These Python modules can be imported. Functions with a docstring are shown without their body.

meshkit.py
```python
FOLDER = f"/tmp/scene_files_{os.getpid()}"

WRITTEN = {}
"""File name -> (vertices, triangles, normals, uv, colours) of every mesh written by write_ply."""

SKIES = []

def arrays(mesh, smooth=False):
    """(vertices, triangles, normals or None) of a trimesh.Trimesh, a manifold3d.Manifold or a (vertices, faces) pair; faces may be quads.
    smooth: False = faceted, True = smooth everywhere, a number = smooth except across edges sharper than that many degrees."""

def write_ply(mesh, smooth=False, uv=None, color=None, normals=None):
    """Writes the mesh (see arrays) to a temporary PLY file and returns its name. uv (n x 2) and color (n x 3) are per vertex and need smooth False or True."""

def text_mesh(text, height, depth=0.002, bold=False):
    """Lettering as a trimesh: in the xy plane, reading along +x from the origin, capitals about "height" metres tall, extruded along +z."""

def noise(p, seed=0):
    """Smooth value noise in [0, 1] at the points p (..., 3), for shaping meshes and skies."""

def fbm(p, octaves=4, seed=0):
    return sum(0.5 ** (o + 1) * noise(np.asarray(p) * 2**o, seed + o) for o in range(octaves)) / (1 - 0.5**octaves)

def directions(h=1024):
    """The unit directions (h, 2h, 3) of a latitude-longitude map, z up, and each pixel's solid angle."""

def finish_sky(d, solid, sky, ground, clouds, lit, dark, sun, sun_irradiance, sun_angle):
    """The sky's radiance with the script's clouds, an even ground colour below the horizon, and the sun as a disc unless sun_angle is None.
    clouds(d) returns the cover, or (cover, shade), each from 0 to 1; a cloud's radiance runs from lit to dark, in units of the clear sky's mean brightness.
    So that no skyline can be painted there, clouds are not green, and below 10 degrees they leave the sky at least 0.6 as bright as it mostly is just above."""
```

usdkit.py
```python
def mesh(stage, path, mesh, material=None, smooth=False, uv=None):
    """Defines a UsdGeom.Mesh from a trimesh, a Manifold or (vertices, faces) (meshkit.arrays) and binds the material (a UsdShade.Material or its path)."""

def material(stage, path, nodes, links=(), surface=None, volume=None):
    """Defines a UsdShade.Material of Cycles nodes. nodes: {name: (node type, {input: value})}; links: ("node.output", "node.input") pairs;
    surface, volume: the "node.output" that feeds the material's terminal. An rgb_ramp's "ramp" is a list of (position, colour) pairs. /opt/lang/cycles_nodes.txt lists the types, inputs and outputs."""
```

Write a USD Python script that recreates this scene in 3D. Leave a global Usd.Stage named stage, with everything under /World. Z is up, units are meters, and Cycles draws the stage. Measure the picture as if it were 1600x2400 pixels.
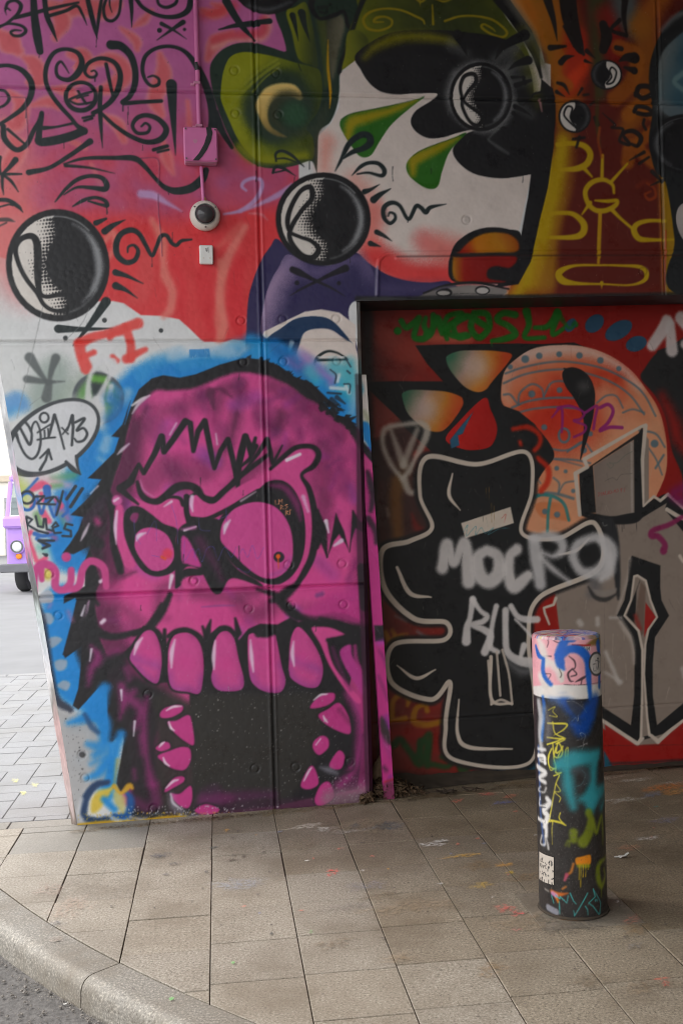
import math, random
import numpy as np, trimesh, usdkit, meshkit
from shapely.geometry import Polygon, LineString, box as sbox
from scipy.spatial import cKDTree
from scipy import ndimage
from pxr import Usd, UsdGeom, UsdLux, UsdShade, Sdf, Gf, Vt

rng = np.random.default_rng(7)
random.seed(7)
stage = Usd.Stage.CreateInMemory()
UsdGeom.SetStageUpAxis(stage, UsdGeom.Tokens.z)
world = UsdGeom.Xform.Define(stage, '/World')
stage.SetDefaultPrim(world.GetPrim())
UsdGeom.Scope.Define(stage, '/World/Looks')

# ------------------------------------------------------------------ camera, sky, sun
FPX, ROLL, EYE = 2400.0, math.radians(1.58), 1.45      # focal length in pixels of the 1600 x 2400 photograph
cam = UsdGeom.Camera.Define(stage, '/World/camera')
cam.CreateHorizontalApertureAttr(24.0); cam.CreateVerticalApertureAttr(36.0)
cam.CreateFocalLengthAttr(24.0 * FPX / 1600.0)
cam.CreateClippingRangeAttr(Gf.Vec2f(0.05, 1000.0))
_cr, _sr = math.cos(ROLL), math.sin(ROLL)
_right = np.array([_cr, 0, -_sr]); _up = np.array([_sr, 0, _cr]); _back = np.array([0, -1.0, 0])
cam.AddTransformOp().Set(Gf.Matrix4d(*_right, 0, *_up, 0, *_back, 0, 0, 0, EYE, 1))
EXPOSURE = 1.76
cam.CreateExposureAttr(EXPOSURE)

SUN_DIR = np.array([-0.62, 0.30, 0.72]); SUN_DIR /= np.linalg.norm(SUN_DIR)   # direction towards the sun
SKY_STRENGTH, SUN_INTENSITY, SUN_ANGLE = 0.15, 0.18, 24.0
usdkit.material(stage, '/World/Looks/sky_look', {
    'sky': ('sky_texture', {'sky_type': 'single_scattering', 'sun_disc': False, 'sun_elevation': math.asin(SUN_DIR[2]),
                            'sun_rotation': math.atan2(SUN_DIR[0], SUN_DIR[1]), 'aerosol_density': 4.0, 'ozone_density': 1.0}),
    'geo': ('texture_coordinate', {}), 'cloud': ('noise_texture', {'scale': 2.2, 'detail': 5.0, 'roughness': 0.55}),
    'ramp': ('rgb_ramp', {'ramp': [(0.2, (0.80, 0.80, 0.80)), (0.6, (1, 1, 1))]}),
    'grey': ('mix_color', {'b': (4.2, 4.25, 4.3)}),
    'bg': ('background_shader', {'strength': SKY_STRENGTH})},
    [('geo.generated', 'cloud.vector'), ('cloud.fac', 'ramp.fac'), ('ramp.color', 'grey.fac'), ('sky.color', 'grey.a'), ('grey.result', 'bg.color')],
    surface='bg.background')
sky = UsdLux.DomeLight.Define(stage, '/World/sky')
sky.GetPrim().SetCustomDataByKey('kind', 'structure')
UsdShade.MaterialBindingAPI.Apply(sky.GetPrim()).Bind(UsdShade.Material.Get(stage, '/World/Looks/sky_look'))
sun = UsdLux.DistantLight.Define(stage, '/World/sun')
sun.CreateNormalizeAttr(True); sun.CreateIntensityAttr(SUN_INTENSITY); sun.CreateAngleAttr(SUN_ANGLE); sun.CreateColorAttr(Gf.Vec3f(1.0, 0.96, 0.9))
_z = SUN_DIR; _x = np.cross([0, 0, 1.0], _z); _x /= np.linalg.norm(_x); _y = np.cross(_z, _x)
sun.AddTransformOp().Set(Gf.Matrix4d(*_x, 0, *_y, 0, *_z, 0, 0, 0, 0, 1))

# ------------------------------------------------------------------ helpers: projection and frames
CAM = np.array([0, 0, EYE])
def rays(P):
    P = np.atleast_2d(np.asarray(P, float)); dx, dy = P[:, 0] - 800, P[:, 1] - 1200
    return np.stack([dx * _cr - dy * _sr, np.full(len(P), FPX), -(dx * _sr + dy * _cr)], 1)
def project(Q):
    Q = np.atleast_2d(Q) - CAM
    X, Y = Q[:, 0] / Q[:, 1] * FPX, -Q[:, 2] / Q[:, 1] * FPX
    return np.stack([800 + X * _cr + Y * _sr, 1200 - X * _sr + Y * _cr], 1)
def gnd(p, z=0.0):
    d = rays([p])[0]; return (CAM + d * (z - EYE) / d[2])[:2]
WO = np.array([-1.32, 4.845, 0]); WU = np.array([1.4, 0.2553, 0]); WU /= np.linalg.norm(WU)
WN = np.array([-WU[1], WU[0], 0]); WZ = np.array([0, 0, 1.0])          # WN points into the wall
def W(u, v, off=0.0): return WO + u * WU + v * WZ - off * WN            # off > 0: towards the street
def wuv(p, off=0.0):
    d = rays([p])[0]; o = WO - off * WN
    q = CAM + d * (WN @ (o - CAM)) / (WN @ d) - WO
    return float(q @ WU), float(q[2])
TS = np.array([np.sin(np.arctan2(-292, 2400)), np.cos(np.arctan2(-292, 2400))])   # paving: along the long joints
TC = np.array([TS[1], -TS[0]])

# ------------------------------------------------------------------ helpers: prims
_names = {}
def path_for(name, parent='/World'):
    k = (parent, name); n = _names.get(k, 0); _names[k] = n + 1
    return f'{parent}/{name}' if n == 0 else f'{parent}/{name}_{n:03d}'
def tag(prim, label=None, cat=None, group=None, kind=None):
    prim = prim.GetPrim()
    for k, v in (('label', label), ('category', cat), ('group', group), ('kind', kind)):
        if v: prim.SetCustomDataByKey(k, v)
    return prim
def thing(name, label=None, cat=None, group=None, kind=None, loc=(0, 0, 0), rotz=0.0):
    x = UsdGeom.Xform.Define(stage, path_for(name))
    if any(loc) or rotz:
        x.AddTranslateOp().Set(Gf.Vec3d(*map(float, loc)))
        x.AddRotateZOp().Set(math.degrees(rotz))
    tag(x, label, cat, group, kind)
    return x.GetPrim()
def put(name, mesh, mat, parent=None, smooth=False, label=None, color=None, **kw):
    par = '/World' if parent is None else str(parent.GetPath())
    m = usdkit.mesh(stage, path_for(name, par), mesh, L[mat], smooth=smooth)
    if color is not None:
        UsdGeom.PrimvarsAPI(m).CreatePrimvar('paint', Sdf.ValueTypeNames.Color3fArray, 'vertex').Set(Vt.Vec3fArray.FromNumpy(np.asarray(color, np.float32)))
    m.CreateDoubleSidedAttr(True)
    tag(m, label=label, **kw)
    return m.GetPrim()
def cat(*ms): return trimesh.util.concatenate([m for m in ms])
def bx(x0, x1, y0, y1, z0, z1, bev=0.0):
    if bev <= 0:
        m = trimesh.creation.box([x1 - x0, y1 - y0, z1 - z0])
    else:
        b = bev; pts = []
        for sx in (-1, 1):
            for sy in (-1, 1):
                for sz in (-1, 1):
                    h = np.array([(x1 - x0) / 2, (y1 - y0) / 2, (z1 - z0) / 2]); s = np.array([sx, sy, sz])
                    for k in range(3):
                        o = np.full(3, b); o[k] = 0; pts.append(s * (h - o))
        m = trimesh.convex.convex_hull(np.array(pts))
    m.apply_translation([(x0 + x1) / 2, (y0 + y1) / 2, (z0 + z1) / 2]); return m
def frame(m, origin, ex, ey, ez):
    T = np.eye(4); T[:3, 0], T[:3, 1], T[:3, 2], T[:3, 3] = ex, ey, ez, origin
    m = m.copy(); m.apply_transform(T); return m
def on_wall(m, u, v, off=0.0):                                           # local x along the wall, y up, z out of it
    return frame(m, W(u, v, off), WU, WZ, -WN)
def cyl(r, h, n=24): return trimesh.creation.cylinder(radius=r, height=h, sections=n)
def lathe(profile, n=32): return trimesh.creation.revolve(np.array(profile, float), sections=n)
def tube(P, r, n=10):
    P = np.asarray(P, float); r = np.broadcast_to(r, len(P)); V, F = [], []
    T = np.gradient(P, axis=0); T /= np.linalg.norm(T, axis=1, keepdims=True)
    a = np.linspace(0, 2 * np.pi, n, endpoint=False)
    for p, t, rr in zip(P, T, r):
        h = np.array([0, 0, 1.0]) if abs(t[2]) < 0.9 else np.array([1.0, 0, 0])
        x = np.cross(h, t); x /= np.linalg.norm(x); y = np.cross(t, x)
        V.append(p + rr * (np.cos(a)[:, None] * x + np.sin(a)[:, None] * y))
    for i in range(len(P) - 1):
        for j in range(n):
            k = (j + 1) % n; F += [[i * n + j, i * n + k, (i + 1) * n + k], [i * n + j, (i + 1) * n + k, (i + 1) * n + j]]
    V = np.vstack(V); c0, c1 = len(V), len(V) + 1; V = np.vstack([V, P[0], P[-1]])
    for j in range(n):
        k = (j + 1) % n; F += [[c0, k, j], [c1, (len(P) - 1) * n + j, (len(P) - 1) * n + k]]
    return trimesh.Trimesh(V, F, process=False)
def slab(poly, z1, z0, bev=0.003, tilt=(0, 0)):
    """A paving piece: a convex polygon with a worn, bevelled upper edge."""
    poly = Polygon(poly) if not isinstance(poly, Polygon) else poly
    ring = np.array(poly.exterior.coords)[:-1]
    if not poly.exterior.is_ccw: ring = ring[::-1]
    n = len(ring); inn = np.empty_like(ring)
    for i in range(n):
        a, b, c = ring[i - 1], ring[i], ring[(i + 1) % n]
        e0 = (b - a) / max(np.linalg.norm(b - a), 1e-9); e1 = (c - b) / max(np.linalg.norm(c - b), 1e-9)
        n0, n1 = np.array([-e0[1], e0[0]]), np.array([-e1[1], e1[0]])
        h = n0 + n1; inn[i] = b + bev * h / max(h @ n0, 0.35)
    ce = ring.mean(0)
    def zt(p, z): return z + (p - ce) @ np.array(tilt)
    V = [[*p, zt(p, z1)] for p in inn] + [[*p, zt(p, z1) - bev] for p in ring] + [[*p, z0] for p in ring]
    V = np.array(V); F = [[0, i, i + 1] for i in range(1, n - 1)]
    for i in range(n):
        j = (i + 1) % n
        for o in (0, n):
            F += [[o + i, o + n + i, o + n + j], [o + i, o + n + j, o + j]]
    return trimesh.Trimesh(V, F, process=False)

# ------------------------------------------------------------------ looks
L = {}
def srgb(c):
    c = np.asarray(c, float) / 255.0
    return np.where(c <= 0.04045, c / 12.92, ((c + 0.055) / 1.055) ** 2.4)
def look(name, color, rough=0.6, metal=0.0, var=0.12, scale=6.0, bump=0.0, bscale=80.0, spec=0.5, **extra):
    c = srgb(color)
    nodes = {'geo': ('geometry', {}), 'n': ('noise_texture', {'scale': scale, 'detail': 6.0, 'roughness': 0.65}),
             'r': ('rgb_ramp', {'ramp': [(0.25, tuple(c * (1 - var))), (0.75, tuple(np.minimum(c * (1 + var), 0.95)))]}),
             'p': ('principled_bsdf', {'roughness': rough, 'metallic': metal, 'specular_ior_level': spec, **extra})}
    links = [('geo.position', 'n.vector'), ('n.fac', 'r.fac'), ('r.color', 'p.base_color')]
    if bump:
        nodes['bn'] = ('noise_texture', {'scale': bscale, 'detail': 4.0}); nodes['b'] = ('bump', {'strength': bump, 'distance': 0.004})
        links += [('geo.position', 'bn.vector'), ('bn.fac', 'b.height'), ('b.normal', 'p.normal')]
    L[name] = usdkit.material(stage, '/World/Looks/' + name, nodes, links, surface='p.BSDF')
def paint_look(name, rough, bump, fine=0.5):
    L[name] = usdkit.material(stage, '/World/Looks/' + name, {
        'a': ('attribute', {'attribute': 'paint'}), 'geo': ('geometry', {}),
        'n1': ('noise_texture', {'scale': 9.0, 'detail': 8.0, 'roughness': 0.7}),
        'r1': ('rgb_ramp', {'ramp': [(0.3, (0.86, 0.86, 0.86)), (0.7, (1, 1, 1))]}),
        'mul': ('mix_color', {'blend_type': 'multiply', 'fac': 1.0}),
        'n2': ('noise_texture', {'scale': 170.0, 'detail': 3.0, 'roughness': 0.6}),
        'n3': ('noise_texture', {'scale': 28.0, 'detail': 3.0, 'roughness': 0.5}),
        'v': ('voronoi_texture', {'scale': 38.0, 'randomness': 1.0}),
        'vr': ('map_range', {'from_min': 0.0, 'from_max': 0.16, 'to_min': 1.0, 'to_max': 0.0}),
        'm1': ('math', {'math_type': 'multiply_add', 'value2': 0.55}), 'm2': ('math', {'math_type': 'multiply_add', 'value2': 0.6}),
        'b': ('bump', {'strength': bump, 'distance': 0.003}),
        'rr': ('rgb_ramp', {'ramp': [(0.3, (rough - 0.14,) * 3), (0.7, (rough + 0.18,) * 3)]}),
        'p': ('principled_bsdf', {'specular_ior_level': 0.5})},
        [('a.color', 'mul.a'), ('geo.position', 'n1.vector'), ('n1.fac', 'r1.fac'), ('r1.color', 'mul.b'), ('mul.result', 'p.base_color'),
         ('geo.position', 'n2.vector'), ('geo.position', 'n3.vector'), ('geo.position', 'v.vector'), ('v.distance', 'vr.value'),
         ('n2.fac', 'm1.value1'), ('n3.fac', 'm1.value3'), ('vr.result', 'm2.value1'), ('m1.value', 'm2.value3'),
         ('m2.value', 'b.height'), ('b.normal', 'p.normal'), ('n1.fac', 'rr.fac'), ('rr.color', 'p.roughness')], surface='p.BSDF')
paint_look('wall_paint', 0.40, 0.085)
paint_look('board_paint', 0.38, 0.06)
paint_look('bollard_paint', 0.32, 0.06)
def granite(name, base, dark, light, grime, stain_scale=2.2):
    b, d, l, g = srgb(base), srgb(dark), srgb(light), srgb(grime)
    L[name] = usdkit.material(stage, '/World/Looks/' + name, {
        'geo': ('geometry', {}), 'oi': ('object_info', {}),
        'v': ('noise_texture', {'scale': 120.0, 'detail': 5.0, 'roughness': 0.8}),
        'sp': ('rgb_ramp', {'ramp': [(0.36, tuple(d)), (0.46, tuple(b)), (0.53, tuple(b)), (0.63, tuple(l))]}),
        'n': ('noise_texture', {'scale': stain_scale, 'detail': 7.0, 'roughness': 0.68}),
        'nr': ('rgb_ramp', {'ramp': [(0.42, (0, 0, 0)), (0.70, (0.75, 0.75, 0.75))]}),
        'mx': ('mix_color', {'b': tuple(g)}),
        'tv': ('rgb_ramp', {'ramp': [(0.0, (0.92, 0.915, 0.91)), (0.5, (0.96, 0.96, 0.96)), (1.0, (1, 0.99, 0.97))]}),
        'mu': ('mix_color', {'blend_type': 'multiply', 'fac': 1.0}),
        'b': ('bump', {'strength': 0.25, 'distance': 0.002}),
        'p': ('principled_bsdf', {'roughness': 0.62})},
        [('geo.position', 'v.vector'), ('v.fac', 'sp.fac'), ('geo.position', 'n.vector'), ('n.fac', 'nr.fac'), ('nr.color', 'mx.fac'),
         ('sp.color', 'mx.a'), ('mx.result', 'mu.a'), ('oi.random', 'tv.fac'), ('tv.color', 'mu.b'), ('mu.result', 'p.base_color'),
         ('v.fac', 'b.height'), ('b.normal', 'p.normal')], surface='p.BSDF')
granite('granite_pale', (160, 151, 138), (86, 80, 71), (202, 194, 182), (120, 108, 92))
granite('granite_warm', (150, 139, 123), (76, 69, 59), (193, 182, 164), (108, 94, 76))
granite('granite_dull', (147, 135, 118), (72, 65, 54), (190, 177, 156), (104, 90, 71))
granite('granite_grime_falloff', (142, 128, 107), (66, 57, 46), (184, 169, 145), (96, 82, 62))  # darkest tile tone: grime, with light falloff put into the colour
granite('granite_kerb', (138, 134, 127), (92, 85, 76), (200, 192, 180), (120, 110, 96), 4.0)
granite('paver_grey', (140, 140, 142), (122, 122, 124), (156, 156, 158), (124, 122, 120))
granite('mortar_patch', (140, 130, 116), (112, 104, 92), (160, 150, 136), (100, 88, 74), 6.0)
granite('slab_grey', (146, 141, 133), (118, 114, 108), (166, 162, 154), (122, 116, 108))
look('asphalt', (104, 101, 99), 0.9, var=0.5, scale=55, bump=1.0, bscale=90)
look('stone_chip', (134, 128, 122), 0.9, var=0.45, scale=60)
look('asphalt_far', (126, 126, 128), 0.85, var=0.10, scale=1.5, bump=0.3, bscale=60)
look('paver_joint', (104, 102, 100), 0.95, var=0.1, scale=10)
look('joint_dirt', (66, 57, 47), 0.95, var=0.3, scale=14)
look('pale_bounce', (206, 202, 194), 0.8, var=0.08, scale=2)
look('concrete', (160, 156, 150), 0.8, var=0.14, scale=3, bump=0.4, bscale=60)
look('concrete_dark', (92, 88, 84), 0.85, var=0.2, scale=4, bump=0.4)
look('black_paint_shade', (40, 40, 42), 0.5, var=0.25, scale=7, bump=0.3)
look('pink_pipe', (208, 112, 164), 0.42, var=0.08)
look('yellow_tape', (190, 176, 80), 0.5)
look('box_pink', (196, 132, 160), 0.45, var=0.06)
look('white_plastic', (226, 224, 220), 0.35, var=0.03)
look('cream_plastic', (214, 204, 194), 0.4, var=0.05)
look('screw_metal', (120, 110, 110), 0.4, metal=0.7)
look('dark_print', (40, 40, 44), 0.5)
look('ring_grey', (120, 118, 116), 0.35, var=0.05)
look('lens_dark', (28, 28, 32), 0.15)
look('dome_shell', (62, 60, 62), 0.06, var=0.05)
L['smoked_dome'] = usdkit.material(stage, '/World/Looks/smoked_dome', {
    't': ('transparent_bsdf', {'color': (0.30, 0.30, 0.33)}), 'g': ('glossy_bsdf', {'color': (1, 1, 1), 'roughness': 0.04}),
    'f': ('fresnel', {'ior': 1.6}), 'm': ('mix_closure', {})}, [('f.fac', 'm.fac'), ('t.bsdf', 'm.closure1'), ('g.bsdf', 'm.closure2')], surface='m.closure')
look('van_purple', (176, 138, 216), 0.35, var=0.04)
look('rubber', (46, 46, 48), 0.75)
look('bumper_grey', (98, 98, 102), 0.6)
look('headlamp', (225, 228, 228), 0.12)
look('indicator_orange', (240, 140, 40), 0.25)
look('chrome', (190, 190, 195), 0.25, metal=0.9)
look('white_trim', (225, 225, 220), 0.45)
L['window_glass'] = usdkit.material(stage, '/World/Looks/window_glass', {
    't': ('transparent_bsdf', {'color': (0.72, 0.78, 0.78)}), 'g': ('glossy_bsdf', {'color': (1, 1, 1), 'roughness': 0.03}),
    'f': ('fresnel', {'ior': 1.5}), 'm': ('mix_closure', {})}, [('f.fac', 'm.fac'), ('t.bsdf', 'm.closure1'), ('g.bsdf', 'm.closure2')], surface='m.closure')
look('facade', (226, 220, 208), 0.8, var=0.05, scale=1.0)
look('facade_trim', (190, 176, 158), 0.8)
look('shutter_grey', (150, 150, 152), 0.6)
look('debris', (92, 72, 52), 0.95, var=0.35, scale=40)
look('rag', (150, 124, 100), 0.9, var=0.2, scale=30, bump=0.5)
look('scrap_white', (228, 226, 220), 0.6)
look('twig', (60, 48, 38), 0.9)
# ------------------------------------------------------------------ spray paint: strokes and fills laid on a wall, colour by colour
def catmull(P, closed=False, step=3.0):
    P = np.asarray(P, float); n = len(P)
    if n < 3: return _lin(P, step)
    if closed: Q = np.vstack([P[-1], P, P[0], P[1]])
    else: Q = np.vstack([2 * P[0] - P[1], P, 2 * P[-1] - P[-2]])
    out = []
    for i in range(1, len(Q) - 2):
        a, b, c, d = Q[i - 1], Q[i], Q[i + 1], Q[i + 2]
        m = max(2, int(np.linalg.norm(c[:2] - b[:2]) / step)); t = np.linspace(0, 1, m, endpoint=False)[:, None]
        out.append(0.5 * (2 * b + (c - a) * t + (2 * a - 5 * b + 4 * c - d) * t ** 2 + (3 * b - a - 3 * c + d) * t ** 3))
    if not closed: out.append(P[-1:])
    return np.vstack(out)
def _lin(P, step=3.0):
    out = []
    for a, b in zip(P[:-1], P[1:]):
        m = max(2, int(np.linalg.norm(b[:2] - a[:2]) / step)); out.append(a + (b - a) * np.linspace(0, 1, m, endpoint=False)[:, None])
    return np.vstack(out + [P[-1:]])
VIEW = {'p': (0, 0, 1.0)}
for _n, _x, _y, _w in (('a1', 0, 0, 600), ('a2', 500, 0, 600), ('a3', 1000, 0, 600), ('a4', 0, 400, 600), ('a5', 500, 400, 600), ('a6', 1000, 500, 600),
                       ('a7', 0, 900, 600), ('a8', 450, 900, 600), ('a9', 850, 950, 500), ('b1', 1200, 1000, 400), ('d1', 0, 1400, 600), ('d2', 400, 1350, 550),
                       ('d3', 850, 1350, 400), ('d4', 1200, 1300, 400), ('d5', 800, 1700, 450), ('d6', 1200, 1750, 400)):
    VIEW[_n] = (_x, _y, _w / 1568.0)
VIEW['e5'] = (0, 900, 250 / 980.0); VIEW['g3'] = (820, 860, 140 / 748.0); VIEW['g4'] = (820, 1500, 140 / 823.0)

class Paint:
    """A painted surface: a regular lattice of colour samples in metres on it."""
    def __init__(s, w, h, step, base):
        s.nu, s.nv, s.step = int(w / step) + 1, int(h / step) + 1, step
        s.C = np.empty((s.nv, s.nu, 3), np.float32); s.C[:] = base
        s.H = np.zeros((s.nv, s.nu), np.float32)
        r = np.random.default_rng(11)
        s.noise = r.random((s.nv, s.nu)).astype(np.float32)
        lo = ndimage.gaussian_filter(r.standard_normal((s.nv, s.nu)).astype(np.float32), 6, mode='wrap'); s.lo = lo / lo.std()
        s.clip = None
    def pts(s, view, P):
        P = np.asarray(P, float).reshape(-1, 2); x, y, k = VIEW[view]
        return s.ij(P * k + [x, y])
    def k(s, view): return VIEW[view][2] * s.per_px
    def _box(s, lo, hi):
        x0, y0 = np.floor(lo).astype(int); x1, y1 = np.ceil(hi).astype(int) + 1
        x0, y0, x1, y1 = max(x0, 0), max(y0, 0), min(x1, s.nu), min(y1, s.nv)
        return None if x1 <= x0 or y1 <= y0 else (x0, y0, x1, y1)
    def _inside(s, Q, b):
        x0, y0, x1, y1 = b; T = np.zeros((y1 - y0, x1 - x0 + 1), np.int32)
        for a, c in zip(Q, np.roll(Q, -1, 0)):
            if a[1] == c[1]: continue
            if a[1] > c[1]: a, c = c, a
            r0, r1 = max(int(np.ceil(a[1])), y0), min(int(np.ceil(c[1])), y1)
            if r1 <= r0: continue
            rows = np.arange(r0, r1); X = a[0] + (rows - a[1]) * (c[0] - a[0]) / (c[1] - a[1])
            ci = np.clip(np.ceil(X).astype(int) - x0, 0, x1 - x0); np.add.at(T, (rows - y0, ci), 1)
        return (np.cumsum(T, 1)[:, :-1] % 2).astype(bool)
    def mask(s, view, P, soft=2.5, sm=1):
        Q = s.pts(view, P); Q = catmull(Q, True, 2.0) if sm else np.vstack([Q, Q[:1]])
        sf = max(soft * s.per_px, 0.9); b = s._box(Q.min(0) - sf, Q.max(0) + sf)
        if b is None: return None, None
        ins = s._inside(Q, b)
        ed = np.where(ins, ndimage.distance_transform_edt(ins), -ndimage.distance_transform_edt(~ins)) if ins.any() else np.full(ins.shape, -99.0)
        sd = np.where(ed > 0, ed - 0.5, ed + 0.5)
        near = np.abs(ed) < min(sf / 2 + 1.6, 8)
        if near.any():
            B = _lin(np.vstack([Q, Q[:1]]), 0.45); jj, ii = np.nonzero(near)
            d, _ = cKDTree(B).query(np.stack([ii + b[0], jj + b[1]], 1)); sd[jj, ii] = np.where(ins[jj, ii], d, -d)
        t = np.clip(sd / sf + 0.5, 0, 1); return b, (t * t * (3 - 2 * t)).astype(np.float32)
    def _lay(s, b, cov, col, a, soft):
        x0, y0, x1, y1 = b
        if soft > 7: cov = np.clip(cov + (s.noise[y0:y1, x0:x1] - 0.5) * 1.1 * cov * (1 - cov) + 0.10 * s.lo[y0:y1, x0:x1] * cov * (1 - cov) * 2, 0, 1)
        cov = cov * a
        if s.clip is not None:
            full = np.zeros((s.nv, s.nu), np.float32); cb, cm = s.clip; full[cb[1]:cb[3], cb[0]:cb[2]] = cm
            cov = cov * full[y0:y1, x0:x1]
        cov = cov[..., None]; R = s.C[y0:y1, x0:x1]; R *= 1 - cov; R += cov * np.asarray(col, np.float32)
    def f(s, view, P, col, soft=2.5, a=1.0, sm=1, g=None):
        """Fill a closed outline. g = (x0, y0, x1, y1): col is a list of colours along that line."""
        b, cov = s.mask(view, P, soft, sm)
        if b is None: return
        if g is not None:
            (p0, p1) = s.pts(view, g); d = p1 - p0; jj, ii = np.mgrid[b[1]:b[3], b[0]:b[2]]
            t = np.clip(((ii - p0[0]) * d[0] + (jj - p0[1]) * d[1]) / (d @ d) + 0.03 * s.lo[b[1]:b[3], b[0]:b[2]], 0, 1)
            ks = np.linspace(0, 1, len(col)); col = np.stack([np.interp(t, ks, [c[i] for c in col]) for i in range(3)], -1)
        s._lay(b, cov, col, a, soft)
    def _stroke(s, view, P, w, soft, sm, closed=False):
        Q = s.pts(view, P); n = len(Q)
        wv = np.interp(np.linspace(0, 1, n), np.linspace(0, 1, len(np.atleast_1d(w))), np.atleast_1d(w)) * s.k(view) / 2
        Q3 = np.column_stack([Q, wv])
        if closed: Q3 = np.vstack([Q3, Q3[:1]]) if not sm else Q3
        S = catmull(Q3, closed, 0.9) if (sm and n > 2) else _lin(Q3, 0.9)
        if closed: S = np.vstack([S, S[:1]])
        r = np.maximum(S[:, 2], 0.15); sf = max(soft * s.per_px, 0.9); m = r.max() + sf
        b = s._box(S[:, :2].min(0) - m, S[:, :2].max(0) + m)
        if b is None: return None, None
        x0, y0, x1, y1 = b
        near = np.ones((y1 - y0, x1 - x0), bool)
        ix = np.clip(np.round(S[:, :2]).astype(int) - [x0, y0], 0, [x1 - x0 - 1, y1 - y0 - 1]); near[ix[:, 1], ix[:, 0]] = False
        near = ndimage.distance_transform_edt(near) <= m + 1.5
        jj, ii = np.nonzero(near); d, k = cKDTree(S[:, :2]).query(np.stack([ii + x0, jj + y0], 1))
        t = np.clip((r[k] - d) / sf + 0.5, 0, 1); cov = np.zeros(near.shape, np.float32); cov[jj, ii] = t * t * (3 - 2 * t)
        return b, cov
    def s(s, view, P, w, col, soft=3.0, a=1.0, sm=1, closed=False):
        b, cov = s._stroke(view, P, w, soft, sm, closed)
        if b is not None: s._lay(b, cov, col, a, soft)
    def dot(s, view, x, y, r, col, soft=2.5, a=1.0, ry=None, rot=0.0):
        t = np.linspace(0, 2 * np.pi, 28, endpoint=False); ry = r if ry is None else ry
        X, Y = r * np.cos(t), ry * np.sin(t); c, q = math.cos(rot), math.sin(rot)
        s.f(view, np.stack([x + X * c - Y * q, y + X * q + Y * c], 1).ravel(), col, soft, a, sm=0)
    def relief(s, view, P, w, h, soft=3.0, sm=1, closed=False):
        b, cov = s._stroke(view, P, w, soft, sm, closed)
        if b is not None: s.H[b[1]:b[3], b[0]:b[2]] += h * cov
    def plug(s, x, y, r=9.5):
        """A filled tie hole: a shallow ring pressed into the concrete."""
        t = np.linspace(0, 2 * np.pi, 24, endpoint=False)
        s.relief('p', np.stack([x + r * np.cos(t), y + r * np.sin(t)], 1).ravel(), 4.0, -0.0035, 3.0, closed=True)
        s.s('p', np.stack([x + r * np.cos(t), y + r * np.sin(t)], 1).ravel(), 2.6, (60, 45, 50), 3, 0.12, closed=True)
    def clipto(s, view, P, soft=2.5, sm=1): s.clip = s.mask(view, P, soft, sm)
    def free(s): s.clip = None
    def specks(s, n, col, rect, r=(0.6, 1.4), seed=1, a=0.8):
        R = np.random.default_rng(seed); x0, y0, x1, y1 = rect
        Q = s.ij(np.stack([R.uniform(x0, x1, n), R.uniform(y0, y1, n)], 1))
        for (i, j), rr, aa in zip(Q, R.uniform(*r, n), R.uniform(0.3, 1, n)):
            i, j, h = int(round(i)), int(round(j)), int(rr)
            if 1 < i < s.nu - 3 and 1 < j < s.nv - 3:
                R_ = s.C[j - 0:j + 1 + h, i:i + 1 + (h if R.random() < 0.5 else 0)]; R_ *= 1 - a * aa; R_ += a * aa * np.asarray(col, np.float32)
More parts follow.
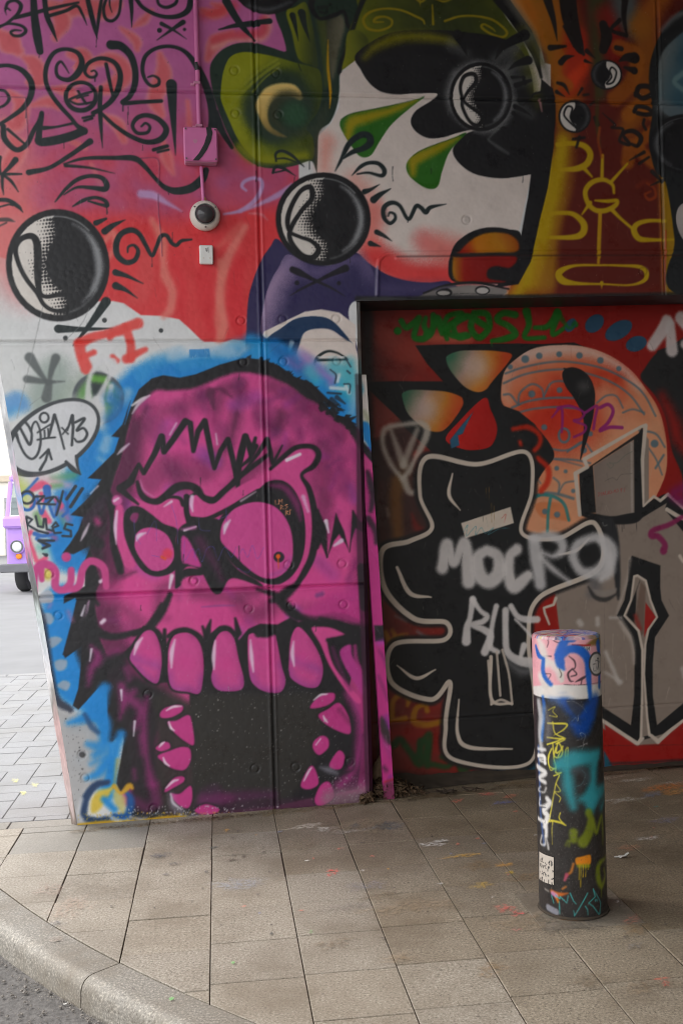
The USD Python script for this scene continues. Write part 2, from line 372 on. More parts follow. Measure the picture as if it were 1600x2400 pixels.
    def scratch(s, n, col, rect, ln=(8, 40), seed=2, a=0.5, w=1.4, up=1.0):
        R = np.random.default_rng(seed); x0, y0, x1, y1 = rect
        for _ in range(n):
            x, y, l, t = R.uniform(x0, x1), R.uniform(y0, y1), R.uniform(*ln), R.normal(1.45, 0.35 * up)
            s.s('p', [x, y, x + l * 0.5 * math.cos(t) + R.normal(0, 1.5), y + l * 0.5 * math.sin(t), x + l * math.cos(t), y + l * math.sin(t)], [w, w, 0.5], col, 1.5, a * R.uniform(0.4, 1))
    def sample(s, I, J, field=None):
        F = s.C if field is None else field
        co = np.stack([np.clip(J, 0, s.nv - 1.001), np.clip(I, 0, s.nu - 1.001)])
        if F.ndim == 2: return ndimage.map_coordinates(F, co, order=1, mode='nearest')
        return np.stack([ndimage.map_coordinates(F[..., k], co, order=1, mode='nearest') for k in range(3)], -1)
    def linear(s, I, J): return np.clip(srgb(np.clip(s.sample(I, J), 0, 255)), 0.004, 0.85)
class Flat(Paint):
    def __init__(s, u0, u1, v0, v1, step, off, base):
        s.u0, s.v0, s.off = u0, v0, off; super().__init__(u1 - u0, v1 - v0, step, base); s.per_px = 5.0 / FPX / step
    def ij(s, P):
        d = rays(P); o = WO - s.off * WN; t = (WN @ (o - CAM)) / (d @ WN); q = CAM + d * t[:, None] - WO
        return np.stack([(q @ WU - s.u0) / s.step, (q[:, 2] - s.v0) / s.step], 1)
    def uv(s, u, v): return (u - s.u0) / s.step, (v - s.v0) / s.step
class Round(Paint):
    """The painted skin of an upright cylinder; column 0 faces the camera's left."""
    def __init__(s, c, R, h, step, base):
        s.c, s.R = np.asarray(c, float), R; s.th0 = math.atan2(-s.c[1], -s.c[0])
        super().__init__(2 * np.pi * R, h, step, base); s.per_px = np.linalg.norm(s.c) / FPX / step
    def ij(s, P):
        d = rays(P); a = d[:, 0] ** 2 + d[:, 1] ** 2; bb = -(d[:, 0] * s.c[0] + d[:, 1] * s.c[1]); cc = s.c @ s.c - s.R ** 2
        disc = np.maximum(bb * bb - a * cc, 0); t = (-bb - np.sqrt(disc)) / a; q = CAM + d * t[:, None]
        th = (np.arctan2(q[:, 1] - s.c[1], q[:, 0] - s.c[0]) - s.th0 + np.pi) % (2 * np.pi)
        return np.stack([th * s.R / s.step, q[:, 2] / s.step], 1)
# ------------------------------------------------------------------ the mural on the abutment
INK = (30, 40, 42); BLK = (28, 28, 31); WHT = (230, 216, 208); PALE = (224, 224, 224); CORAL = (216, 92, 100); RIM = (234, 156, 150)
RED = (224, 58, 64); MAG = (216, 76, 146); NAVY = (50, 44, 84); BLUE = (28, 132, 205); OLIVE = (146, 150, 18); DGREEN = (36, 54, 44)
def ball(M, v, cx, cy, rx, ry, loop, lw, dots=True, ring=True, white=(224, 216, 208), flip=1, rot=0.0, hl=1.0):
    c, q = math.cos(rot), math.sin(rot)
    def N(P):
        P = np.asarray(P, float).reshape(-1, 2) * [rx * flip, ry]; return np.stack([cx + P[:, 0] * c - P[:, 1] * q, cy + P[:, 0] * q + P[:, 1] * c], 1).ravel()
    t = np.linspace(0, 2 * np.pi, 48, endpoint=False)
    M.f(v, N(np.stack([np.cos(t), np.sin(t)], 1)), BLK, 4, sm=0)
    edge = [(0.0, -.86), (0.03, -.66), (0, -.5), (-.15, -.27), (-.24, -.05), (-.21, .16), (-.08, .37), (.06, .47), (.11, .65), (.05, .88)]
    th = np.linspace(math.radians(88), math.radians(272), 16)
    M.f(v, N(edge + list(zip(.89 * np.cos(th), .89 * np.sin(th)))), white, 2.5, sm=0)
    if dots:
        e = catmull(np.array(edge), False, 0.02); st = 0.062
        for iy, y in enumerate(np.arange(-.82, .86, st)):
            xe = np.interp(y, e[:, 1], e[:, 0])
            for ix in range(6):
                x = xe - (ix + (iy % 2) * 0.5) * st; r = st * max(0.56 - 0.085 * (ix + (iy % 2) * .5), 0.12)
                X = N([(x, y)]); M.dot(v, X[0], X[1], r * rx, BLK, 0.8)
    if loop: M.s(v, loop, lw, BLK, 3, closed=True)
    a = np.radians(np.linspace(-62, 58, 9))
    M.s(v, N(np.stack([.80 * np.cos(a), .80 * np.sin(a)], 1)), np.array([.01, .05, .09, .12, .14, .13, .11, .07, .02]) * rx, (196, 198, 200), 16, 0.7 * hl)
    a = np.radians(np.linspace(-100, -40, 6)); M.s(v, N(np.stack([.87 * np.cos(a), .87 * np.sin(a)], 1)), .025 * rx, (190, 192, 192), 4, 0.7 * hl)
    a = np.radians(np.linspace(35, 80, 6)); M.s(v, N(np.stack([.86 * np.cos(a), .86 * np.sin(a)], 1)), .03 * rx, (170, 172, 172), 8, 0.45 * hl)

def drop(M, v, x0, y0, x1, y1, w, col=INK, soft=3, a=1.0): M.s(v, [x0, y0, (x0 + x1) / 2, (y0 + y1) / 2, x1, y1], [w, w * 0.62, w * 0.12], col, soft, a)

def paint_upper(M):
    # pinks and reds with soft-rimmed flame shapes
    M.f('p', [-330, -300, 700, -300, 700, 470, 640, 800, 545, 795, 525, 800, 480, 800, 470, 795, 450, 775, 420, 748, 380, 740, 330, 738, 290, 710, 265, 705, 245, 706, 150, 700, 60, 640, 14, 606, -40, 590, -330, 560],
        [(205, 108, 166), (200, 104, 164), (186, 96, 150), (196, 84, 120), RED, (224, 64, 68)], 4, sm=0, g=(300, -60, 330, 640))
    M.s('p', [-300, 300, -40, 330, 20, 480, 40, 640], 150, (222, 130, 130), 90, 0.7)
    blobs = [([300, 20, 390, 60, 470, 30, 640, 60, 720, 20], 110), ([340, 230, 380, 120, 300, 40], 90), ([0, 200, 60, 260, 110, 310], 120), ([150, 350, 210, 390, 240, 480, 180, 500], 80),
             ([430, 330, 500, 350, 510, 440, 470, 500], 100), ([560, 390, 680, 360, 760, 440, 700, 520, 600, 560], 90), ([980, 330, 1000, 450, 950, 600, 990, 700], 80),
             ([620, 700, 720, 760, 760, 860], 60), ([1000, 860, 1020, 960, 1060, 1060], 46), ([1300, 20, 1360, 50, 1300, 80, 1240, 60], 46), ([1420, 200, 1320, 260, 1270, 360], 70),
             ([740, 170, 830, 240, 840, 300], 44), ([60, 560, 130, 640, 100, 760, 30, 740], 70), ([200, 640, 300, 620, 360, 660], 50), ([60, 830, 110, 900, 60, 1000, 0, 1080], 80), ([330, 540, 420, 560, 470, 620], 60),
             ([1150, 620, 1160, 760], 50), ([820, 160, 880, 120, 930, 60], 30), ([560, 1010, 640, 1180], 40), ([430, 860, 520, 900], 44)]
    for P, w in blobs:
        M.s('a1', P, [w * .5, w + 26, w + 26, w * .6], RIM, 14, 0.75); M.s('a1', P, [w * .3, w, w, w * .4], CORAL, 16, 0.85)
    M.s('a2', [120, 30, 60, 60, -60, 90], [60, 70, 50], RED, 30, 0.6)
    M.s('a2', [330, 105, 335, 170, 300, 230, 230, 240, 120, 240, 0, 290], [40, 44, 40, 36, 40, 30], RIM, 18, 0.9); M.s('a2', [310, 120, 300, 190, 230, 205, 100, 215, 0, 240], [50, 60, 50, 50, 40], (218, 78, 92), 18, 0.85)
    # dusky mauve band, then reds with vertical pale ripples
    M.s('p', [120, 460, 300, 455, 420, 470, 560, 440, 640, 440], 90, (168, 92, 148), 60, 0.45)
    for P, w in (([930, 300, 990, 420, 1000, 560, 1010, 640, 1055, 740, 1040, 850, 1000, 890], [30, 60, 44, 60, 50, 54, 30]), ([1500, 340, 1400, 520, 1350, 700, 1345, 800, 1375, 920, 1340, 1040], [40, 60, 46, 50, 60, 40]),
                 ([640, 430, 690, 380, 700, 470, 650, 560], [30, 40, 30, 10])):
        M.s('a4', P, w, (236, 140, 126), 16, 0.75)
    for P, w in (([1090, 480, 1070, 560, 1120, 700, 1110, 830, 1130, 900], [20, 40, 40, 50, 20]), ([1300, 500, 1250, 640, 1260, 800, 1290, 960], [40, 90, 90, 60])):
        M.s('a4', P, w, (222, 48, 58), 20, 0.7)
    M.s('a4', [870, 430, 900, 600, 860, 760, 800, 800], [60, 100, 90, 40], (222, 84, 84), 26, 0.6)
    M.s('a5', [30, 470, 120, 380, 170, 310], [30, 50, 20], (230, 110, 100), 16, 0.6); M.s('a5', [45, 560, 60, 700, 40, 900, 50, 1020], [50, 60, 70, 50], (232, 126, 112), 14, 0.7)
    M.s('a5', [170, 560, 130, 700, 140, 900, 170, 1010], [60, 110, 110, 40], (220, 40, 52), 16, 0.6)
    M.s('a4', [865, 140, 940, 150, 1020, 195, 1110, 245], [50, 50, 30, 5], (196, 168, 216), 10, 0.8)
    M.s('a2', [65, 1310, 160, 1290, 250, 1230, 295, 1150, 290, 1100, 240, 1090, 190, 1110, 175, 1140, 200, 1165], [12, 22, 28, 26, 22, 22, 22, 20, 14], (190, 160, 208), 6, 0.9)
    M.s('a2', [160, 1300, 300, 1240, 400, 1190, 480, 1130], [8, 24, 34, 20], (190, 160, 208), 8, 0.85); M.s('a2', [220, 1305, 290, 1310, 330, 1345], [6, 16, 8], (214, 140, 150), 8, 0.7)
    # letters and doodles in dark ink
    v = 'a1'
    for P, w in (([40, 88, 32, 60, 46, 48, 62, 60], [4, 10, 12, 10]), ([34, 50, 50, 12, 95, 0, 128, 30, 110, 80, 60, 125, 0, 165], [16, 18, 20, 24, 20, 16, 10]), ([0, 155, 60, 142, 130, 155, 158, 185, 130, 214, 85, 215, 66, 195, 90, 182, 130, 184], [12, 16, 18, 20, 18, 16, 16, 14, 8]),
                 ([205, -20, 212, 100, 228, 220, 245, 312], [36, 44, 50, 40]), ([272, -20, 286, 90, 318, 170, 350, 250], [30, 30, 26, 4]), ([92, 106, 200, 78, 330, 45, 480, 12], [22, 24, 20, 14]), ([285, 98, 400, 64, 470, 34, 505, 85, 532, 150], [22, 20, 18, 16, 4]),
                 ([534, -20, 560, 90, 580, 170, 596, 236], [28, 30, 24, 4]), ([622, -10, 604, 110, 592, 230], [18, 20, 6]), ([655, -20, 634, 50, 648, 112, 690, 124, 728, 80, 742, -20], [16, 18, 20, 18, 16, 16]), ([672, -10, 672, 30, 686, 72], [10, 10, 5]),
                 ([800, -20, 806, 60, 806, 162], [30, 22, 4]), ([826, -20, 880, 46, 980, 94, 1080, 98, 1150, 60, 1172, -20], [24, 24, 24, 28, 34, 38]), ([960, -20, 975, 25, 1020, 42, 1072, 20, 1090, -20], [16, 18, 20, 20, 16]),
                 ([962, 242, 1050, 180, 1122, 132], [5, 18, 30]), ([990, 143, 1060, 180, 1142, 236], [26, 16, 4]), ([1382, 4, 1430, 90, 1484, 170, 1562, 244], [44, 36, 22, 8]), ([1340, 178, 1450, 156, 1580, 146], [6, 20, 30]),
                 ([-20, 402, 60, 400, 140, 432, 192, 505, 186, 590, 140, 660, 60, 720, -20, 770], [22, 24, 32, 36, 34, 28, 22, 18]), ([-20, 548, 30, 556, 56, 600, 30, 640, -20, 662], [16, 16, 20, 16, 14]),
                 ([20, 770, 30, 850, 100, 915, 165, 880, 205, 800, 240, 740, 256, 690], [30, 34, 30, 28, 26, 24, 26]), ([48, 790, 100, 835, 158, 885], [18, 16, 12]),
                 ([422, 446, 395, 400, 370, 375, 345, 408, 356, 466, 420, 486, 476, 446, 502, 380, 474, 320, 400, 298, 330, 322, 286, 400, 280, 490, 312, 572, 370, 650, 430, 715, 470, 765, 515, 800], [6, 12, 16, 18, 22, 28, 38, 34, 26, 22, 24, 26, 26, 26, 26, 24, 26, 44]),
                 ([512, 800, 400, 842, 255, 868, 238, 830, 256, 700], [46, 52, 50, 38, 26]), ([268, 782, 350, 774, 450, 752], [26, 14, 16]),
                 ([430, 604, 490, 580, 560, 560], 14), ([478, 555, 505, 600, 528, 632], 16), ([420, 612, 480, 636, 575, 622], 14), ([470, 600, 540, 580], 10),
                 ([560, 434, 578, 430, 592, 448, 580, 468, 545, 468, 520, 435, 545, 382, 620, 354, 700, 380, 736, 450, 724, 540, 680, 616, 620, 664, 570, 690], [10, 12, 14, 16, 18, 20, 22, 24, 28, 32, 34, 30, 26, 26]), ([582, 465, 582, 495], 7),
                 ([650, 390, 668, 480, 692, 592], [22, 22, 16]), ([618, 532, 612, 640, 618, 770, 628, 905], [24, 28, 22, 3]), ([620, 690, 700, 765, 800, 832, 900, 868, 985, 850, 1018, 790, 972, 730, 900, 704, 840, 720, 812, 768, 840, 812, 900, 810, 918, 776, 892, 752, 866, 772], [20, 24, 28, 30, 36, 36, 32, 28, 26, 22, 22, 20, 18, 16, 12]),
                 ([680, 272, 740, 280, 800, 338, 828, 430, 824, 520, 792, 590, 752, 628, 870, 622, 988, 616], [56, 50, 42, 38, 36, 30, 26, 24, 22]), ([753, 635, 753, 676], 8),
                 ([905, 470, 940, 462, 972, 482, 970, 514, 930, 524, 892, 490, 872, 420, 892, 340, 960, 292, 1050, 282, 1130, 312, 1190, 380, 1240, 470, 1284, 590, 1306, 720, 1290, 840, 1240, 930], [10, 14, 18, 20, 20, 22, 24, 24, 22, 22, 26, 36, 44, 50, 56, 60, 50]),
                 ([1050, 516, 1056, 640, 1066, 800, 1075, 948], [66, 50, 26, 4]), ([940, 916, 1024, 892], 22), ([966, 930, 1032, 914], 15), ([506, 720, 575, 706], 14), ([516, 738, 565, 722], 15),
                 ([176, 1054, 300, 1026, 420, 955, 500, 900, 552, 864], [34, 24, 26, 28, 38]), ([390, 1002, 520, 968, 700, 965, 820, 968, 880, 1010, 950, 1090, 1010, 1146, 1080, 1168, 1170, 1150, 1236, 1096, 1262, 1040], [8, 20, 26, 36, 30, 24, 32, 44, 50, 48, 36]), ([400, 1012, 550, 1026, 702, 1060], [20, 14, 4]),
                 ([15, 1065, 60, 1020, 96, 976], [16, 24, 34]), ([10, 1066, 70, 1064, 132, 1064], [20, 16, 10]), ([20, 1070, 70, 1110, 112, 1172], [14, 18, 6]), ([14, 1070, 14, 1130, 22, 1190], [20, 16, 6]), ([0, 1060, -4, 1010, 2, 960], 18),
                 ([338, 1234, 400, 1160, 470, 1100, 550, 1076, 620, 1086, 652, 1124, 640, 1156, 560, 1148, 470, 1146, 390, 1190], [8, 20, 24, 24, 28, 34, 34, 24, 16, 8]),
                 ([446, 1262, 510, 1226, 580, 1208, 640, 1226, 656, 1256, 620, 1252, 540, 1230], [8, 22, 20, 24, 26, 18, 12]), ([652, 1270, 658, 1300], 5), ([-20, 1222, 50, 1226, 110, 1262, 140, 1298], [22, 26, 24, 5]), ([-20, 1270, 50, 1252, 80, 1256], 10), ([-20, 1345, 50, 1344, 90, 1356], [20, 24, 6]), ([-20, 1390, 40, 1362], 10),
                 ([588, 1364, 650, 1338], [34, 14]), ([640, 1416, 690, 1380, 768, 1344], [40, 30, 4]), ([1080, 1, 1082, 1], 2)):
        M.s(v, P, w, INK, 3)
    t = np.linspace(0, 2 * np.pi, 20, endpoint=False); M.s(v, np.stack([495 + 92 * np.cos(t), 588 + 86 * np.sin(t)], 1).ravel(), [26, 30, 22, 24], INK, 3, closed=True)
    for x, y, r in ((977, 183, 15), (1130, 177, 10)): M.dot(v, x, y, r, INK)
    M.s('a2', [85, 8, 140, 105, 196, 178, 252, 244], [44, 40, 26, 10], INK, 3); M.s('a2', [34, 178, 150, 148, 345, 126], [8, 22, 34], INK, 3)
    v = 'a4'
    for P, w in (([782, 498, 786, 466, 820, 456, 846, 490, 826, 545, 772, 560, 720, 518, 712, 450, 740, 388, 800, 362, 850, 384, 890, 450, 930, 518, 956, 470, 985, 402, 1020, 396, 1050, 440, 1080, 455, 1112, 428, 1172, 420], [10, 14, 18, 24, 28, 32, 36, 36, 32, 34, 30, 26, 22, 22, 24, 24, 24, 22, 20, 12]),
                 ([708, 622, 780, 645, 876, 690], [40, 24, 5]), ([710, 704, 770, 730, 842, 780], [46, 24, 4]), ([650, 800, 560, 930, 448, 1070], [54, 34, 5]), ([358, 968, 500, 970, 690, 965], [50, 28, 5])):
        M.s(v, P, w, INK, 3)
    for x, y, r in ((640, 915, 15), (401, 1024, 15), (986, 978, 14)): M.dot(v, x, y, r, (62, 66, 68))

def paint_balls(M):
    M.f('p', [-40, 500, 70, 505, 130, 480, 60, 640, -40, 600], (224, 140, 136), 20, 0.3)
    ball(M, 'a4', 354, 578, 317, 345, [185, 398, 125, 420, 95, 480, 115, 570, 160, 660, 225, 745, 270, 820, 330, 855, 400, 850, 440, 805, 425, 765, 360, 760, 280, 770, 242, 740, 232, 640, 232, 500, 220, 425], [36, 30, 28, 26, 26, 26, 24, 24, 24, 26, 30, 30, 26, 24, 30, 44, 46, 42], rot=-0.10)
    ball(M, 'a5', 672, 295, 291, 286, [595, 100, 535, 122, 480, 210, 454, 300, 468, 372, 530, 404, 600, 430, 644, 478, 612, 528, 550, 518, 492, 460, 466, 400, 484, 330, 545, 236, 602, 170], [34, 26, 28, 30, 24, 22, 26, 34, 34, 28, 30, 30, 28, 26, 32])

def paint_helmet(M):
    v = 'a2'
    M.f(v, [-22, 420, 10, 345, 70, 292, 150, 262, 250, 260, 360, 290, 436, 314, 444, 290, 420, 200, 378, 86, 374, -60, 900, -60, 900, 200, 860, 340, 780, 420, 770, 560, 755, 650, 715, 745, 645, 820, 640, 1060, 600, 985, 500, 1012, 400, 1028, 300, 1022, 220, 985, 150, 920, 90, 820, 40, 700, -4, 560], DGREEN, 4)
    M.s('a1', [1420, 900, 1360, 800, 1310, 690], [24, 40, 60], INK, 3)
    M.f(v, [45, 560, 60, 440, 100, 350, 170, 318, 250, 320, 380, 345, 500, 380, 600, 405, 650, 430, 665, 500, 665, 580, 640, 680, 570, 780, 608, 840, 612, 965, 540, 975, 440, 998, 350, 998, 280, 985, 220, 940, 150, 850, 90, 720, 50, 620], [OLIVE, OLIVE, (92, 104, 24), (70, 80, 26)], 3, g=(60, 500, 640, 640))
    M.s(v, [160, 900, 250, 960, 380, 975, 560, 950], [60, 70, 60, 50], (150, 150, 14), 26, 0.8)
    M.f(v, [180, 640, 230, 500, 330, 420, 460, 420, 560, 490, 630, 620, 600, 760, 480, 860, 380, 880, 270, 850, 190, 760], (34, 52, 42), 40, 0.95)
    for P, w in (([390, 362, 280, 430, 190, 510, 120, 570], 15), ([400, 385, 300, 455, 180, 560, 110, 640], 18), ([400, 410, 310, 480, 240, 560], 10)): M.s(v, P, w, (146, 152, 44), 5, 0.75)
    M.f(v, [262, 660, 276, 590, 330, 530, 420, 506, 500, 520, 545, 580, 530, 610, 470, 586, 400, 590, 345, 650, 336, 720, 362, 780, 450, 836, 380, 826, 310, 775], [(236, 204, 122), (206, 172, 96), (120, 104, 58)], 8, g=(340, 540, 430, 800))
    M.s(v, [540, 590, 440, 580, 370, 640, 370, 730, 430, 790], [30, 60, 60, 50, 20], (58, 62, 44), 22, 0.85)
    M.dot(v, 500, 700, 78, (44, 82, 56), 30, 0.9); M.s(v, [430, 800, 540, 820, 640, 770, 690, 660], [20, 50, 60, 50], (58, 66, 50), 26, 0.6)
    M.f(v, [446, 72, 500, 40, 560, 10, 590, 80, 616, 200, 640, 400, 600, 396, 520, 356, 480, 200], [(138, 142, 22), (110, 116, 24), (54, 66, 36)], 5, g=(440, 200, 620, 220))
    M.f(v, [640, 140, 700, 120, 770, 90, 805, 150, 770, 300, 740, 470, 720, 470, 690, 300], [(36, 42, 36), (86, 84, 66), (120, 116, 96)], 14, g=(640, 250, 790, 280))
    M.s(v, [702, 240, 700, 400, 716, 560, 712, 660], [4, 18, 16, 4], (206, 152, 16), 3)
    M.s(v, [660, 130, 680, 300, 690, 520], [60, 40, 20], (84, 96, 34), 14, 0.6)
    for P, w in (([485, 92, 500, 150, 520, 248], [40, 26, 3]), ([540, 76, 560, 160, 592, 254], [50, 28, 3]), ([520, 392, 536, 430], 6)): M.s(v, P, w, (30, 40, 36), 3)
    M.dot(v, 335, -150, 236, BLK, 4); M.s(v, [210, 30, 335, 56, 470, 10], [14, 24, 14], (92, 96, 100), 14, 0.8)
    M.s(v, [610, -20, 600, 40, 650, 110, 740, 90, 800, 70, 828, 160, 900, 182, 940, 230, 1070, 316], [40, 34, 22, 26, 20, 24, 24, 18, 8], BLK, 5, sm=1)
    M.s(v, [640, 40, 690, 40, 690, 75, 650, 70], 14, (30, 36, 34), 5); M.s(v, [720, 20, 690, 40, 640, 50], 14, (34, 40, 36), 5)
    # dome of the helmet
    M.f('p', [798, 162, 806, 115, 821, 61, 837, 23, 860, -60, 1140, -60, 1180, 30, 1225, 95, 1255, 170, 1268, 230, 1240, 300, 1100, 190, 900, 130, 830, 145], [(118, 122, 22), (76, 84, 26), (50, 58, 28), (64, 72, 24), (96, 100, 24)], 4, g=(800, 60, 1260, 60))
    M.s(v, [770, 440, 785, 380, 850, 180, 890, 60, 940, -60], [30, 26, 28, 30, 40], (30, 34, 34), 6)
    M.f(v, [792, 420, 806, 330, 824, 195, 900, 190, 950, 260, 880, 340], [(132, 134, 30), (70, 78, 28)], 5, g=(800, 300, 940, 300))
    Y = (150, 132, 14)
    M.s(v, [1292, 142, 1282, 120, 1240, 98, 1150, 60, 1050, 50, 962, 70, 918, 115, 940, 168, 1010, 184, 1080, 160, 1092, 122, 1050, 100, 1000, 106, 984, 130, 1040, 132], [10, 14, 16, 14, 14, 16, 18, 18, 16, 14, 16, 14, 18, 16, 8], Y, 4)
    M.s(v, [1340, 28, 1345, 145], [10, 16], Y, 4); M.s('a3', [110, 126, 200, 98, 300, 96, 400, 118, 466, 165, 490, 200, 462, 224, 392, 204, 336, 165, 350, 146, 400, 172, 418, 190], [16, 14, 14, 16, 16, 18, 16, 16, 18, 14, 12, 6], Y, 4)
    M.s(v, [1240, -10, 1270, 8, 1300, -10], 14, Y, 4); M.s(v, [1264, 0, 1266, 36], [14, 4], Y, 3); M.s(v, [1360, -10, 1410, 6, 1460, -10], 12, Y, 4)

def paint_face(M):
    M.f('p', [834, 138, 797, 172, 795, 250, 776, 288, 746, 318, 742, 420, 790, 620, 840, 590, 872, 622, 905, 645, 950, 662, 1000, 664, 1060, 664, 1180, 664, 1215, 545, 1240, 430, 1290, 320, 1290, 150, 1100, 100], WHT, 3, sm=0)
    for P, w, a in (([880, 600, 950, 640, 1050, 645, 1100, 640], 70, .95), ([1000, 570, 1080, 600, 1180, 650], 60, .55), ([860, 560, 870, 500], 60, .5)): M.s('p', P, w, (228, 62, 62), 56, a)
    for P, w, a in (([765, 330, 760, 390], 30, .6), ([830, 420, 870, 470, 875, 560], 40, .45), ([1040, 580, 1150, 600], 80, .3)): M.s('p', P, w, (238, 132, 116), 50, a)
    v = 'a2'
    # black hair masses and the dark helmet rim
    M.f(v, [872, 330, 905, 430, 960, 512, 1030, 560, 1120, 576, 1240, 570, 1366, 570, 1340, 610, 1240, 676, 1208, 740, 1236, 800, 1310, 842, 1400, 840, 1480, 816, 1560, 796, 1620, 790, 1900, 760, 1960, 560, 1900, 330, 1760, 230, 1500, 190, 1250, 180, 1050, 210], BLK, 3)
    M.f('a3', [160, 935, 176, 880, 250, 812, 350, 786, 480, 750, 560, 600, 700, 560, 775, 560, 785, 760, 740, 900, 700, 1040, 600, 1072, 450, 1090, 300, 1066, 205, 1005], BLK, 3)
    M.f('a3', [640, 1046, 700, 500, 690, 300, 640, 180, 540, 40, 470, -60, 360, -60, 480, 90, 560, 200, 640, 330, 700, 480, 772, 540, 784, 700, 776, 900, 740, 1150, 690, 1350, 636, 1600, 560, 1740, 420, 1760, 560, 1560, 580, 1420, 620, 1200], BLK, 3, sm=0)
    M.s('a3', [450, -60, 560, 80, 650, 220, 710, 380, 745, 500], [30, 50, 56, 50, 20], (118, 116, 104), 26, 0.7)
    M.s('a3', [420, 0, 520, 110, 610, 240, 670, 360, 700, 470], [30, 34, 34, 30, 20], BLK, 6)
    M.s(v, [925, 350, 990, 285, 1100, 236, 1250, 220, 1400, 234, 1480, 260], [20, 50, 60, 56, 50, 20], (126, 120, 18), 30, 0.95)
    M.s('a3', [590, 190, 640, 260, 690, 370], [70, 60, 30], (84, 86, 24), 40, 0.7)
    M.s('a3', [560, 330, 620, 420, 660, 560, 680, 650], [60, 70, 60, 20], (88, 90, 26), 40, 0.7); M.s('a3', [690, 610, 704, 680], [18, 8], (200, 140, 146), 5, 0.8)
    M.s('a3', [480, 430, 560, 280, 640, 240], [60, 40, 20], (110, 112, 112), 40, 0.5)
    # leaves
    for P, hi, ed in (([1292, 588, 1200, 620, 1050, 650, 930, 675, 850, 692, 790, 722, 773, 762, 800, 822, 850, 900, 890, 950, 930, 962, 972, 940, 1020, 860, 1090, 760, 1200, 662], [820, 840, 850, 750, 950, 714, 1090, 675, 1240, 610], [1290, 594, 1050, 652, 850, 692, 782, 730]),
                      ([1548, 812, 1450, 850, 1300, 905, 1222, 950, 1180, 1010, 1202, 1078, 1280, 1140, 1340, 1156, 1378, 1130, 1402, 1040, 1450, 920], [1220, 1060, 1230, 980, 1320, 930, 1420, 880, 1500, 842], [1545, 816, 1300, 906, 1222, 952])):
        M.f(v, P, (44, 104, 28), 3); M.clipto(v, P); M.s(v, hi, [40, 70, 60, 46, 20], (168, 150, 18), 22, 0.95); M.free(); M.s(v, ed, [4, 5, 5], (30, 60, 30), 3, 0.7)
    # third ball with its halo
    M.s('a3', [330, 590, 330, 589], 450, (176, 176, 176), 34, 0.8)
    for P in ([150, 270, 240, 330], [420, 360, 620, 210], [500, 430, 640, 370], [540, 640, 640, 700], [520, 500, 630, 490]): M.s('a3', P, [70, 40], (120, 122, 120), 34, 0.55)
    for P, w in (([188, 210, 220, 270, 246, 340], [66, 40, 5]), ([95, 340, 140, 370, 182, 408], [50, 36, 5]), ([418, 360, 470, 280, 600, 210], [6, 44, 70]), ([500, 424, 550, 390, 620, 366], [6, 34, 60]), ([520, 470, 600, 470], [20, 8]), ([545, 520, 635, 490], [34, 20]), ([590, 470, 600, 510], 22),
                 ([540, 650, 600, 680, 640, 706], [34, 22, 4]), ([530, 690, 580, 740], [30, 6]), ([580, 620, 610, 600, 600, 570, 570, 580, 560, 620, 590, 640, 620, 600, 590, 555, 560, 560], 10), ([640, 595, 660, 570, 760, 550], [10, 14, 8]), ([300, 920, 372, 870, 470, 790], [40, 24, 40]), ([300, 840, 372, 875, 470, 930], [40, 24, 20])): M.s('a3', P, w, BLK, 4)
    for P, w in (([380, 860, 440, 900, 500, 940], [14, 20, 8]), ([375, 850, 420, 800, 440, 790], [8, 14, 8])): M.s('a3', P, w, (110, 112, 112), 12, 0.7)
    ball(M, 'a3', 330, 590, 192, 212, [265, 450, 225, 470, 205, 530, 215, 600, 220, 660, 262, 740, 310, 765, 340, 730, 320, 690, 250, 640, 226, 610, 250, 560, 300, 500, 295, 458], [26, 24, 22, 22, 22, 22, 26, 26, 26, 22, 18, 20, 26, 28], dots=True, hl=0.9)
    # marks on the face
    v = 'a2'
    M.s(v, [745, 1046, 780, 980, 830, 880, 900, 826, 950, 830, 960, 870, 920, 905, 850, 930, 790, 970], [5, 20, 34, 40, 44, 46, 36, 28, 12], INK, 4)
    M.s(v, [848, 1072, 900, 1020, 950, 996, 1010, 1000, 1046, 1040, 1030, 1074, 950, 1056, 880, 1064], [5, 22, 22, 26, 30, 24, 16, 10], INK, 3)
    for P, w in (([1016, 1128, 960, 1160, 925, 1172], [5, 22, 34]), ([1085, 1154, 1020, 1190, 980, 1222], [6, 30, 44]), ([1000, 1420, 1040, 1440, 1092, 1474], [34, 24, 4]), ([962, 1490, 1022, 1508], [36, 6]),
                 ([1070, 1322, 1080, 1300, 1108, 1310, 1112, 1340, 1080, 1366, 1044, 1330, 1044, 1270, 1090, 1240, 1140, 1258, 1194, 1340, 1240, 1262, 1270, 1270, 1300, 1298, 1330, 1268, 1424, 1248], [10, 14, 18, 20, 22, 26, 30, 28, 26, 22, 24, 26, 28, 30, 24, 5]), ([1190, 1340, 1190, 1358], 6),
                 ([384, 985, 382, 940, 420, 922, 480, 950, 555, 1020], [12, 16, 18, 20, 5]), ([390, 970, 450, 970, 550, 1010], [10, 12, 4]), ([364, 1056, 380, 1022, 430, 1030, 504, 1076], [16, 18, 20, 4]), ([376, 1055, 440, 1040], 10), ([588, 990, 588, 1034], 6)): M.s(v, P, w, INK, 3)

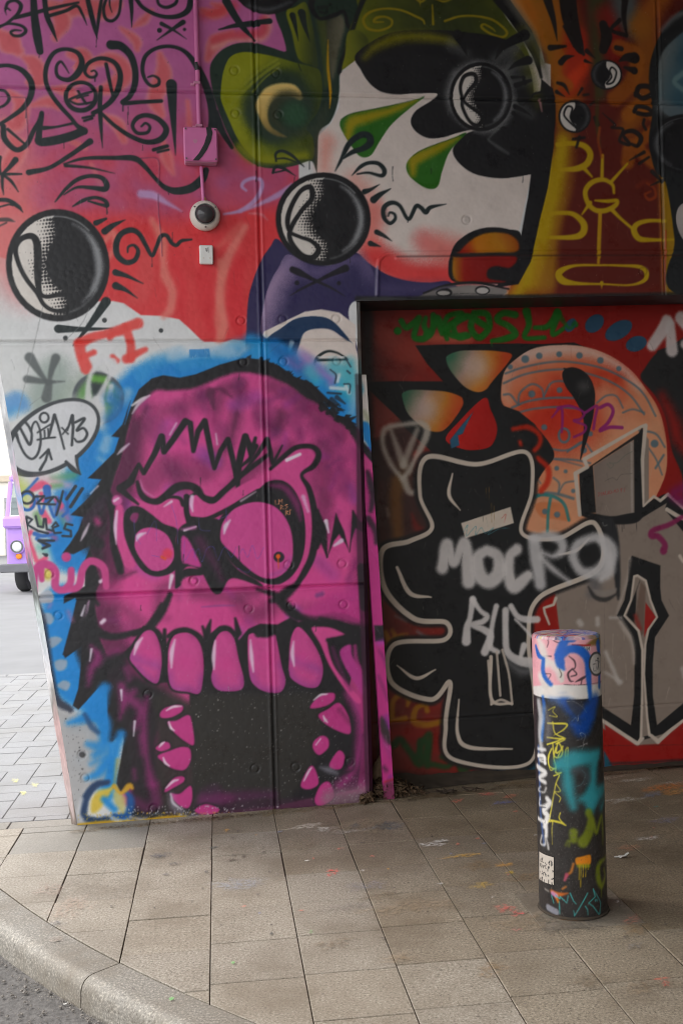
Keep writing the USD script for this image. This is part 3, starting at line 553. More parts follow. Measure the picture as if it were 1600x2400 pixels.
def paint_mid(M):
    v = 'a5'
    # dusk-blue dome with a lavender side, white lip beneath
    M.f(v, [205, 1180, 203, 950, 215, 780, 250, 650, 300, 535, 350, 462, 392, 416, 500, 520, 680, 580, 800, 545, 872, 500, 940, 556, 1010, 605, 1090, 645, 1200, 674, 1320, 684, 1452, 682, 1520, 800, 860, 800, 866, 1200, 300, 1220], NAVY, 3)
    M.clipto(v, [300, 1000, 306, 830, 345, 690, 400, 590, 456, 512, 600, 575, 700, 582, 862, 512, 960, 580, 1000, 760, 862, 760, 862, 940, 800, 890, 660, 850, 560, 862, 460, 912])
    M.s(v, [290, 980, 320, 800, 390, 660, 470, 550], [90, 150, 130, 100], (176, 148, 182), 70, 0.9); M.s(v, [470, 570, 640, 620, 860, 540, 960, 620], [80, 70, 70, 60], (122, 106, 148), 60, 0.7); M.free()
    M.s(v, [900, 540, 1000, 700, 1200, 720, 1400, 700], [40, 60, 50, 20], (86, 76, 116), 50, 0.6)
    M.f(v, [300, 1004, 310, 984, 460, 910, 560, 862, 660, 848, 770, 868, 870, 944, 872, 1110, 800, 1000, 700, 912, 600, 897, 500, 912, 420, 962, 330, 1034], WHT, 3, sm=0)
    M.f(v, [322, 1040, 420, 960, 500, 908, 600, 890, 700, 904, 772, 960, 866, 1080, 800, 1024, 720, 972, 640, 966, 574, 982, 548, 1022, 516, 1160, 440, 1180, 320, 1180], (26, 54, 88), 3)
    M.f(v, [528, 1060, 560, 988, 640, 966, 720, 974, 790, 1020, 872, 1086, 880, 1250, 740, 1260, 600, 1210, 510, 1160], WHT, 4)
    M.s(v, [480, 1050, 462, 1110, 450, 1156], [30, 16, 6], (170, 190, 210), 6, 0.8)
    for P, w in (([485, 605, 520, 620, 580, 650, 634, 676], [40, 44, 28, 18]), ([634, 676, 720, 634, 810, 596], [18, 28, 46]), ([634, 676, 540, 722, 470, 764], [18, 14, 4]), ([640, 680, 720, 716, 806, 768], [18, 14, 4])): M.s(v, P, w, (30, 28, 36), 4)
    for x, y, r in ((512, 686, 15), (768, 688, 13)): M.dot(v, x, y, r, (34, 32, 42))
    M.s(v, [616, 1210, 630, 1150, 690, 1108, 750, 1112, 816, 1148], [14, 18, 16, 14, 10], INK, 3); M.s(v, [640, 1160, 820, 1156], [18, 14], INK, 3); M.s(v, [640, 1140, 800, 1140], 8, PALE, 3)
    # painted dish and rounded shape below the helmet
    M.f('a6', [165, 200, 240, 130, 330, 92, 420, 84, 500, 96, 575, 126, 560, 300, 500, 420, 330, 425, 160, 414, 132, 320], BLK, 3)
    M.f('a6', [200, 232, 260, 170, 340, 126, 430, 116, 510, 130, 560, 176, 545, 235, 400, 240, 200, 245], [(160, 34, 16), (196, 116, 18), (184, 120, 20), (150, 60, 16)], 8, g=(200, 240, 560, 130))
    M.f('a6', [160, 280, 200, 268, 528, 262, 510, 330, 420, 322, 370, 350, 380, 400, 480, 418, 330, 420, 176, 408], [(176, 118, 20), (150, 26, 18), (140, 20, 18)], 8, g=(160, 330, 300, 330))
    M.f('a6', [-30, 500, 60, 470, 180, 448, 280, 438, 400, 450, 490, 472, 440, 520, 400, 545, -30, 545], [(96, 92, 92), (140, 134, 130)], 4, g=(100, 540, 120, 450))
    M.s('a6', [-20, 488, 120, 440, 300, 424, 500, 462], [12, 16, 18, 12], BLK, 3); M.s('a6', [-20, 520, 200, 490, 460, 500], 4, (60, 58, 58), 3)
    for x, y, r in ((112, 484, 44), (340, 470, 46)): M.dot('a6', x, y, r, BLK, ry=r * .62); M.dot('a6', x, y + 2, r * .8, (196, 190, 186), ry=r * .42)
    for x, y, rx_ in ((1410, 748, 48), (1262, 788, 30)): M.dot(v, x, y, rx_, BLK, ry=rx_ * .5); M.dot(v, x, y, rx_ * .8, (170, 164, 160), ry=rx_ * .3)
    M.s(v, [1200, 800, 1300, 760, 1400, 716, 1568, 700], 10, (120, 112, 108), 8, 0.7)

def paint_gold(M):
    # brown and gold panel with chained letters, right of the helmet
    M.f('p', [1185, -300, 1960, -300, 1960, 720, 1180, 720, 1240, 540, 1290, 420, 1300, 250, 1270, 120], (96, 30, 22), 3, sm=0)
    M.f('p', [1190, 700, 1222, 620, 1268, 470, 1298, 380, 1302, 250, 1270, 110, 1200, -60, 1290, -60, 1330, 120, 1350, 260, 1345, 420, 1310, 560, 1290, 700], [(176, 122, 26), (150, 96, 22), (110, 40, 24)], 26, g=(1230, 400, 1400, 400))
    M.s('p', [1225, 690, 1260, 560, 1300, 410, 1320, 330], [50, 60, 50, 30], (196, 164, 18), 34, 0.9)
    M.s('p', [1300, 20, 1330, 130, 1330, 260], [110, 90, 60], (182, 104, 24), 50, 0.7); M.s('p', [1200, -60, 1230, 30, 1262, 100], [50, 60, 30], (206, 112, 28), 34, 0.8)
    M.s('p', [1350, 90, 1350, 160, 1330, 210], [60, 70, 40], (190, 40, 22), 40, 0.8); M.s('p', [1380, 140, 1340, 190], [20, 30], (226, 70, 30), 22, 0.8)
    M.s('p', [1395, -60, 1400, 90, 1404, 220], [50, 40, 26], (58, 74, 42), 34, 0.8); M.s('p', [1420, 40, 1440, 120], 60, (150, 26, 20), 40, 0.7)
    M.s('p', [1450, -60, 1470, 30, 1490, 60], 70, (84, 118, 122), 44, 0.7); M.s('p', [1500, 60, 1540, 0, 1570, -60], 60, (186, 104, 26), 44, 0.8); M.s('p', [1510, 60, 1520, 200, 1470, 300], [60, 70, 50], (166, 96, 24), 44, 0.8)
    M.s('p', [1555, 350, 1570, 500, 1582, 690], [40, 50, 60], (186, 146, 20), 30, 0.85); M.s('p', [1545, 0, 1548, 500, 1556, 690], 6, (196, 96, 30), 4, 0.5)
    for P, w in (([1450, 110, 1490, 130, 1480, 190, 1440, 230], 40), ([1470, 270, 1500, 250, 1545, 290, 1500, 330], 34), ([1470, 380, 1480, 340, 1530, 380], 34), ([1310, 130, 1300, 170, 1330, 200], 30)): M.s('p', P, w, (176, 98, 24), 14, 0.75)
    Y = (196, 160, 20); v = 'a3'
    for P, w in (([800, 884, 880, 876, 960, 890, 1000, 940, 980, 1000, 920, 1030, 850, 1036, 770, 1040], [30, 30, 40, 44, 44, 40, 26, 14]), ([960, 1026, 1010, 1080], [30, 14]), ([1075, 950, 1072, 1076], [20, 24]), ([1228, 1000, 1130, 1110], [14, 24]),
                 ([1145, 1180, 1136, 1130, 1080, 1098, 1010, 1116, 970, 1170, 985, 1240, 1030, 1284, 1090, 1288, 1150, 1260, 1164, 1228, 1100, 1230, 1030, 1226], [18, 24, 30, 34, 34, 34, 34, 34, 32, 26, 24, 12]), ([1000, 1240, 950, 1310], [28, 12]), ([1062, 1300, 1056, 1420, 1050, 1568], [20, 24, 24]), ([1130, 1280, 1190, 1340, 1260, 1400], [30, 22, 20]),
                 ([740, 1310, 820, 1302, 900, 1312, 960, 1370, 950, 1430, 880, 1452, 700, 1452], [22, 26, 34, 48, 46, 34, 16]), ([1460, 1352, 1360, 1350, 1290, 1370, 1268, 1410, 1300, 1460, 1380, 1468, 1510, 1466], [22, 26, 34, 44, 40, 26, 16])): M.s(v, P, w, Y, 5)
    v = 'a6'
    M.s(v, [1060, 0, 1056, 130, 1050, 300], [24, 24, 20], (196, 146, 20), 5); M.s(v, [1068, 316, 900, 320, 812, 360, 830, 410, 920, 428, 1070, 432, 1240, 438, 1330, 410, 1344, 360, 1300, 326, 1180, 318], [14, 20, 44, 50, 24, 14, 14, 26, 36, 26, 16], Y, 4, closed=True); M.s(v, [1070, 424, 1070, 460], [24, 4], Y, 3)
    M.s(v, [540, 520, 640, 480, 700, 200], [20, 40, 30], (186, 130, 24), 30, 0.6); M.s(v, [620, 500, 1000, 500, 1400, 480], 60, (130, 40, 26), 40, 0.5)
    M.s('a3', [1346, 1120, 1390, 1150, 1400, 1200, 1360, 1220, 1336, 1190, 1370, 1170], [14, 18, 20, 20, 18, 12], (150, 60, 24), 6); M.s('a3', [1290, 1140, 1340, 1110, 1410, 1140], 20, (140, 50, 24), 16, 0.6)
    v = 'a3'
    for P, w in (([740, 0, 775, 120, 798, 246], [60, 36, 4]), ([860, -20, 880, 120, 930, 280, 960, 330], [120, 110, 70, 20]), ([1080, 300, 1100, 220, 1080, 150], [60, 80, 60]), ([1215, -20, 1206, 100, 1222, 206], [50, 34, 14]), ([1180, 120, 1130, 180, 1220, 214], [30, 24, 30]), ([840, 160, 920, 260], [20, 80]),
                 ([756, 290, 850, 280], [40, 16]), ([820, 380, 850, 350, 900, 340], [40, 34, 6]), ([1160, 290, 1190, 296], 34), ([980, 310, 1030, 355], [34, 6]), ([970, 370, 1010, 385], [24, 6]), ([1180, 370, 1220, 350, 1270, 352], [14, 50, 76]), ([1210, 410, 1270, 430], [16, 50]), ([800, 505, 840, 520, 872, 576], [20, 26, 5]), ([795, 560, 842, 588], [28, 6]), ([925, 580, 950, 540], [10, 20]), ([960, 580, 990, 575], 16), ([1000, 640, 1025, 620], 16), ([1030, 720, 1045, 760], 30),
                 ([1280, 580, 1300, 530, 1360, 530, 1380, 570, 1320, 600, 1280, 570], 34), ([1380, 540, 1420, 600, 1450, 660], [40, 30, 10]), ([1270, 680, 1290, 650, 1350, 660, 1380, 690, 1340, 700, 1290, 690], 30), ([1330, 730, 1325, 760, 1340, 790], 20), ([1075, 690, 1150, 760, 1130, 780, 1200, 790, 1180, 860, 1240, 880, 1200, 820, 1260, 800, 1310, 840, 1290, 890, 1250, 880], [6, 16, 14, 20, 20, 26, 24, 30, 34, 26, 20]),
                 ([1240, 980, 1330, 930], [6, 24]), ([1300, 1000, 1360, 960], [20, 16]), ([1380, 1050, 1440, 1110], [30, 20]), ([1370, 1134, 1450, 1100, 1540, 1086], [8, 20, 30]), ([895, 850, 965, 840], 18), ([915, 900, 935, 835], 18)): M.s(v, P, w, (34, 28, 28), 5)
    M.s(v, [1045, 480, 1042, 760, 1064, 900], [26, 26, 4], (70, 62, 30), 8, 0.8); M.s(v, [1058, 780, 1050, 860, 1070, 960], 14, (170, 76, 24), 8, 0.8)
    ball(M, v, 1100, 455, 96, 92, [1135, 410, 1160, 440, 1140, 500, 1100, 510, 1130, 470, 1120, 430], 12, dots=False, flip=-1, hl=0.5)
    ball(M, v, 905, 710, 100, 102, [860, 650, 840, 690, 850, 720, 900, 770, 915, 780, 880, 720, 890, 660], 13, dots=False, hl=0.5)
    # next figure at the right edge: black outline, grey-blue inside, a further ball
    M.f('p', [1700, -60, 1610, 10, 1560, 60, 1530, 120, 1520, 180, 1528, 260, 1520, 330, 1535, 400, 1560, 430, 1580, 560, 1590, 690, 1960, 700, 1960, -60], (34, 36, 38), 4)
    M.f('p', [1700, 20, 1620, 60, 1560, 110, 1543, 160, 1552, 260, 1640, 280, 1700, 270], [(116, 124, 124), (62, 96, 110), (56, 92, 108)], 8, g=(1545, 150, 1640, 180))
    M.s('p', [1550, 70, 1580, 40, 1620, 20], [10, 14, 8], (130, 132, 132), 14, 0.7); M.s('p', [1600, 170, 1580, 190, 1600, 210], 14, (120, 150, 150), 10, 0.8)
    M.s('p', [1552, 250, 1600, 270], 40, (120, 124, 126), 24, 0.6); ball(M, 'a3', 1590, 880, 230, 185, None, 1, dots=True, flip=-1, hl=0.6)
    M.f('p', [1594, 480, 1700, 470, 1700, 620, 1600, 560], (190, 180, 176), 3)

def paint_lower(M):
    # pale concrete end, blue spray halo
    M.s('p', [-60, 700, 40, 860, 130, 930, 60, 960], 130, (214, 216, 214), 60, 0.6); M.s('p', [130, 870, 110, 935], [70, 90], (120, 142, 130), 50, 0.55); M.s('p', [205, 890, 160, 940], 60, (150, 168, 150), 40, 0.5)
    B2 = (24, 136, 214)
    for P, w, a in (([640, 832, 560, 850, 480, 862, 400, 878, 330, 905, 280, 960, 250, 1030, 222, 1100, 200, 1180, 170, 1280], [60, 70, 70, 80, 90, 80, 80, 90, 100, 110], 1), ([150, 1420, 160, 1520, 170, 1600, 230, 1640], [90, 100, 90, 80], 1), ([235, 1620, 235, 1700, 250, 1800, 255, 1860], [70, 60, 50, 40], 1), ([640, 840, 720, 880, 790, 950, 840, 1020], [80, 80, 90, 60], 1),
                    ([20, 955, 40, 945], 40, .7), ([180, 1700, 230, 1680], 36, .9), ([190, 1780, 240, 1740], 30, .7)): M.s('p', P, w, B2, 34, a)
    for P, w in (([262, 990, 232, 1110, 196, 1200, 172, 1290], 100), ([150, 1420, 150, 1500, 190, 1560], 90), ([150, 1180, 190, 1100, 230, 1040], 60)): M.s('p', P, w, B2, 30, .8)
    for P, w in (([430, 850, 500, 840, 560, 810, 620, 815], 34), ([330, 880, 360, 850, 420, 830], 30), ([600, 830, 612, 815], 26)): M.s('p', P, w, (60, 160, 220), 26, 0.55)
    for P, w in (([405, 832, 470, 818, 540, 826], 30), ([560, 830, 580, 812], 14), ([290, 940, 300, 920], 20), ([250, 1030, 244, 1050], 24), ([232, 1075, 250, 1085], 10)): M.s('p', P, w, (206, 216, 226), 22, 0.55)
    M.s('a5', [230, 1040, 300, 1070, 260, 1110], [80, 90, 60], (30, 150, 214), 30, 0.8); M.s('a5', [360, 1070, 420, 1120, 500, 1180, 580, 1260], [50, 60, 60, 80], (26, 110, 180), 30, 0.9); M.s('a5', [470, 1170, 520, 1200, 560, 1160], 60, (150, 110, 180), 30, 0.6)
    M.s('a5', [540, 1120, 580, 1150, 600, 1230], 60, (226, 160, 206), 34, 0.6); M.s('a5', [650, 1230, 720, 1280, 690, 1340], 70, (222, 130, 196), 34, 0.6)
    for P, w in (([740, 1200, 800, 1240, 780, 1380], 90), ([840, 1180, 850, 1330, 820, 1420], 70), ([590, 1230, 640, 1300, 700, 1360], 70)): M.s('a5', P, w, (64, 182, 204), 30, 0.75)
    M.s('a5', [660, 1340, 740, 1420, 860, 1530], [70, 110, 110], B2, 30, 0.95); M.s('a5', [870, 1380, 850, 1480], 50, (150, 196, 222), 30, 0.7)
    for P, w in (([720, 1330, 800, 1336], 24), ([812, 1320, 830, 1360], 22), ([760, 1290, 770, 1250], 16)): M.s('a5', P, w, (236, 238, 240), 8, 0.8)
    for P, w in (([716, 1218, 750, 1250, 744, 1300], 10), ([800, 1306, 836, 1310, 832, 1360], 10), ([820, 1226, 836, 1240], 12), ([700, 1360, 780, 1366], 14), ([724, 1400, 774, 1440], [30, 14]), ([756, 1388, 806, 1426], [30, 10]), ([810, 1150, 840, 1200], 10)): M.s('a5', P, w, (40, 50, 64), 4, 0.85)
    # red tag and the black asterisk, green disc and white tag
    v = 'a4'; R2 = (232, 74, 68)
    for P, w in (([490, 1056, 560, 1020, 640, 1000, 740, 968, 846, 934], [66, 52, 48, 50, 64]), ([482, 1060, 500, 1130, 530, 1210], [62, 64, 72]), ([500, 1144, 575, 1112], [30, 34]), ([770, 960, 800, 1060, 800, 1150], [54, 48, 56]), ([775, 1152, 890, 1094], [56, 30]), ([672, 1020, 700, 1000, 740, 990], 36), ([690, 1140, 716, 1162], 34)): M.s(v, P, w, R2, 9, 0.92)
    G = (92, 98, 98)
    for P, w in (([182, 1144, 240, 1230, 296, 1306], [60, 36, 18]), ([342, 1146, 316, 1220, 300, 1300], [52, 36, 20]), ([166, 1276, 290, 1292, 395, 1290], [46, 26, 5]), ([300, 1300, 285, 1390], [40, 60])): M.s(v, P, w, G, 7, 0.9)
    M.dot(v, 600, 1395, 160, (74, 80, 88), 6, .9); M.dot(v, 600, 1400, 130, (112, 166, 96), 16, .9); M.s(v, [600, 1290, 600, 1400], [110, 60], (46, 52, 60), 14, 0.9); M.s(v, [560, 1270, 640, 1280], 44, (110, 176, 70), 14, 0.9); M.s(v, [690, 1310, 735, 1360], [30, 50], (70, 140, 190), 14, 0.7)
    for P, w in (([540, 1420, 546, 1280, 590, 1190, 650, 1160, 700, 1166, 690, 1220, 640, 1320, 600, 1420], [44, 28, 26, 28, 30, 28, 30, 60]), ([600, 1420, 610, 1520], [80, 70]), ([680, 1320, 670, 1400], [30, 34])): M.s(v, P, w, (224, 224, 226), 9, 0.85)
    M.s(v, [560, 1450, 590, 1500, 620, 1560], [120, 120, 60], (212, 212, 212), 30, .9); M.s(v, [690, 1400, 720, 1450, 680, 1520], [90, 100, 80], (34, 120, 190), 34, .85); M.s(v, [470, 1450, 450, 1400], 60, (190, 196, 190), 30, .6)
    M.f(v, [1158, 1095, 1282, 1090, 1286, 1140, 1160, 1144], (46, 136, 206), 2, 0.85, sm=0); M.scratch(8, (226, 232, 238), (446, 818, 490, 836), (6, 14), 9)
    # speech bubble
    v = 'a7'; t = np.linspace(0, 2 * np.pi, 40, endpoint=False); E = np.stack([322 + 276 * np.cos(t) - 56 * np.sin(t), 324 + 222 * np.sin(t) - 58 * np.cos(t)], 1).ravel()
    M.s(v, [20, 140, 90, 100, 150, 130], [70, 90, 60], (110, 160, 212), 26, 0.8); M.s(v, [330, 580, 440, 560, 470, 540], [40, 60, 30], (90, 160, 110), 20, 0.7)
    M.f(v, E, (216, 217, 220), 3); M.s(v, E, [22, 24, 24, 46, 44, 26, 20, 20, 20], (66, 70, 74), 3, closed=True)
    M.f(v, [396, 462, 486, 548, 470, 432], (214, 215, 219), 3, sm=0); M.s(v, [404, 476, 446, 520, 494, 554], [18, 30, 8], (62, 66, 70), 3); M.s(v, [468, 442, 474, 500, 490, 550], [20, 16, 8], (62, 66, 70), 3)
    v = 'e5'; K = (62, 66, 70)
    for P, w in (([150, 462, 180, 550, 230, 645, 290, 688, 340, 652, 368, 570, 374, 480, 360, 400, 330, 345, 300, 375, 286, 440], [30, 22, 22, 22, 22, 22, 20, 18, 18, 18, 18]), ([178, 388, 215, 460, 272, 555, 292, 470, 270, 400, 228, 342], [22, 24, 26, 22, 22, 24]), ([345, 445, 400, 410, 462, 372], 16), ([345, 512, 430, 496, 505, 490], 18), ([408, 425, 412, 492], 16), ([442, 412, 446, 490], 16), ([450, 480, 500, 285, 530, 370, 560, 480, 590, 595], [20, 30, 22, 20, 18]),
                 ([570, 402, 625, 458], 16), ([622, 396, 576, 460], 14), ([618, 425, 665, 290, 672, 400, 660, 562], [16, 30, 26, 22]), ([690, 352, 776, 318, 705, 425, 765, 405, 800, 455, 770, 515, 712, 530, 684, 500], [22, 26, 22, 22, 24, 24, 22, 16]), ([368, 788, 420, 700, 446, 602], [26, 22, 22]), ([368, 680, 446, 602, 474, 692], [18, 22, 20])): M.s(v, P, w, K, 2.5, sm=0 if len(P) <= 10 else 1)
    t = np.linspace(0, 2 * np.pi, 14, endpoint=False); M.s(v, np.stack([406 + 40 * np.cos(t), 308 + 44 * np.sin(t)], 1).ravel(), 20, K, 2.5, closed=True)
    # layers of small tags under the bubble
    M.s(v, [130, 880, 200, 960, 240, 1100], [90, 130, 60], (206, 218, 112), 34, 0.85); M.s(v, [330, 880, 480, 900, 640, 930], [50, 60, 50], (226, 176, 190), 30, 0.8); M.s(v, [540, 1150, 620, 1240], 60, (220, 110, 160), 26, 0.7); M.s(v, [250, 1480, 330, 1570, 400, 1600], 120, (210, 214, 206), 30, 0.8)
    M.s(v, [340, 1200, 380, 1300], [60, 40], (118, 164, 104), 14, 0.85); M.s(v, [480, 940, 560, 930], 40, (110, 168, 110), 14, 0.8); M.s(v, [360, 1500, 420, 1540], 60, (110, 190, 180), 20, 0.7); M.s(v, [460, 1370, 510, 1420], 40, (216, 60, 110), 14, 0.6); M.s(v, [560, 1200, 600, 1300], 40, (100, 170, 130), 16, 0.6)
    for P, w in (([300, 965, 380, 925, 450, 945], [50, 70, 40]), ([395, 1180, 450, 1260], [60, 50]), ([284, 1360, 262, 1410, 300, 1520, 345, 1630, 420, 1600], [40, 36, 34, 40, 40]), ([380, 1010, 400, 1070], 40), ([290, 1130, 330, 1080], 30), ([520, 1060, 560, 1120], 50)): M.s(v, P, w, (240, 82, 124), 8, 0.9)
    t = np.linspace(0, 2 * np.pi, 16, endpoint=False); M.s(v, np.stack([252 + 66 * np.cos(t), 1080 + 78 * np.sin(t)], 1).ravel(), 26, (38, 104, 190), 4, closed=True)
    for P, w in (([345, 868, 290, 930, 235, 985], 22), ([430, 960, 440, 1060], [70, 60]), ([340, 1030, 380, 1190, 430, 1070, 500, 1220, 540, 1050], 26), ([600, 1000, 625, 1150, 575, 1215], 26), ([320, 1376, 390, 1396, 500, 1380], [40, 36, 26]), ([340, 1420, 430, 1490], 34), ([400, 1480, 480, 1440], 30)): M.s(v, P, w, (38, 104, 190), 5, 0.92)
    for P, w in (([320, 1035, 405, 1030, 340, 1098, 425, 1102], 20), ([420, 1052, 494, 1036, 430, 1104, 505, 1106], 20), ([510, 1040, 548, 1092], 20), ([578, 985, 548, 1110, 518, 1205], 20), ([694, 940, 612, 1058], 28), ([756, 962, 648, 1128], 30), ([246, 1370, 244, 1220, 295, 1244, 250, 1292, 350, 1350, 440, 1372], [26, 22, 18, 18, 22, 22]), ([328, 1215, 350, 1306, 396, 1316, 404, 1240], 20), ([420, 1240, 430, 1335, 484, 1348], 20),
                 ([484, 1322, 535, 1302, 512, 1270, 480, 1310, 500, 1370, 560, 1366], 18), ([664, 1296, 606, 1284, 590, 1330, 650, 1350, 654, 1400, 574, 1396], 20), ([496, 1440, 356, 1438, 456, 1484, 392, 1512], [20, 26, 26, 24]), ([395, 1560, 425, 1572], [14, 34])): M.s(v, P, w, (44, 52, 62), 3, sm=0)
    t = np.linspace(0, 2 * np.pi, 14, endpoint=False); M.s(v, np.stack([250 + 60 * np.cos(t), 1042 + 56 * np.sin(t)], 1).ravel(), 22, (44, 52, 62), 3, closed=True)

def paint_skull(M):
    K = (27, 26, 30)
    c7, c4, c5, c8, d1 = (lambda n: (lambda P: (np.asarray(P, float).reshape(-1, 2) * VIEW[n][2] + VIEW[n][:2])))('a7'), *[(lambda n: (lambda P: (np.asarray(P, float).reshape(-1, 2) * VIEW[n][2] + VIEW[n][:2])))(n) for n in ('a4', 'a5', 'a8', 'd1')]
    sil = np.vstack([c4([760, 1568, 800, 1450, 850, 1340, 930, 1272, 1000, 1252, 1100, 1268, 1200, 1246, 1350, 1186, 1480, 1150]), c5([200, 1146, 300, 1156, 400, 1192, 500, 1264, 600, 1298, 700, 1396, 800, 1478]), c8([800, 106, 870, 186, 960, 206, 1020, 286, 1110, 400]),
                     [[875, 1060], [900, 1300], [900, 1960], [300, 1960]], d1([820, 1372, 800, 1330, 810, 1160, 740, 1200, 712, 1140, 740, 1000, 760, 880, 752, 818, 690, 885, 655, 885, 660, 760, 655, 600, 640, 515, 570, 590, 480, 690, 445, 665, 480, 560, 495, 420, 500, 300, 400, 372, 384, 350, 430, 180, 468, 20]),
                     c7([460, 1310, 390, 1345, 392, 1300, 520, 1240, 520, 1080, 560, 985, 450, 1042, 383, 1036, 430, 975, 480, 895, 510, 815, 433, 802, 500, 738, 560, 678, 620, 584, 538, 577, 610, 508, 700, 418, 730, 328, 683, 320, 750, 248, 800, 100])])
    M.f('p', sil.ravel(), K, 4, sm=0)
    M.s('a7', [810, 130, 870, 90, 920, 70], [14, 18, 6], (232, 226, 230), 5, 0.9)
    # flesh
    fl = [345, 930, 318, 960, 302, 1010, 290, 1060, 272, 1114, 262, 1145, 240, 1210, 214, 1270, 224, 1316, 236, 1360, 225, 1400, 232, 1480, 252, 1540, 256, 1600, 292, 1690, 312, 1800, 332, 1900, 900, 1900, 900, 1480, 874, 1180, 858, 1085, 836, 1040, 812, 1006, 780, 980, 741, 946, 714, 932, 684, 909, 653, 892, 615, 878, 560, 873, 517, 884, 459, 908, 402, 914, 366, 914]
    M.f('p', fl, MAG, 14); M.clipto('p', fl, 8)
    D = (88, 28, 66)
    for P, w, a in (([300, 1000, 275, 1110, 235, 1220, 225, 1300], [60, 90, 110, 80], .9), ([250, 1230, 255, 1340, 245, 1440, 260, 1540], [70, 60, 60, 90], .85), ([340, 960, 320, 1050, 290, 1130], [40, 50, 60], .4), ([640, 905, 720, 950, 800, 1010], [40, 50, 60], .5), ([560, 920, 550, 990, 530, 1050], [14, 30, 16], .6),
                    ([380, 965, 430, 955, 480, 930], 34, .35), ([500, 985, 520, 920, 560, 900], 26, .6), ([430, 1090, 470, 1100, 500, 1080], 60, .4), ([350, 1130, 400, 1090, 430, 1140], 50, .4), ([650, 1000, 660, 970], 30, .8), ([750, 1060, 760, 1150, 745, 1250], [60, 40, 60], .5), ([560, 1130, 600, 1090, 680, 1050], 40, .5),
                    ([460, 1390, 520, 1400, 600, 1390], 30, .45), ([560, 1420, 600, 1440, 640, 1420], 40, .5), ([440, 1360, 380, 1380, 370, 1430], 26, .5), ([300, 1540, 320, 1640, 330, 1760, 340, 1860], [50, 60, 70, 80], .9), ([360, 1580, 370, 1700, 360, 1860], 70, .75), ([820, 1600, 840, 1740, 850, 1860], 40, .3), ([700, 1430, 800, 1420], 24, .3),
                    ([280, 1420, 330, 1460], 30, .4), ([610, 980, 640, 1020], 30, .35), ([700, 1100, 770, 1180], 24, .3), ([840, 1100, 836, 1300, 850, 1500], 16, .5)): M.s('p', P, w, D, 34, a)
    for P, w, a in (([470, 1060, 500, 1080], 34, .6), ([400, 1150, 440, 1180], 30, .4), ([690, 1440, 690, 1440], 40, .5), ([445, 1580, 460, 1600], 30, .4), ([300, 1170, 300, 1240], 20, .5), ([570, 1270, 580, 1330], 26, .35), ([400, 1000, 380, 1040], 40, .3), ([560, 1480, 570, 1530], 26, .4), ([330, 1320, 360, 1340], 40, .3), ([820, 1140, 830, 1170], 20, .5), ([740, 1310, 780, 1350], 30, .3), ([550, 950, 600, 930], 30, .4)): M.s('p', P, w, (150, 74, 172), 26, a)
    for P, w, a in (([330, 1400, 300, 1380, 260, 1390], 50, .5), ([480, 1440, 540, 1450], 60, .4), ([430, 1000, 480, 990, 430, 1060], 70, .35), ([700, 1360, 780, 1380], 60, .4), ([620, 1200, 640, 1300], 40, .35), ([580, 1060, 620, 1030], 40, .4)): M.s('p', P, w, (222, 64, 148), 40, a)
    R = np.random.default_rng(61)
    for _ in range(120):
        x, y = R.uniform(270, 850), R.uniform(890, 1460); q = R.uniform(6, 22); c = [(112, 30, 92), (96, 34, 96), (150, 52, 150), (234, 84, 150), (128, 28, 88)][R.integers(0, 5)]
        M.s('p', [x, y, x + R.normal(0, 18), y + R.normal(0, 26)], [q, q * 1.4, q * .5], c, 22, R.uniform(.15, .45))
    for x, y, q in ((620, 960, 50), (690, 985, 46), (780, 1040, 50), (800, 1120, 60), (420, 960, 40), (470, 925, 40), (560, 905, 40), (360, 1000, 50), (830, 1060, 40), (740, 1000, 40), (520, 1010, 40), (400, 1100, 40), (840, 1240, 40), (300, 1480, 40), (700, 930, 40)): M.s('p', [x, y, x + 14, y + 34], [q, q * .6], (104, 32, 84), 30, .4)
    M.free()
    for _ in range(90):
        i = R.integers(9, 23); P0, P1 = sil[i], sil[i + 1]; t_ = R.random(); p = P0 + (P1 - P0) * t_
        d_ = np.array([420.0, 1250.0]) - p; d_ /= np.linalg.norm(d_); o = R.uniform(-3, 18); q = p + d_ * o; e = q - d_ * R.uniform(8, 26) + np.array([-4, 16]) * R.uniform(.2, 1.2)
        M.s('p', [q[0], q[1], *((q + e) / 2), e[0], e[1]], [9, 6, 1.2], K, 3.5, .85)
    v = 'a7'
    M.s(v, [1290, 50, 1310, 150], [60, 20], D, 12, .8); M.s(v, [1270, 70, 1340, 30, 1420, 80], [20, 26, 10], D, 12, .7); M.s(v, [900, 140, 860, 220, 830, 300], 18, D, 14, .5); M.s(v, [1450, 180, 1420, 320], [26, 14], D, 14, .6)
    M.s(v, [738, 640, 800, 596, 850, 492, 880, 545, 945, 430, 990, 322, 1004, 415, 1060, 340, 1135, 228, 1165, 240, 1184, 410, 1212, 290, 1254, 226, 1292, 420, 1312, 515, 1350, 410, 1396, 340, 1430, 480, 1462, 650], [50, 44, 22, 28, 34, 40, 34, 36, 40, 34, 26, 34, 36, 34, 26, 30, 34, 34, 24], K, 5, sm=0)
    for P, w in (([1440, 560, 1470, 420, 1500, 320, 1540, 390], [20, 30, 36, 30]), ([1480, 500, 1530, 460, 1568, 380], [16, 26, 30])): M.s(v, P, w, K, 5, sm=0)
    for P, w in (([280, 640, 290, 500, 330, 320, 360, 430, 388, 330], [20, 30, 34, 30, 20]), ([330, 520, 400, 430, 460, 340, 480, 420, 494, 490, 552, 376], [14, 24, 34, 30, 22, 10])): M.s('a8', P, w, K, 5, sm=0)
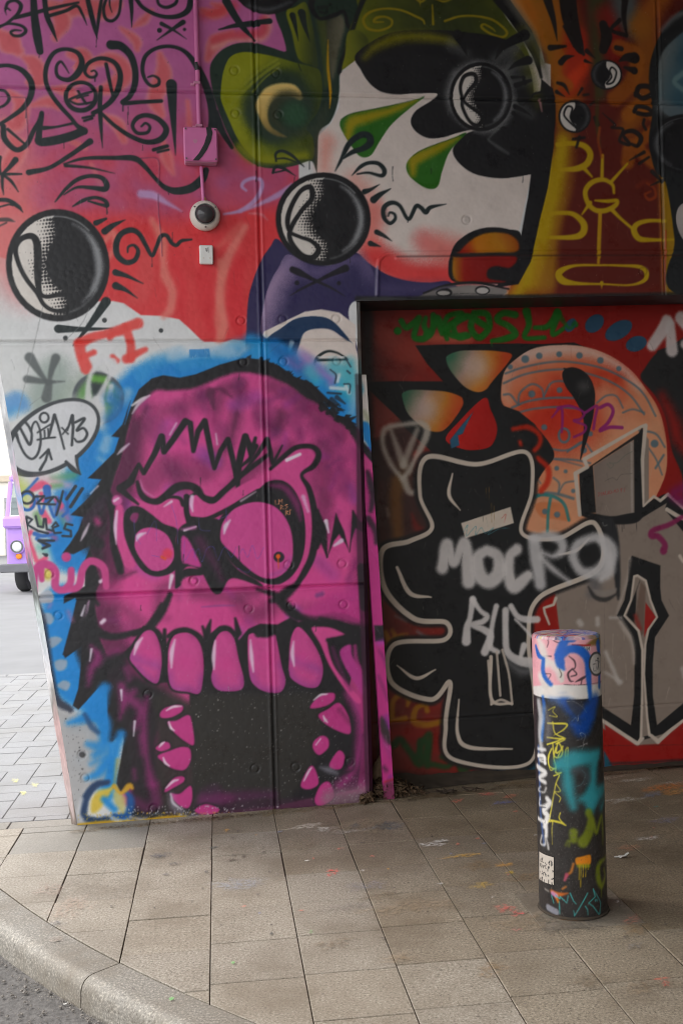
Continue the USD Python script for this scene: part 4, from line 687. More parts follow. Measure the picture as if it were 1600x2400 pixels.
    M.s(v, [840, 600, 862, 670, 905, 712, 960, 722, 1010, 690, 1080, 634, 1150, 622, 1212, 646, 1245, 700, 1305, 716, 1360, 664, 1430, 610], [20, 34, 40, 44, 44, 50, 46, 40, 36, 36, 30, 30], K, 6)
    M.s('a8', [-10, 622, 40, 670, 92, 702, 150, 700, 215, 640, 290, 566, 390, 490, 470, 430], [30, 30, 34, 30, 30, 34, 30, 20], K, 6)
    M.s(v, [860, 590, 880, 650, 940, 690], [6, 10, 4], (226, 180, 214), 6, .5)
    # bridge of the nose and brow bumps
    M.f(v, [750, 640, 830, 700, 960, 740, 1040, 690, 1110, 700, 1135, 800, 1090, 880, 1000, 850, 900, 770, 800, 720], MAG, 6); M.f(v, [1165, 700, 1200, 675, 1250, 720, 1320, 730, 1440, 640, 1568, 580, 1568, 650, 1420, 740, 1340, 790, 1250, 826, 1185, 800], MAG, 6)
    for P, w in (([745, 650, 790, 690, 845, 735], [36, 30, 14]), ([980, 725, 1040, 694, 1100, 700, 1122, 740], [10, 16, 22, 26]), ([1142, 690, 1142, 780, 1160, 840], [34, 32, 40]), ([1160, 690, 1200, 672, 1235, 700], [16, 14, 8]), ([1170, 826, 1260, 828, 1350, 790, 1450, 738, 1580, 660], [30, 26, 26, 30, 36])): M.s(v, P, w, K, 5)
    M.s(v, [1176, 690, 1172, 740, 1180, 780], [24, 22, 10], (230, 196, 224), 6, .9); M.s(v, [1050, 720, 1005, 750], [16, 8], (236, 206, 228), 5, .9)
    M.s(v, [560, 700, 600, 820, 560, 960, 600, 1050], [50, 90, 120, 60], K, 34, .8); M.s(v, [620, 640, 640, 760, 640, 900], [60, 60, 40], K, 30, .6); M.s(v, [590, 830, 600, 850], 34, (206, 60, 140), 18, .8)
    # cheek arc, knob
    M.s(v, [640, 650, 680, 740, 690, 850, 690, 960, 720, 1060, 738, 1150], [60, 50, 32, 36, 54, 40], K, 8); M.dot(v, 716, 714, 32, (212, 92, 160), 8); M.s(v, [700, 716, 725, 700], [16, 12], (240, 210, 232), 5, .9)
    M.f(v, [706, 760, 745, 740, 760, 800, 760, 900, 790, 1020, 830, 1110, 770, 1120, 722, 1000, 700, 880], MAG, 8); M.s(v, [716, 780, 706, 880, 712, 980], [14, 22, 6], (236, 208, 232), 6, .9)
    M.s(v, [690, 1160, 740, 1180, 830, 1150], [20, 30, 10], D, 14, .7)
    # left eye
    M.f(v, [760, 800, 800, 752, 860, 754, 930, 800, 1000, 855, 1085, 890, 1075, 960, 1095, 1080, 1060, 1150, 960, 1180, 870, 1140, 800, 1030, 762, 920], K, 5); M.f(v, [796, 826, 815, 790, 850, 796, 830, 850], (150, 50, 110), 6, .9)
    M.f(v, [826, 960, 836, 915, 880, 884, 945, 882, 1020, 922, 1060, 1000, 1062, 1075, 1010, 1134, 930, 1142, 865, 1078, 828, 1010], (212, 76, 150), 5); M.s(v, [836, 960, 850, 930, 890, 912], [8, 26, 8], (236, 214, 236), 7, .9)
    M.dot(v, 1025, 1040, 30, (232, 60, 90), 12, .9); M.s(v, [990, 1060, 1010, 1070], 16, (236, 90, 40), 6, .9)
    # nose
    M.f(v, [1088, 905, 1190, 838, 1345, 836, 1362, 1000, 1450, 1130, 1568, 1200, 1600, 1240, 1420, 1190, 1352, 1280, 1300, 1272, 1230, 1150, 1150, 1118, 1100, 1180, 1080, 1250, 1072, 1130], K, 6)
    M.f(v, [1112, 940, 1150, 950, 1200, 1040, 1230, 1120, 1150, 1106, 1112, 1080], (200, 64, 146), 8); M.s(v, [1220, 960, 1300, 1080, 1360, 1200], [60, 50, 30], (78, 34, 66), 24, .8); M.s(v, [1130, 896, 1200, 874], [16, 10], (236, 230, 236), 4, .95); M.s(v, [1112, 890, 1190, 880], [14, 26], (200, 100, 170), 8, .6)
    M.f(v, [1072, 1250, 1095, 1165, 1150, 1130, 1230, 1140, 1240, 1170, 1160, 1180, 1110, 1230], K, 5); M.dot(v, 1160, 1220, 52, MAG, 10, ry=40); M.dot(v, 1190, 1212, 16, (226, 80, 160), 4); M.s(v, [1052, 1176, 1038, 1250], [26, 12], (234, 216, 230), 6, .9)
    for P, w in (([1040, 1290, 1000, 1380, 950, 1450, 900, 1510, 820, 1530], [30, 44, 50, 44, 30]), ([580, 1080, 560, 1160, 570, 1300, 600, 1350], [30, 24, 30, 20]), ([540, 1330, 560, 1440, 590, 1510, 680, 1548, 800, 1530, 900, 1490, 990, 1350], [50, 60, 56, 40, 34, 30, 20])): M.s(v, P, w, K, 10)
    M.s(v, [615, 1210, 640, 1196], 22, (240, 220, 236), 6, .9); M.s(v, [622, 1462, 638, 1448], 24, (240, 220, 236), 7, .9); M.s(v, [545, 1330, 520, 1400, 500, 1440], [10, 26, 8], (226, 180, 214), 8, .85)
    for P in ([810, 180, 850, 120, 915, 70], [720, 430, 750, 400, 790, 366], [555, 670, 600, 625], [495, 960, 520, 910, 545, 855], [1040, 310, 1080, 240], [1322, 305, 1330, 368]): M.s(v, P, [8, 20, 10], (232, 214, 230), 6, .8)
    M.s(v, [450, 1020, 560, 960, 610, 980], [20, 50, 60], K, 12, .9); M.s(v, [520, 840, 600, 760, 640, 700], [40, 60, 40], (60, 34, 58), 20, .6)
    # right eye
    v = 'a8'
    M.f(v, [470, 520, 560, 450, 640, 400, 720, 400, 752, 440, 720, 500, 660, 560, 700, 640, 740, 760, 752, 900, 700, 1100, 640, 1060, 680, 900, 640, 680, 560, 590, 470, 570], MAG, 8)
    M.s(v, [480, 520, 560, 446, 640, 388, 735, 384, 775, 430, 745, 500, 672, 556, 715, 640, 745, 760, 755, 900, 735, 1050, 690, 1150, 640, 1230], [20, 30, 30, 30, 36, 34, 20, 34, 40, 44, 44, 40, 30], K, 6)
    M.s(v, [580, 466, 660, 430], [22, 20], (240, 226, 238), 5, .95); M.s(v, [680, 690, 710, 780], [22, 14], (236, 190, 224), 8, .8)
    M.f(v, [180, 810, 290, 712, 400, 648, 470, 596, 560, 594, 630, 656, 680, 780, 694, 930, 676, 1060, 625, 1160, 545, 1222, 460, 1224, 360, 1182, 250, 1104, 180, 1000, 160, 890], K, 5)
    M.s(v, [480, 620, 570, 640, 640, 740, 665, 830], [20, 40, 40, 10], (120, 38, 92), 16, .9); M.s(v, [300, 716, 390, 660], [14, 8], (220, 190, 210), 6, .8)
    M.f(v, [172, 940, 190, 845, 260, 764, 370, 724, 470, 734, 540, 780, 592, 860, 616, 960, 612, 1080, 572, 1150, 500, 1192, 420, 1182, 330, 1120, 250, 1040, 196, 990], (210, 74, 148), 5); M.s(v, [196, 915, 206, 870, 232, 836], [10, 26, 10], (238, 216, 238), 7, .9); M.s(v, [480, 1170, 560, 1140, 606, 1060], [14, 20, 10], (150, 80, 160), 16, .5)
    M.dot(v, 532, 1060, 33, (44, 34, 46), 4); M.dot(v, 527, 1056, 14, (240, 96, 24), 3); M.s(v, [526, 1060, 530, 1130], [8, 4], (240, 96, 24), 2)
    for P in ([508, 712, 512, 738, 526, 736], [532, 735, 532, 708, 540, 722, 550, 706, 553, 732], [542, 768, 542, 742, 556, 748, 544, 758, 560, 766], [584, 738, 570, 742, 584, 752, 572, 766], [574, 802, 574, 776, 588, 780, 576, 790, 592, 800], [598, 798, 598, 772, 606, 772]): M.s(v, P, 5, (228, 150, 110), 1.5, sm=0)
    M.f(v, [790, 880, 830, 1060, 880, 790, 930, 900, 962, 1030, 985, 775, 1030, 850, 1100, 860, 1100, 920, 1040, 900, 1000, 880, 975, 960, 966, 1030, 940, 980, 900, 920, 870, 960, 826, 1064, 780, 950], K, 6, sm=0)
    for P, w in (([800, 870, 826, 1060], [50, 6]), ([760, 780, 790, 900, 760, 1000], [40, 50, 30]), ([1000, 850, 1080, 900], [40, 60]), ([985, 780, 1000, 850], [10, 40])): M.s(v, P, w, K, 8)
    M.s(v, [820, 840, 836, 910], [26, 10], (238, 226, 238), 5, .9); M.s(v, [870, 990, 915, 960], [14, 28], (232, 210, 232), 6, .9)
    M.s(v, [640, 1230, 590, 1270, 540, 1310, 480, 1330], [36, 60, 60, 20], K, 12); M.s(v, [400, 1260, 500, 1290, 560, 1350, 640, 1420, 740, 1440], [14, 40, 60, 60, 40], K, 12); M.s(v, [740, 1440, 860, 1420, 960, 1440, 1070, 1500], [40, 40, 44, 50], K, 10)
    M.s(v, [60, 1366, 170, 1358, 260, 1358], [6, 10, 5], (120, 70, 140), 6, .6)
    # pens: thin blue scribbles
    for P in ([10, 1060, 40, 1010, 60, 1090, 90, 1010, 130, 1000, 150, 1060], [160, 1080, 200, 1000, 240, 1060, 270, 1000], [280, 1070, 310, 1010, 340, 1060, 370, 990, 400, 1070, 440, 1000], [40, 820, 50, 890, 110, 900], [160, 830, 230, 800], [210, 760, 210, 840], [280, 1130, 340, 1155, 360, 1130]): M.s(v, P, 4, (96, 84, 190), 2, .6)
    for P in ([820, 830, 830, 930, 860, 980], [900, 920, 950, 840, 960, 960], [1050, 740, 1080, 840, 1090, 980], [1130, 960, 1130, 1080, 1180, 1010, 1200, 1080], [980, 1060, 930, 1050]): M.s('a7', P, 4, (96, 84, 190), 2, .5)
    # mouth
    MO = (42, 40, 38)
    M.f('p', [290, 1530, 308, 1512, 335, 1468, 352, 1470, 378, 1492, 390, 1510, 400, 1488, 430, 1472, 462, 1484, 480, 1510, 492, 1486, 515, 1468, 545, 1480, 560, 1500, 582, 1474, 610, 1462, 650, 1464, 680, 1448, 700, 1458, 720, 1452, 770, 1450, 800, 1458, 850, 1478, 880, 1500, 872, 1640, 830, 1560, 815, 1620, 856, 1700, 846, 1780, 838, 1850, 640, 1890, 460, 1905, 452, 1850, 448, 1750, 444, 1620, 400, 1600, 345, 1602, 310, 1560], K, 6, sm=0)
    M.f('p', [452, 1620, 500, 1624, 640, 1626, 740, 1622, 800, 1640, 760, 1700, 735, 1790, 700, 1850, 640, 1888, 470, 1900, 456, 1850, 452, 1740], MO, 30, .95); M.s('p', [330, 1620, 400, 1640, 440, 1700], 50, MO, 30, .6)
    M.s('p', [480, 1880, 560, 1868, 640, 1864], [30, 30, 20], (92, 38, 82), 26, .6); M.s('p', [440, 1890, 500, 1860], 40, (74, 36, 70), 26, .6)
    M.s('p', [440, 1912, 560, 1900, 700, 1888, 870, 1874], 34, (58, 36, 52), 16, .85); M.s('p', [860, 1580, 856, 1700, 850, 1820], [20, 26, 30], (70, 26, 56), 26, .6)
    # left fur: black mass with streaks
    v = 'd1'
    M.f(v, [540, 470, 640, 380, 760, 380, 800, 470, 960, 560, 1010, 600, 1000, 700, 950, 900, 960, 960, 1000, 1180, 1020, 1330, 820, 1365, 800, 1330, 806, 1170, 745, 1190, 720, 1130, 745, 1000, 760, 860, 700, 870, 662, 860, 660, 620], K, 20, .93)
    M.f(v, [950, 600, 1180, 660, 1190, 720, 1200, 930, 1190, 1330, 1010, 1340, 960, 1100, 960, 800], MO, 24, .92)
    M.s(v, [500, 60, 480, 250, 520, 420], [60, 70, 50], K, 18, .9); M.s(v, [530, 560, 600, 450, 690, 380, 760, 360], [60, 90, 80, 40], K, 14, .95)
    for P, w, a in (([560, 300, 600, 370, 560, 440, 540, 540], [10, 60, 40, 10], .8), ([670, 350, 720, 330], 30, .6), ([770, 440, 790, 500], 26, .6), ([745, 540, 760, 640, 735, 740], [30, 50, 14], .8), ([820, 580, 800, 620, 860, 690, 830, 800], [40, 60, 50, 20], .7), ([900, 620, 880, 800, 900, 1000, 930, 1140], [20, 40, 30, 60], .7), ([940, 1160, 960, 1260], 60, .5), ([860, 860, 870, 960], 24, .4), ([820, 1060, 826, 1110], 10, .6), ([1240, 1240, 1400, 1230], 60, .3), ([830, 1250, 900, 1290], 60, .4)): M.s(v, P, w, (158, 48, 122), 24, a)
    v = 'd1'; TM = (208, 74, 146)
    T = [([795, 372, 828, 290, 880, 214, 930, 204, 966, 250, 992, 340, 986, 440, 962, 526, 900, 500, 832, 430], [822, 350, 840, 290, 870, 250]), ([1030, 330, 1058, 244, 1110, 218, 1170, 224, 1222, 280, 1246, 380, 1242, 500, 1220, 588, 1150, 580, 1060, 562, 1030, 480], [1050, 430, 1052, 340, 1070, 262]), ([1305, 300, 1338, 226, 1388, 208, 1432, 250, 1462, 380, 1492, 500, 1482, 560, 1420, 576, 1332, 566, 1294, 500, 1310, 400], [1310, 440, 1308, 360, 1318, 268])]
    T2 = [([514, 430, 540, 384, 600, 392, 660, 386, 692, 376, 712, 450, 740, 600, 766, 700, 738, 772, 660, 780, 572, 742, 526, 660], [552, 640, 540, 540, 532, 430]), ([790, 560, 800, 430, 830, 352, 870, 348, 940, 430, 1002, 550, 1016, 650, 982, 738, 900, 742, 812, 692, 790, 640], [824, 600, 812, 520, 820, 440])]
    for view, TT in (('d1', T), ('d2', T2)):
        for P, h in TT:
            M.s(view, P, 26, K, 6, closed=True); M.f(view, P, TM, 5); M.clipto(view, P, 5); Pn = np.array(P, float).reshape(-1, 2); c = Pn.mean(0); lo = Pn[Pn[:, 1] > c[1]]
            M.s(view, (lo + [0, -6]).ravel(), 50, (134, 66, 150), 30, .45); M.s(view, (Pn[Pn[:, 0] > c[0]]).ravel(), 30, (140, 40, 104), 26, .4); M.dot(view, c[0], c[1], 40, (218, 62, 146), 30, .4); M.free()
            M.s(view, h, [10, 26, 10], (238, 206, 230), 7, .9)
    for P, w in (([925, 182, 970, 220, 1000, 300, 1010, 400], [16, 30, 34, 30]), ([1030, 240, 1080, 206, 1150, 200, 1220, 240, 1260, 300], [24, 26, 26, 30, 36]), ([1300, 240, 1350, 190, 1400, 190, 1450, 240], [24, 24, 24, 30]), ([1008, 200, 1006, 280], [20, 30]), ([1290, 140, 1270, 230, 1270, 400], [10, 40, 40]), ([1440, 130, 1460, 220], [14, 40]), ([1240, 180, 1262, 240], [14, 30])): M.s(v, P, w, K, 7)
    M.s('d2', [590, 380, 640, 392, 690, 370], [60, 40, 50], K, 10)
    for view, P, h in (('d1', [978, 715, 1008, 680, 1080, 660, 1120, 668, 1112, 702, 1050, 736, 990, 740], [1020, 694, 1060, 672, 1110, 668]), ('d1', [1026, 765, 1080, 755, 1152, 722, 1176, 770, 1188, 902, 1130, 882, 1060, 822], [1034, 764, 1046, 800, 1066, 818]), ('d1', [952, 925, 1000, 888, 1036, 894, 1040, 930, 990, 946], [975, 918, 990, 900, 1006, 888]), ('d1', [966, 972, 1040, 940, 1110, 918, 1162, 930, 1168, 1000, 1130, 1058, 1060, 1052, 1000, 1012], [1000, 984, 1012, 1014, 1036, 1034]),
                       ('d1', [1008, 1180, 1060, 1112, 1120, 1098, 1126, 1130, 1060, 1170, 1016, 1194], [1016, 1170, 1060, 1130, 1090, 1120]), ('d1', [1040, 1204, 1100, 1204, 1166, 1156, 1178, 1230, 1152, 1292, 1090, 1272], [1046, 1206, 1060, 1260, 1110, 1300]), ('d1', [1194, 1302, 1262, 1268, 1344, 1300, 1300, 1332, 1220, 1328], None),
                       ('d2', [933, 884, 960, 832, 1020, 790, 1090, 784, 1092, 830, 1030, 872], [955, 830, 1000, 796, 1046, 790]), ('d2', [986, 930, 1050, 890, 1122, 848, 1180, 920, 1202, 1000, 1192, 1058, 1100, 1030, 1020, 980], [1020, 936, 1030, 960, 1046, 980]), ('d2', [948, 1150, 960, 1100, 1010, 1068, 1052, 1090, 1052, 1150, 990, 1198], [970, 1130, 1000, 1090]), ('d2', [1060, 1256, 1120, 1168, 1162, 1204, 1140, 1286, 1080, 1290], None), ('d2', [868, 1404, 900, 1320, 940, 1268, 972, 1310, 986, 1392, 920, 1428], [890, 1370, 920, 1310, 940, 1284]), ('d2', [960, 1500, 1000, 1400, 1060, 1380, 1090, 1480, 1000, 1540], None)):
        M.s(view, P, 18, K, 8, .9, closed=True); M.f(view, P, (196, 58, 134), 6)
        if h: M.s(view, h, [8, 16, 8], (236, 220, 232), 5, .9)
    M.s('d2', [1000, 1280, 1060, 1300, 1110, 1320], [10, 40, 20], (170, 166, 180), 16, .6); M.s('d1', [1046, 1210, 1060, 1280, 1120, 1320], [30, 40, 30], (170, 170, 184), 18, .5)
    # right jaw
    M.s('d2', [1180, 790, 1240, 880, 1270, 1000, 1250, 1200, 1200, 1330, 1130, 1400], [40, 70, 60, 60, 70, 60], (170, 56, 128), 30, .85); M.s('d2', [1260, 1400, 1200, 1440, 1120, 1460], 90, (150, 60, 116), 40, .7); M.s('d2', [1130, 900, 1200, 980], 20, K, 20, .4); M.s('d2', [1200, 1250, 1215, 1180, 1220, 1290, 1150, 1320], 14, K, 14, .7)
    M.s('d2', [1260, 780, 1280, 860, 1290, 1040], [30, 30, 10], (196, 56, 132), 16, .8)
    M.f('d2', [940, 352, 1000, 340, 1080, 350, 1166, 392, 1160, 410, 1060, 420, 1050, 470, 1090, 600, 1180, 720, 1270, 830, 1240, 850, 1150, 740, 1060, 600, 1000, 460], MAG, 7); M.s('d2', [1080, 480, 1130, 620, 1200, 760], 24, (120, 40, 96), 14, .6)
    M.f('d2', [1130, 500, 1200, 460, 1215, 540, 1280, 640, 1290, 800, 1230, 720, 1160, 600], (186, 60, 142), 8); M.s('d2', [1230, 470, 1240, 560, 1280, 640], [24, 30, 10], (180, 56, 130), 10, .8); M.s('d2', [1050, 430, 1120, 420, 1200, 400], [30, 34, 40], K, 8)
    M.f('d2', [880, 240, 960, 190, 1100, 110, 1260, 60, 1380, 60, 1380, 300, 1240, 330, 1100, 290, 960, 280], (200, 58, 140), 26, .8); M.s('d2', [1000, 290, 1150, 330, 1280, 370], [30, 50, 60], K, 12)
    M.s('d2', [980, 130, 1010, 120], 30, (90, 60, 120), 10, .6)
    v = 'd1'
    for P in ([560, 320, 550, 390], [742, 570, 746, 632], [825, 762, 818, 850], [500, 110, 520, 50]): M.s(v, P, [16, 8], (232, 222, 236), 5, .85)
    # bare concrete foot with blue and yellow sprays
    GR = (176, 176, 178)
    M.f('p', [80, 1690, 128, 1660, 160, 1668, 190, 1672, 240, 1700, 250, 1760, 245, 1830, 200, 1860, 190, 1960, 60, 1960], GR, 24, .95); M.specks(140, (70, 70, 72), (120, 1680, 200, 1930), (.5, 1.2), 5)
    B2 = (24, 136, 214)
    for P, w, a in (([420, 770, 520, 740, 600, 700, 640, 560], [30, 60, 80, 70], .95), ([560, 700, 630, 760, 640, 880], [60, 90, 60], .95), ([540, 900, 620, 930, 580, 970], [30, 70, 40], .8), ([530, 1110, 600, 1080, 670, 1010, 680, 1130], [20, 50, 60, 50], .95), ([700, 1000, 720, 900, 740, 840], [30, 50, 50], .9), ([560, 1020, 650, 980], 30, .6)): M.s(v, P, w, B2, 20, a)
    M.s(v, [520, 720, 560, 790, 600, 830], [24, 34, 26], (34, 74, 120), 10, .8); M.s(v, [700, 1140, 720, 1000], [10, 24], (210, 170, 60), 14, .6)
    M.s(v, [660, 1135, 590, 1150, 530, 1220, 514, 1300, 520, 1350, 600, 1370, 700, 1350], [30, 40, 44, 40, 40, 40, 40], (34, 60, 96), 10); M.s(v, [700, 1350, 780, 1330, 800, 1240, 770, 1190], [40, 50, 40, 20], (26, 84, 150), 14)
    M.f(v, [560, 1320, 560, 1250, 600, 1190, 660, 1170, 700, 1160, 640, 1260, 600, 1310], (220, 190, 70), 12, .95); M.f(v, [690, 1200, 720, 1190, 765, 1230, 760, 1320, 730, 1310, 700, 1260], (196, 190, 120), 14, .9); M.s(v, [700, 1160, 740, 1200, 790, 1160, 810, 1170], [30, 20, 40, 20], (214, 164, 40), 8, .9); M.s(v, [640, 1240, 700, 1300], 40, B2, 14, .9); M.s(v, [500, 1240, 480, 1320, 500, 1360], 20, (222, 222, 226), 12, .7)
    # torn paint patches along the left margin
    for P in ([230, 10, 270, 0, 310, 10, 300, 30, 240, 34], [244, 110, 300, 96, 330, 130, 310, 166, 270, 150], [294, 260, 340, 240, 380, 260, 340, 300, 310, 310], [332, 400, 370, 380, 410, 390, 400, 440, 350, 450], [350, 540, 390, 510, 430, 530, 410, 570, 370, 560]): M.f(v, P, (166, 172, 184), 8, .85)
    M.s(v, [225, 20, 260, 120, 290, 300, 310, 450, 340, 620, 430, 690], [20, 26, 34, 34, 50, 40], (40, 44, 60), 12, .9)
    for P, w in (([310, 40, 300, 60], 20), ([420, 90, 440, 140], 30)): M.s(v, P, w, (196, 120, 170), 14, .5)
    # magenta tag "min"
    v = 'a7'; MG = (204, 70, 138)
    M.f(v, [245, 1290, 300, 1262, 330, 1300, 316, 1338, 250, 1336], (180, 182, 190), 6, .9); M.s(v, [290, 1170, 305, 1140], 60, (222, 200, 84), 16, .9)
    M.s(v, [205, 1275, 212, 1160, 250, 1108, 300, 1110, 338, 1150, 340, 1240, 384, 1262, 430, 1220, 436, 1140], [44, 46, 48, 48, 46, 44, 44, 42, 40], MG, 6); M.s(v, [250, 1130, 256, 1200], [40, 30], MG, 6); M.s(v, [400, 1262, 480, 1240, 505, 1140, 545, 1088, 600, 1096, 640, 1140, 650, 1240], [40, 44, 44, 46, 46, 44, 40], MG, 6); M.dot(v, 406, 1060, 30, MG, 6)
    M.s(v, [180, 1180, 200, 1250], [26, 50], (244, 150, 180), 8, .8)
    # foot of the wall: scuffed yellow and white flakes
    M.s('d1', [480, 1395, 640, 1380, 840, 1372, 1000, 1352, 1140, 1344], [16, 22, 14, 22, 14], (206, 160, 34), 5, .9); M.s('d1', [800, 1345, 860, 1360, 900, 1350], [14, 20, 8], (206, 204, 208), 8, .7); M.s('d1', [1140, 1350, 1240, 1350], [20, 30], (190, 196, 204), 12, .7); M.s('d1', [660, 1330, 700, 1360, 740, 1370], [10, 24, 10], (216, 220, 226), 8, .7); M.s('d1', [820, 1340, 1000, 1330], 14, (66, 76, 80), 10, .6)
    M.specks(220, (206, 170, 60), (180, 1905, 560, 1925), (.6, 1.8), 6); M.specks(160, (200, 196, 200), (300, 1890, 660, 1915), (.6, 1.6), 7); M.specks(160, (180, 172, 176), (760, 1820, 866, 1885), (.5, 1.5), 8)
    M.s('p', [150, 1950, 400, 1930, 640, 1908, 870, 1884], 12, (70, 62, 54), 10, .8); M.s('p', [770, 1872, 830, 1866, 866, 1862], 40, (140, 126, 126), 30, .6)
    M.specks(420, (170, 166, 164), (440, 1610, 800, 1890), (.4, 1.1), 3, .7); M.specks(160, (190, 180, 190), (240, 1400, 860, 1640), (.4, 1.0), 4, .5)
    # dark, worn right arris of the pink face
    M.s('p', [838, 905, 843, 1080, 848, 1300, 856, 1500, 860, 1700, 864, 1890], [8, 16, 24, 22, 18, 14], (62, 28, 50), 6, .75); M.s('p', [836, 880, 840, 1000], 10, (70, 74, 80), 5, .8)
    M.s('p', [846, 1330, 856, 1420], [20, 26], K, 8, .8)

def finish_main(M):
    for n, rect, s in ((60, (20, 400, 420, 980), 21), (40, (640, 200, 1200, 640), 22), (60, (260, 900, 860, 1560), 23), (40, (1210, 100, 1590, 690), 24)): M.scratch(n, (232, 226, 222), rect, (5, 26), s, .28, 1.3)
    M.scratch(26, (40, 40, 42), (10, 440, 700, 1000), (10, 60), 25, .3, 1.5); M.specks(260, (200, 196, 192), (820, 20, 1560, 690), (.3, .9), 26, .5); M.specks(140, (60, 56, 56), (0, 0, 500, 600), (.3, 1.0), 27, .5)
    for P in ([370, 455, 372, 500, 378, 560, 380, 600], [60, 228, 64, 290, 66, 345], [0, 226, 60, 228], [330, 370, 370, 374, 372, 430]): M.s('p', P, 2.2, (110, 60, 90), 1.5, .8); M.relief('p', P, 3, 0.0015, 2)
    for P in ([100, 720, 40, 980], [210, 720, 190, 760, 150, 800], [96, 930, 70, 950]): M.s('p', P, 2.0, (140, 142, 142), 1.5, .6)
    R = np.random.default_rng(71)
    for x, y in ((150, 330), (60, 250), (238, 300), (334, 340), (300, 250), (92, 118), (226, 92), (395, 440), (250, 468), (300, 262), (404, 545), (356, 600), (600, 400), (690, 415), (820, 590), (905, 480), (1010, 395), (920, 390), (1225, 400), (560, 860), (470, 1120), (570, 1150), (690, 1420), (430, 1300), (740, 1465), (330, 1420), (560, 1280), (640, 1360)):
        c = (36, 38, 42); l_ = R.uniform(10, 34); M.s('p', [x, y, x + R.normal(0, .6), y + l_ * .6, x + R.normal(0, .8), y + l_], [2.4, 1.8, 2.6], c, 1.5, .75)
    # tie holes, plugged
    for x, y in ((549, 164), (647, 170), (552, 265), (652, 268), (565, 751), (662, 748), (788, 746), (570, 848), (664, 847), (790, 845), (1093, 514), (117, 1346), (137, 1443), (454, 1363), (676, 1324), (802, 1321), (583, 1427), (683, 1420), (805, 1417), (347, 1627), (200, 1824), (360, 1897), (192, 1769), (598, 1802), (693, 1798), (820, 1786), (1508, 635), (455, 1360)): M.plug(x, y)
    M.dot('p', 192, 1769, 7, (70, 70, 74)); M.dot('p', 1093, 514, 8, (190, 180, 174), 4, .6)
    # rendered lip of the blocked-up opening above the ledge
    for P in ([1620, 590, 1400, 590, 1200, 591, 1000, 592, 915, 594, 893, 604, 886, 620, 884, 690], [1620, 602, 1400, 602, 1200, 603, 1000, 604, 930, 605]): M.relief('p', P, 8, 0.006, 4)
    M.relief('p', [1554, 600, 1556, 690], 8, 0.005, 4); M.s('p', [1620, 598, 1200, 599, 930, 601], 5, (60, 40, 40), 3, .45); M.s('p', [884, 625, 881, 690], 4, (120, 108, 140), 3, .8)
    M.s('p', [1560, 540, 1556, 690], 5, (190, 60, 50), 3, .6); M.s('p', [838, 700, 1000, 700, 1620, 690], 14, (34, 34, 36), 8, .9)
